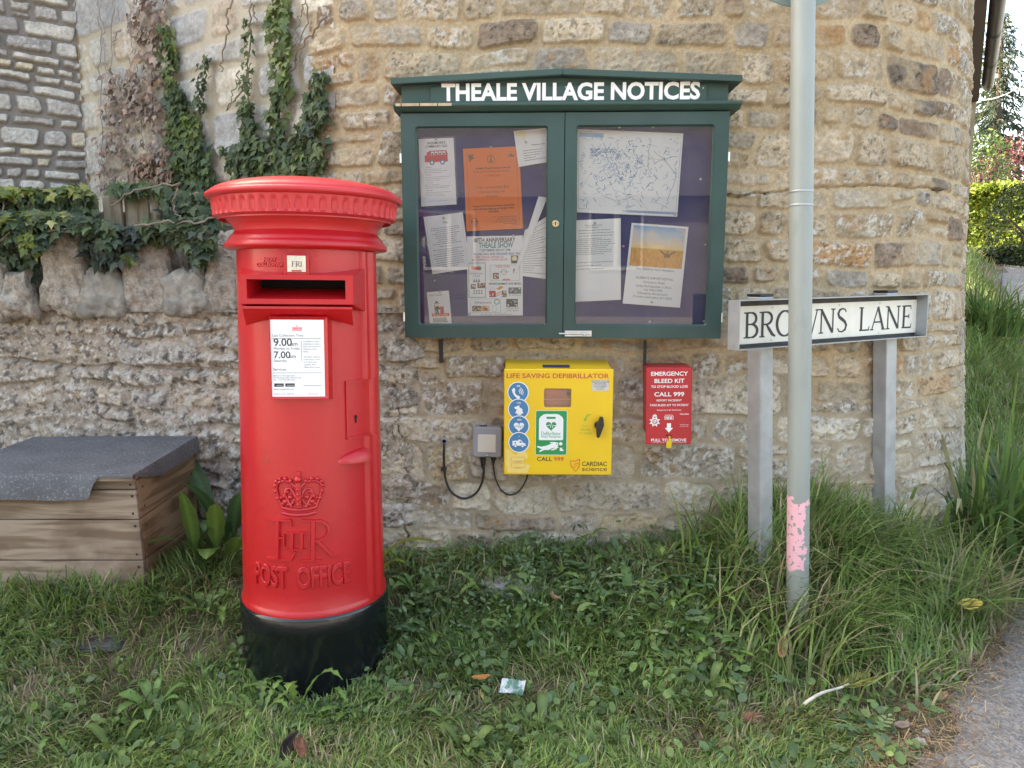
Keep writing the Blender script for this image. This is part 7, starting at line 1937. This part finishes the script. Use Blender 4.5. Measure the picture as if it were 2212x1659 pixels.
V = []; F = []
for j in range(7):
    for i in range(nx + 1):
        u, v = i / nx, j / 6; V.append(((u - .5) * .075 + .006 * v, (v - .5) * .040, .010 + .012 * float(fbm(np.array(u * 5 + 3), np.array(v * 4), 3, 3)) + .014 * v))
mb.add(V, [(j * (nx + 1) + i, j * (nx + 1) + i + 1, (j + 1) * (nx + 1) + i + 1, (j + 1) * (nx + 1) + i) for j in range(6) for i in range(nx)])
o = mb.build('foil_wrapper', mat('crumpled foil', (.45, .47, .47), .4, .5, var=.3, vscale=60, bump=.9, bscale=70, dirt=(.05, .16, .09), dscale=30, dcut=(.45, .5), damt=.9), None, smooth=True); o.location = (wr.x, wr.y - .02, wr.z + .028); o.rotation_euler = (.5, .05, -.1)
tag(o, 'crumpled silver and green foil wrapper lying in the grass', 'wrapper')
tw0 = ground_at(1735, 1560); tw1 = ground_at(1830, 1532); mb = MB()
d_ = tw1 - tw0; path = [tw0 + d_ * t + Vector((0, 0, .055 + .03 * t + .008 * math.sin(t * 5))) for t in np.linspace(0, 1, 9)]
tw = thing('broken_twig', 'broken pale twig with yellow-green needle sprays on the turf', 'twig', tuple(tw0))
mb.tube(path, [.0055 - .0025 * t for t in np.linspace(0, 1, 9)], 8); mb.build('stem', mat('pale bark', (.48, .45, .38), .8, var=.3, vscale=40), tw, smooth=True)
rgt = np.random.default_rng(8); P_, A_ = [], []
dd_ = np.array(d_.normalized()); side = np.array([-dd_[1], dd_[0], 0])
for k in range(130):
    t = rgt.random(); s_ = rgt.choice((-1, 1)); p0 = np.array(path[-1]) + dd_ * (.13 * t - .035); dirn = dd_ * .8 + side * s_ * rgt.uniform(.2, .8) + np.array((0, 0, rgt.uniform(.0, .3))); P_.append(p0 + side * s_ * rgt.uniform(0, .014)); A_.append(dirn / np.linalg.norm(dirn))
A_ = np.array(A_); B_ = np.cross(A_, np.array((0, 0, 1.0))); B_ /= np.linalg.norm(B_, axis=1, keepdims=True)
V, F, C = leaves_mesh(OVAL * np.array([1, .35, 1]), OVAL_F, np.array(P_), (A_, B_, np.cross(A_, B_)), rgt.uniform(.02, .045, 130), mixcol(rgt, 130, [(.22, .22, .05), (.30, .25, .07), (.15, .18, .04)], (1, 1, 1)))
np_mesh('needle_sprays', V, F, M_LEAF, tw, cols=C)
M_PEB = mat('pale pebble', (.28, .27, .25), .85, var=.3, vscale=40, bump=.5, bscale=80)
for i, (px_, py_, r_, lab) in enumerate(((2108, 1378, .014, 'grey oval pebble just below the yellow curled leaf'), (2113, 1402, .012, 'small round grey pebble by the needle litter'), (2130, 1385, .010, 'grey pebble out on the tarmac edge'), (2033, 1472, .013, 'white chalky pebble among the weeds near the tarmac'), (2000, 1595, .012, 'small white angular chip at the turf edge'), (2024, 1472, .008, 'tiny grey chip beside the white pebble'), (1987, 1618, .015, 'buff pebble lowest along the turf edge'), (2090, 1470, .014, 'flat bluish stone half on the tarmac'), (1175, 1565, .016, 'dark flint lying in the short turf'))):
    g_ = ground_at(px_, py_); mb = MB(); rough_block(mb, (0, 0, 0), r_ * 1.0, r_ * .8, r_ * .5, 70 + i, 6, .25, .05)
    o = mb.build('pebble', M_PEB if i < 8 else mat('dark flint', (.10, .10, .12), .5, var=.3, vscale=60), None, smooth=True); o.location = (g_.x, g_.y, max(g_.z, float(lane_z(g_.x, g_.y)) + .016) + r_ * .45 + (.008 if i in (3, 5, 8) else 0)); o.rotation_euler = (0, 0, i)
    tag(o, lab, 'pebble', 'loose stones along the tarmac edge')
g_ = ground_at(1120, 1262); mb = MB(); rough_block(mb, (0, 0, 0), .13, .13, .03, 91, 16, .10, .0)
o = mb.build('stone_slab', mat('grey slab stone', (.27, .26, .255), .9, var=.25, vscale=14, bump=.7, bscale=60), None, smooth=True); o.location = (g_.x, g_.y + .02, g_.z + .004); tag(o, 'flat grey stone slab half buried in weeds below the wall', 'slab')
g_ = ground_at(205, 1398); mb = MB(); rough_block(mb, (0, 0, 0), .085, .06, .015, 92, 14, .12, .0)
o = mb.build('stone_slab', mat('dark wet slate', (.06, .06, .062), .8, var=.3, vscale=14, bump=.5, bscale=60), None, smooth=True); o.location = (g_.x, g_.y + .03, g_.z - .004); tag(o, 'dark flat slate showing through the turf below the bin', 'slab')
k0, k1 = ground_at(2085, 1140), ground_at(2200, 1260); mb = MB()
rough_block(mb, (0, 0, 0), .26, .09, .09, 93, 16, .2, .1); o = mb.build('kerb_boulder', M_LOW, None, smooth=True); m_ = (k0 + k1) / 2
o.location = (m_.x, m_.y + .03, m_.z + .01); o.rotation_euler = (0, 0, math.atan2(k1.y - k0.y, k1.x - k0.x) + .75); tag(o, 'long lichen-grey stone edging the bank at the lane', 'stone')
bt = ground_at(500, 1232); bo = thing('plastic_bottle', 'clear plastic bottle lying in the weeds beside the red box', 'bottle', tuple(bt))
mb = MB(); mb.lathe([(.0001, -.08), (.028, -.078), (.031, -.07), (.031, .02), (.026, .045), (.012, .065), (.012, .078)], 20, 0, 0, 0, caps=False)
Mb_ = bpy.data.materials.new('thin clear plastic'); t, N, L, Pn = nodes_of(Mb_); fr_ = N.new('ShaderNodeFresnel'); fr_.inputs[0].default_value = 1.6; tr_ = N.new('ShaderNodeBsdfTransparent'); tr_.inputs[0].default_value = (.85, .93, .90, 1); gl_ = N.new('ShaderNodeBsdfGlossy'); gl_.inputs['Roughness'].default_value = .08
ms_ = N.new('ShaderNodeMixShader'); L.new(fr_.outputs[0], ms_.inputs[0]); L.new(tr_.outputs[0], ms_.inputs[1]); L.new(gl_.outputs[0], ms_.inputs[2]); L.new(ms_.outputs[0], N['Material Output'].inputs['Surface'])
Rm = Matrix.Rotation(R(80), 3, 'Y'); Rz = Matrix.Rotation(R(35), 3, 'Z'); RM = np.array(Rz @ Rm).T
bl_loc = np.array(bt + Vector((-.03, .05, .05)))
mb.build('body', Mb_, bo, lambda V: V @ RM + bl_loc, smooth=True)
mb = MB(); mb.lathe([(.0001, .096), (.0145, .096), (.0145, .074)], 18, 0, 0, 0, caps=False); mb.build('cap', mat('green bottle cap', (.03, .35, .22), .4), bo, lambda V: V @ RM + bl_loc, smooth=True)
# ------------------------------------------------------------------ ivy and creepers
FI = Frame((C0[0], C0[1], 0), (J0[0] - C0[0], J0[1] - C0[1], 0), (0, 0, 1))
FF = Frame((-2, 3.285, 0), (1, 0, 0), (0, 0, 1))
rv = np.random.default_rng(55)
def sample_poly(frame, poly, n, z):
    P_ = np.array(poly, dtype=float); out = []
    x = rv.uniform(P_[:, 0].min(), P_[:, 0].max(), n * 6); y = rv.uniform(P_[:, 1].min(), P_[:, 1].max(), n * 6)
    k = in_poly(x, y, poly); x, y = x[k][:n], y[k][:n]
    for a, b in zip(x, y):
        u, v = frame.px(a, b, z); out.append((u, v))
    return np.array(out), x, y
def creeper(name, label, regions, frame, stems, col_leaf, group=None, stem_mat=None, depth=(.02, .07)):
    root = thing(name, label, 'ivy', tuple(frame.w(*frame.px(*regions[0][0][0]), 0)), group)
    Vs = []
    for poly, n, size, pal, wts, thin in regions:
        P_, x, y = sample_poly(frame, poly, n, .03)
        if thin: # clumps and gaps
            k = rv.random(len(x)) < sstep(thin, thin + .2, fbm(x * .035, y * .035, 7, 3)); P_ = P_[k]
        n = len(P_); zz = rv.uniform(*depth, n)
        pos = np.array([frame.w(a, b, c) for (a, b), c in zip(P_, zz)])
        nrm = np.tile(np.array(frame.ez)[None], (n, 1)) + np.array([(0, 0, .35)])
        fr = rot_frames(n, nrm, rv, .42, (0, 0, -1))
        Vs.append(leaves_mesh(IVY, IVY_F, pos, fr, rv.uniform(*size, n), mixcol(rv, n, pal, wts)))
    V, F, C = join(Vs)
    np_mesh('leaves', V, F, col_leaf, root, cols=C, smooth=False)
    for pts in stems:
        mb = MB(); path = []
        q = [frame.w(*frame.px(a, b, .022), .022) for a, b in pts]
        for i in range(len(q) - 1):
            m = 7
            for k in range(m):
                t = k / m; p = q[i].lerp(q[i + 1], t); path.append(p + Vector((random.gauss(0, .006), random.gauss(0, .004), random.gauss(0, .005))))
        path.append(q[-1]); r0 = random.uniform(.003, .005); mb.tube(path, [r0 * (1 - .5 * i / len(path)) for i in range(len(path))], 5); mb.build('stem', stem_mat or M_TWIG, root, smooth=True)
    return root
BROWN = [(.27, .19, .155), (.33, .245, .20), (.21, .155, .13), (.40, .30, .23), (.30, .265, .23)]
DKG = [(.065, .105, .052), (.088, .13, .062), (.11, .15, .065), (.05, .085, .05)]
LTG = [(.17, .235, .065), (.135, .195, .065), (.105, .155, .06), (.21, .26, .085)]
GIV = 'ivy climbing the pale wall'
creeper('dead_ivy', 'dead brown ivy hanging in a broad column in the inner corner', [
    ([(300, -20), (362, -20), (368, 60), (372, 140), (362, 210), (350, 240), (285, 240), (268, 190), (300, 110), (285, 40)], 430, (.025, .045), BROWN, (3, 3, 3, 2, 2), .30),
    ([(222, 160), (285, 160), (350, 240), (375, 300), (388, 420), (225, 420), (218, 300)], 640, (.022, .04), BROWN, (3, 3, 3, 1, 3), .26),
    ([(300, 330), (388, 330), (392, 425), (290, 425)], 300, (.025, .042), [(.30, .19, .13), (.24, .15, .11), (.36, .26, .19)], (2, 2, 1), None)], FI,
    [[(212, -10), (222, 60), (228, 130), (235, 190)], [(245, -10), (240, 60), (240, 140), (262, 200), (255, 300)], [(275, -10), (285, 80), (275, 180)], [(355, -10), (358, 50)], [(262, 65), (240, 100)], [(215, 40), (218, 150), (222, 330), (225, 420)], [(330, 420), (352, 330), (365, 240), (380, 120)], [(300, 420), (310, 300), (300, 200), (290, 80)]], M_DRY, GIV, mat('grey dead stem', (.30, .27, .24), .9, var=.25))
creeper('climbing_ivy', 'bright green ivy tongue climbing beside the dead brown column', [
    ([(352, 60), (368, 60), (385, 200), (372, 205), (360, 150)], 90, (.03, .05), LTG, (1, 2, 3, 1), None),
    ([(372, 195), (400, 200), (400, 262), (376, 262)], 130, (.03, .05), DKG, (2, 3, 2, 1), None),
    ([(385, 230), (405, 235), (440, 262), (440, 310), (395, 320), (368, 320), (366, 290)], 190, (.035, .058), LTG, (3, 3, 2, 2), .22),
    ([(372, 305), (440, 295), (462, 350), (470, 420), (384, 425)], 340, (.03, .05), DKG + LTG, (2, 3, 4, 1, 1, 1, 2, 0), None),
    ([(443, 120), (452, 122), (440, 240), (428, 240)], 70, (.02, .035), DKG, (1, 2, 3, 1), None)], FI,
    [[(446, 122), (438, 180), (432, 240), (436, 300)], [(360, 70), (372, 160), (385, 240), (400, 330), (410, 420)], [(372, 180), (380, 130), (378, 110)]], M_LEAF, GIV)
creeper('climbing_ivy', 'green ivy with several strands rising behind the post box cap', [
    ([(590, -20), (625, -20), (628, 60), (634, 130), (630, 200), (606, 205), (596, 130), (582, 50)], 150, (.035, .055), LTG, (2, 3, 3, 2), .2),
    ([(596, 190), (628, 190), (614, 270), (606, 350), (590, 352), (588, 280)], 130, (.03, .05), DKG + LTG, (1, 2, 3, 1, 1, 1, 2, 0), .2),
    ([(690, 150), (704, 150), (710, 240), (700, 300), (660, 330), (600, 360), (640, 290), (668, 235), (672, 200)], 300, (.03, .048), DKG, (2, 3, 3, 2), .28),
    ([(575, 330), (640, 320), (708, 300), (700, 345), (690, 392), (560, 392)], 300, (.03, .05), DKG + LTG, (1, 2, 3, 0, 1, 1, 3, 1), .1),
    ([(530, 215), (548, 225), (556, 290), (574, 300), (578, 392), (510, 392), (516, 320), (535, 290), (526, 250)], 300, (.03, .05), DKG + LTG, (2, 3, 3, 1, 0, 1, 1, 0), .12),
    ([(480, 310), (490, 318), (515, 360), (508, 372)], 50, (.02, .035), DKG, (2, 3, 3, 1), None),
    ([(536, 38), (543, 38), (540, 215), (534, 215)], 60, (.02, .035), LTG, (0, 1, 2, 0), None)], FI,
    [[(540, 10), (539, 110), (536, 215), (540, 330)], [(608, -10), (612, 100), (606, 250), (595, 360)], [(542, 5), (552, 35), (575, 72)], [(660, 0), (645, 40), (636, 100)], [(700, 35), (668, 80), (640, 125), (628, 160)], [(665, 5), (655, 80), (640, 150)], [(498, 0), (492, 60), (480, 130), (478, 155)], [(518, 155), (508, 190), (488, 240)], [(535, 150), (520, 200), (490, 238)], [(715, 245), (695, 255), (640, 330)], [(700, 160), (700, 250), (640, 340)]], M_LEAF, GIV)
# over the fence and the stones of the low wall
def fence_ivy(label, regions, stems, base):
    root = thing('trailing_ivy', label, 'ivy', base, 'ivy trailing over the fence and old wall'); Vs = []
    for poly, n, size, pal, wts, yr, nr in regions:
        P_ = np.array(poly, dtype=float); x = rv.uniform(P_[:, 0].min(), P_[:, 0].max(), n * 6); y = rv.uniform(P_[:, 1].min(), P_[:, 1].max(), n * 6); k = in_poly(x, y, poly); x, y = x[k][:n], y[k][:n]
        pos = np.array([at(a, b, rv.uniform(*yr)) for a, b in zip(x, y)]); n = len(pos)
        fr = rot_frames(n, np.tile([nr], (n, 1)), rv, .5, (0, -.2, -1)); Vs.append(leaves_mesh(IVY, IVY_F, pos, fr, rv.uniform(*size, n), mixcol(rv, n, pal, wts)))
    V, F, C = join(Vs); np_mesh('leaves', V, F, M_LEAF, root, cols=C, smooth=False)
    for Yq, pts in stems:
        mb = MB(); q = [at(a, b, Yq) for a, b in pts]; path = []
        for i in range(len(q) - 1):
            for k in range(6): path.append(q[i].lerp(q[i + 1], k / 6) + Vector((random.gauss(0, .004), random.gauss(0, .006), random.gauss(0, .004))))
        path.append(q[-1]); mb.tube(path, .004, 5); mb.build('stem', M_TWIG, root, smooth=True)
LIT_YEL = [(.22, .27, .05), (.30, .32, .08), (.16, .22, .05), (.38, .36, .14)]  # sunlight on the ivy painted as yellower leaves; no direct sun reaches them
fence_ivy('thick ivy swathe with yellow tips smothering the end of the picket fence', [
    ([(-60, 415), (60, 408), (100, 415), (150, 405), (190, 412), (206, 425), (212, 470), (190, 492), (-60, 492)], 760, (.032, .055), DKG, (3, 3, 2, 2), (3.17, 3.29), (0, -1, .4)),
    ([(-60, 410), (60, 404), (100, 408), (150, 400), (195, 408), (195, 424), (100, 428), (-60, 428)], 200, (.03, .05), LIT_YEL, (2, 2, 3, 1), (3.14, 3.30), (0, -.5, 1)),
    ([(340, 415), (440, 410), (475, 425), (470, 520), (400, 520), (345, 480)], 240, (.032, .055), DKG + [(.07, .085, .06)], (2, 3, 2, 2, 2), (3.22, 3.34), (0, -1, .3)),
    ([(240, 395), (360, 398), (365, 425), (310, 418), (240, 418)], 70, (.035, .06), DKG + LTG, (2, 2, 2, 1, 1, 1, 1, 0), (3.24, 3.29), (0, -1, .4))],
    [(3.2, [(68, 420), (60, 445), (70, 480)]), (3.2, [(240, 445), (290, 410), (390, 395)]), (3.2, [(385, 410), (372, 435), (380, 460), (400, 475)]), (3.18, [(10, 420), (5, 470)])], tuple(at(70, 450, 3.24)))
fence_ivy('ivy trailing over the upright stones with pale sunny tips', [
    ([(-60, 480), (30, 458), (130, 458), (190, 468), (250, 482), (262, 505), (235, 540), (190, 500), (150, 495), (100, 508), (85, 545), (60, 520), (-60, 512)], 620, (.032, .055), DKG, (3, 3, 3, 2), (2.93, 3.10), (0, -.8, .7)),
    ([(-60, 470), (60, 462), (130, 455), (140, 474), (60, 490), (-60, 498)], 150, (.03, .05), LIT_YEL, (2, 2, 2, 2), (2.92, 3.05), (0, -.5, 1)),
    ([(30, 495), (62, 495), (84, 545), (70, 552), (40, 530)], 34, (.028, .045), LIT_YEL, (3, 2, 3, 0), (2.92, 2.97), (0, -.8, .6)),
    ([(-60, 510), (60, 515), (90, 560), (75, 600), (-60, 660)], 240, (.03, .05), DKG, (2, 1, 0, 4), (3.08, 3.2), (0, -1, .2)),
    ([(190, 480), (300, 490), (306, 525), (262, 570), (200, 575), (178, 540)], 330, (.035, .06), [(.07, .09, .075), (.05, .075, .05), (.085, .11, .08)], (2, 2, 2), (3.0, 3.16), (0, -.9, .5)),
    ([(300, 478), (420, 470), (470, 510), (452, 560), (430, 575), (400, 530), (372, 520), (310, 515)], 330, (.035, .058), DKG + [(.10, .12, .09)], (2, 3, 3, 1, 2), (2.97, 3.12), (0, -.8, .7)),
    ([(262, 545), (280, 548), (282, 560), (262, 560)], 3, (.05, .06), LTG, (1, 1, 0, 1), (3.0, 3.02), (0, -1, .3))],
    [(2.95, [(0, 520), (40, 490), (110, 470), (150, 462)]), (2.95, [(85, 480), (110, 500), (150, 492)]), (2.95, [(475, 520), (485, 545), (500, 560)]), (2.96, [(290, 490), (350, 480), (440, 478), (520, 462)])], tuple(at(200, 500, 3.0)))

# ------------------------------------------------------------------ hedges and trees up the lane
def leaf_cloud(n, inside, box, size, pal, wts, rgx, shape=OVAL, faces=OVAL_F, up=.6, clump=.0, freq=3.0):
    P_ = rgx.uniform(box[0], box[1], (n, 3)); k = inside(P_)
    if clump: k &= rgx.random(n) < sstep(clump, clump + .25, fbm(P_[:, 0] * freq + P_[:, 1] * freq * .6, P_[:, 2] * freq + P_[:, 1] * .7 * freq, 3, 3))
    P_ = P_[k]; n = len(P_); fr = rot_frames(n, np.tile([[0, -.3, up]], (n, 1)), rgx, .8)
    return leaves_mesh(shape, faces, P_, fr, rgx.uniform(*size, n), mixcol(rgx, n, pal, wts, .25))
def shell(c, r, thick, amp, k):
    c = np.array(c); r = np.array(r)
    def f(P_):
        q = (P_ - c) / r; l = np.linalg.norm(q, axis=1); d = q / np.maximum(l[:, None], 1e-6)
        rad = 1 + amp * (fbm(d[:, 0] * 2.5 + d[:, 1] * 2 + 5, d[:, 2] * 2.5 + d[:, 1] + 9, k, 3) - .5) * 2
        return (l < rad) & (l > rad - thick)
    return f
def bush(name, label, cat, c, r, n, size, pal, wts, seed, thick=.35, amp=.22, clump=.0, group=None, trunk=True, freq=3.0):
    rgx = np.random.default_rng(seed); gz_ = float(ground_z(c[0], c[1]))
    root = thing(name, label, cat, (c[0], c[1], gz_), group)
    lo = np.array(c) - np.array(r) * 1.35; hi = np.array(c) + np.array(r) * 1.35
    V, F, C = leaf_cloud(n, shell(c, r, thick, amp, seed), (lo, hi), size, pal, wts, rgx, clump=clump, freq=freq)
    np_mesh('crown', V, F, M_LEAF, root, cols=C, smooth=False)
    mb = MB(); rr = random.Random(seed)
    mb.tube([(c[0], c[1], gz_ - .2), (c[0] + .05, c[1], (gz_ + c[2]) / 2), (c[0], c[1], c[2])], [.10 * max(r) / 1.5, .07 * max(r) / 1.5, .03], 8)
    for k in range(9):
        a = rr.uniform(0, 6.28); z0 = gz_ + (c[2] - gz_) * rr.uniform(.4, .9); e = rr.uniform(.5, .85)
        mb.tube([(c[0], c[1], z0), (c[0] + r[0] * e * .5 * math.cos(a), c[1] + r[1] * e * .5 * math.sin(a), z0 + r[2] * .25), (c[0] + r[0] * e * math.cos(a), c[1] + r[1] * e * math.sin(a), c[2] + r[2] * rr.uniform(-.2, .6))], [.05 * max(r) / 1.5, .03 * max(r) / 1.5, .01], 6)
    mb.build('trunk', M_BARK, root, smooth=True)
    return root
HEDGE = [(.22, .31, .035), (.29, .36, .05), (.14, .22, .035), (.36, .40, .07)]
def hedge(name, label, a, b, z0, z1, w_, n, size, pal, wts, seed, cat='hedge', lump=.12):
    rgx = np.random.default_rng(seed); a, b = np.array(a), np.array(b); L_ = np.linalg.norm(b - a); t = (b - a) / L_; nn = np.array([t[1], -t[0]])
    root = thing(name, label, cat, ((a[0] + b[0]) / 2, (a[1] + b[1]) / 2, z0)); parts = []
    # leaves on the faces and in the body of a lumpy box
    u = rgx.random(n) * L_; f = rgx.random(n); s_ = np.where(f < .45, w_, np.where(f < .55, -w_, rgx.uniform(-w_, w_, n))); h = np.where(f < .55, rgx.random(n), 1 - .06 * rgx.random(n) ** 2)
    bump_ = lump * (fbm(u * 1.3 + 4, h * 3.0, seed, 3) - .5) * 2; dep = rgx.exponential(.09, n)
    s2 = np.where(f < .55, np.sign(s_) * (w_ + bump_ - dep), s_); zz = z0 + (z1 - z0) * h + np.where(f >= .55, bump_ - dep * .7, 0)
    P_ = np.stack([a[0] + t[0] * u + nn[0] * s2, a[1] + t[1] * u + nn[1] * s2, zz], -1)
    fr = rot_frames(n, np.tile([[nn[0] * .5, nn[1] * .5, .7]], (n, 1)), rgx, .7)
    V, F, C = leaves_mesh(OVAL * np.array([1, 1.5, 1]), OVAL_F, P_, fr, rgx.uniform(*size, n), mixcol(rgx, n, pal, wts, .25)); np_mesh('foliage', V, F, M_LEAF, root, cols=C, smooth=False)
    mb = MB(); rr = random.Random(seed)
    for k in range(int(L_ / .35)):
        p = a + t * (k * .35 + .15); q = (rr.uniform(-.12, .12), rr.uniform(-.12, .12)); mb.tube([(p[0], p[1], z0 - .4), (p[0] + q[0], p[1] + q[1], z0 + (z1 - z0) * .5), (p[0] + 2 * q[0], p[1] + 2 * q[1], z0 + (z1 - z0) * .9)], [.035, .025, .008], 6)
    mb.build('stems', M_BARK, root, smooth=True)
def gp(px_, Y_): return at(px_, 560, Y_)
h0, h1 = gp(2070, 16.2), gp(2310, 14.9)
zt = at(2140, 398, 15.6).z; zb = at(2140, 545, 15.6).z
hedge('hedge', 'bright yellow-green sunlit hedge at the bend of the lane', (h0.x, h0.y), (h1.x, h1.y), zb - .25, zt, .5, 15000, (.05, .11), HEDGE, (3, 3, 2, 2), 61)
d0 = at(2215, 480, 14.0); bush('round_bush', 'dark clipped round bush in front of the yellow-green hedge', 'bush', (d0.x, d0.y, d0.z - .1), (.64, .6, .86), 60000, (.022, .05), [(.016, .034, .018), (.024, .046, .024), (.012, .026, .016)], (2, 2, 1), 62, .14, .05)
h0, h1 = gp(2060, 17.5), gp(2330, 15.6)
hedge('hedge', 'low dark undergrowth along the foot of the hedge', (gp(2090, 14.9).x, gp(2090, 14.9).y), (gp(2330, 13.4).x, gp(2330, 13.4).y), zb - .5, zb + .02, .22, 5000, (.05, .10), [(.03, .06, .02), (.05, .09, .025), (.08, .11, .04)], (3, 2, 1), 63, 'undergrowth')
g0 = at(2118, 352, 18.5); bush('shrub', 'mid green leafy shrub rising behind the hedge by the wall', 'shrub', (g0.x, g0.y, g0.z - .25), (.75, .8, 1.0), 12000, (.06, .13), [(.05, .10, .02), (.08, .14, .03), (.12, .18, .035), (.03, .065, .02)], (3, 3, 2, 2), 64, .5, .25, .25)
p0 = at(2200, 345, 20.5); bush('purple_shrub', 'purple-red leaved shrub between the hedge and the conifer', 'shrub', (p0.x, p0.y, p0.z - .5), (1.15, 1.0, 1.25), 16000, (.06, .13), [(.10, .025, .035), (.16, .045, .05), (.06, .018, .03), (.24, .09, .08)], (3, 3, 3, 1.5), 65, .5, .25, .2)
l0 = at(2100, 230, 14.5); bush('leafy_tree', 'light green tree peeping out beside the gutter', 'tree', (l0.x - 1.75, l0.y, l0.z + .6), (1.9, 1.9, 2.2), 26000, (.08, .16), [(.10, .17, .03), (.16, .23, .04), (.07, .12, .03)], (2, 2, 2), 66, .6, .3, .32)
bush('leafy_tree', 'large broad tree behind the building that shades the lane', 'tree', (3.9, 13.9, 6.2), (2.9, 2.8, 3.0), 26000, (.22, .38), [(.06, .11, .03), (.09, .15, .035)], (1, 1), 67, .6, .25, 0)  # out of view, added only to cast shade on the far lane
# the drooping conifer
ct = at(2168, 24, 33.0); cbz = float(ground_z(ct.x, ct.y)); rgx = np.random.default_rng(71)
con = thing('conifer', 'tall drooping dark green conifer against the sky up the lane', 'tree', (ct.x, ct.y, cbz))
mb = MB(); mb.tube([(ct.x, ct.y, cbz - .3), (ct.x + .1, ct.y, (cbz + ct.z) / 2), (ct.x, ct.y, ct.z)], [.28, .17, .02], 10); Pn_, An_, Cn_, Sn_ = [], [], [], []
Ht = ct.z - cbz
for lev_ in range(46):
    t = lev_ / 46; z = ct.z - .15 - Ht * .93 * t; R_ = .22 + 2.7 * t ** .8
    for k in range(7):
        a = rgx.uniform(0, 6.283); rr_ = R_ * rgx.uniform(.6, 1.12); pts = []
        for j in range(6):
            s_ = j / 5; pts.append(np.array((ct.x + math.cos(a) * rr_ * s_, ct.y + math.sin(a) * rr_ * s_, z + rr_ * (.10 * s_ - .42 * s_ * s_))))
        if lev_ % 2 == 0: mb.tube([Vector(p) for p in pts], [.045 * (1 - .85 * j / 5) * (.4 + t) for j in range(6)], 5)
        m_ = int(16 + 44 * t); s_ = rgx.uniform(.15, 1.0, m_); base = np.array([pts[int(min(q * 5, 4))] + (pts[min(int(q * 5) + 1, 5)] - pts[int(min(q * 5, 4))]) * (q * 5 - int(q * 5)) for q in s_])
        d = np.stack([math.cos(a) * .55 + rgx.normal(0, .4, m_), math.sin(a) * .55 + rgx.normal(0, .4, m_), -.75 + rgx.normal(0, .3, m_)], -1); d /= np.linalg.norm(d, axis=1, keepdims=True)
        Pn_.append(base + rgx.normal(0, .05, (m_, 3))); An_.append(d); Sn_.append(rgx.uniform(.14, .42, m_) * (.55 + .6 * t)); Cn_.append(mixcol(rgx, m_, [(.030, .058, .034), (.045, .075, .042), (.065, .095, .055), (.022, .042, .028)], (3, 3, 2, 2), .2))
mb.build('trunk', M_BARK, con, smooth=True)
A_ = np.concatenate(An_); B_ = np.cross(A_, rgx.normal(0, 1, A_.shape)); B_ /= np.linalg.norm(B_, axis=1, keepdims=True)
V, F, C = leaves_mesh(OVAL * np.array([1, .55, 1]), OVAL_F, np.concatenate(Pn_), (A_, B_, np.cross(A_, B_)), np.concatenate(Sn_), np.concatenate(Cn_)); np_mesh('crown', V, F, M_LEAF, con, cols=C, smooth=False)
w0, w1 = at(2120, 216, 16), at(2260, 146, 12); mb = MB()
mb.tube([w0.lerp(w1, t) + Vector((0, 0, -.12 * 4 * t * (1 - t))) for t in np.linspace(0, 1, 14)], .011, 6)
tag(mb.build('overhead_wire', mat('grey cable sheath', (.45, .45, .45), .5), None, smooth=True), 'thin pale overhead wire crossing the conifer', 'wire')

# ------------------------------------------------------------------ the cottage over the road that the glass mirrors
cot = thing('cottage', 'rendered cottage across the road behind the viewer', 'building', (0, -10, 0))
mb = MB(); mb.box(-9, 7, -16, -10, -.3, 2.5); mb.build('wall', mat('dark stone render', (.13, .12, .11), .9, var=.15, vscale=3), cot)
mb = MB(); mb.add([(-9.3, -9.7, 2.4), (7.3, -9.7, 2.4), (7.3, -13, 4.2), (-9.3, -13, 4.2), (7.3, -16.3, 2.4), (-9.3, -16.3, 2.4)], [(0, 1, 2, 3), (3, 2, 4, 5), (0, 3, 5), (1, 4, 2)]); mb.build('roof', mat('cottage tile', (.06, .055, .055), .85, var=.3, vscale=6), cot)
for xw in (-6.5, -2.2, 1.2, 4.6):
    mb = MB(); mb.box(xw - .55, xw + .55, -9.998, -9.95, .95, 2.15); w_ = mb.build('window', mat('pale frame', (.30, .30, .29), .5, var=0), cot)
    mb = MB()
    for s_ in (-1, 1): mb.box(xw + s_ * .27 - .22, xw + s_ * .27 + .22, -9.949, -9.945, 1.02, 2.08)
    mb.build('panes', mat('dark pane', (.02, .022, .025), .1), w_)
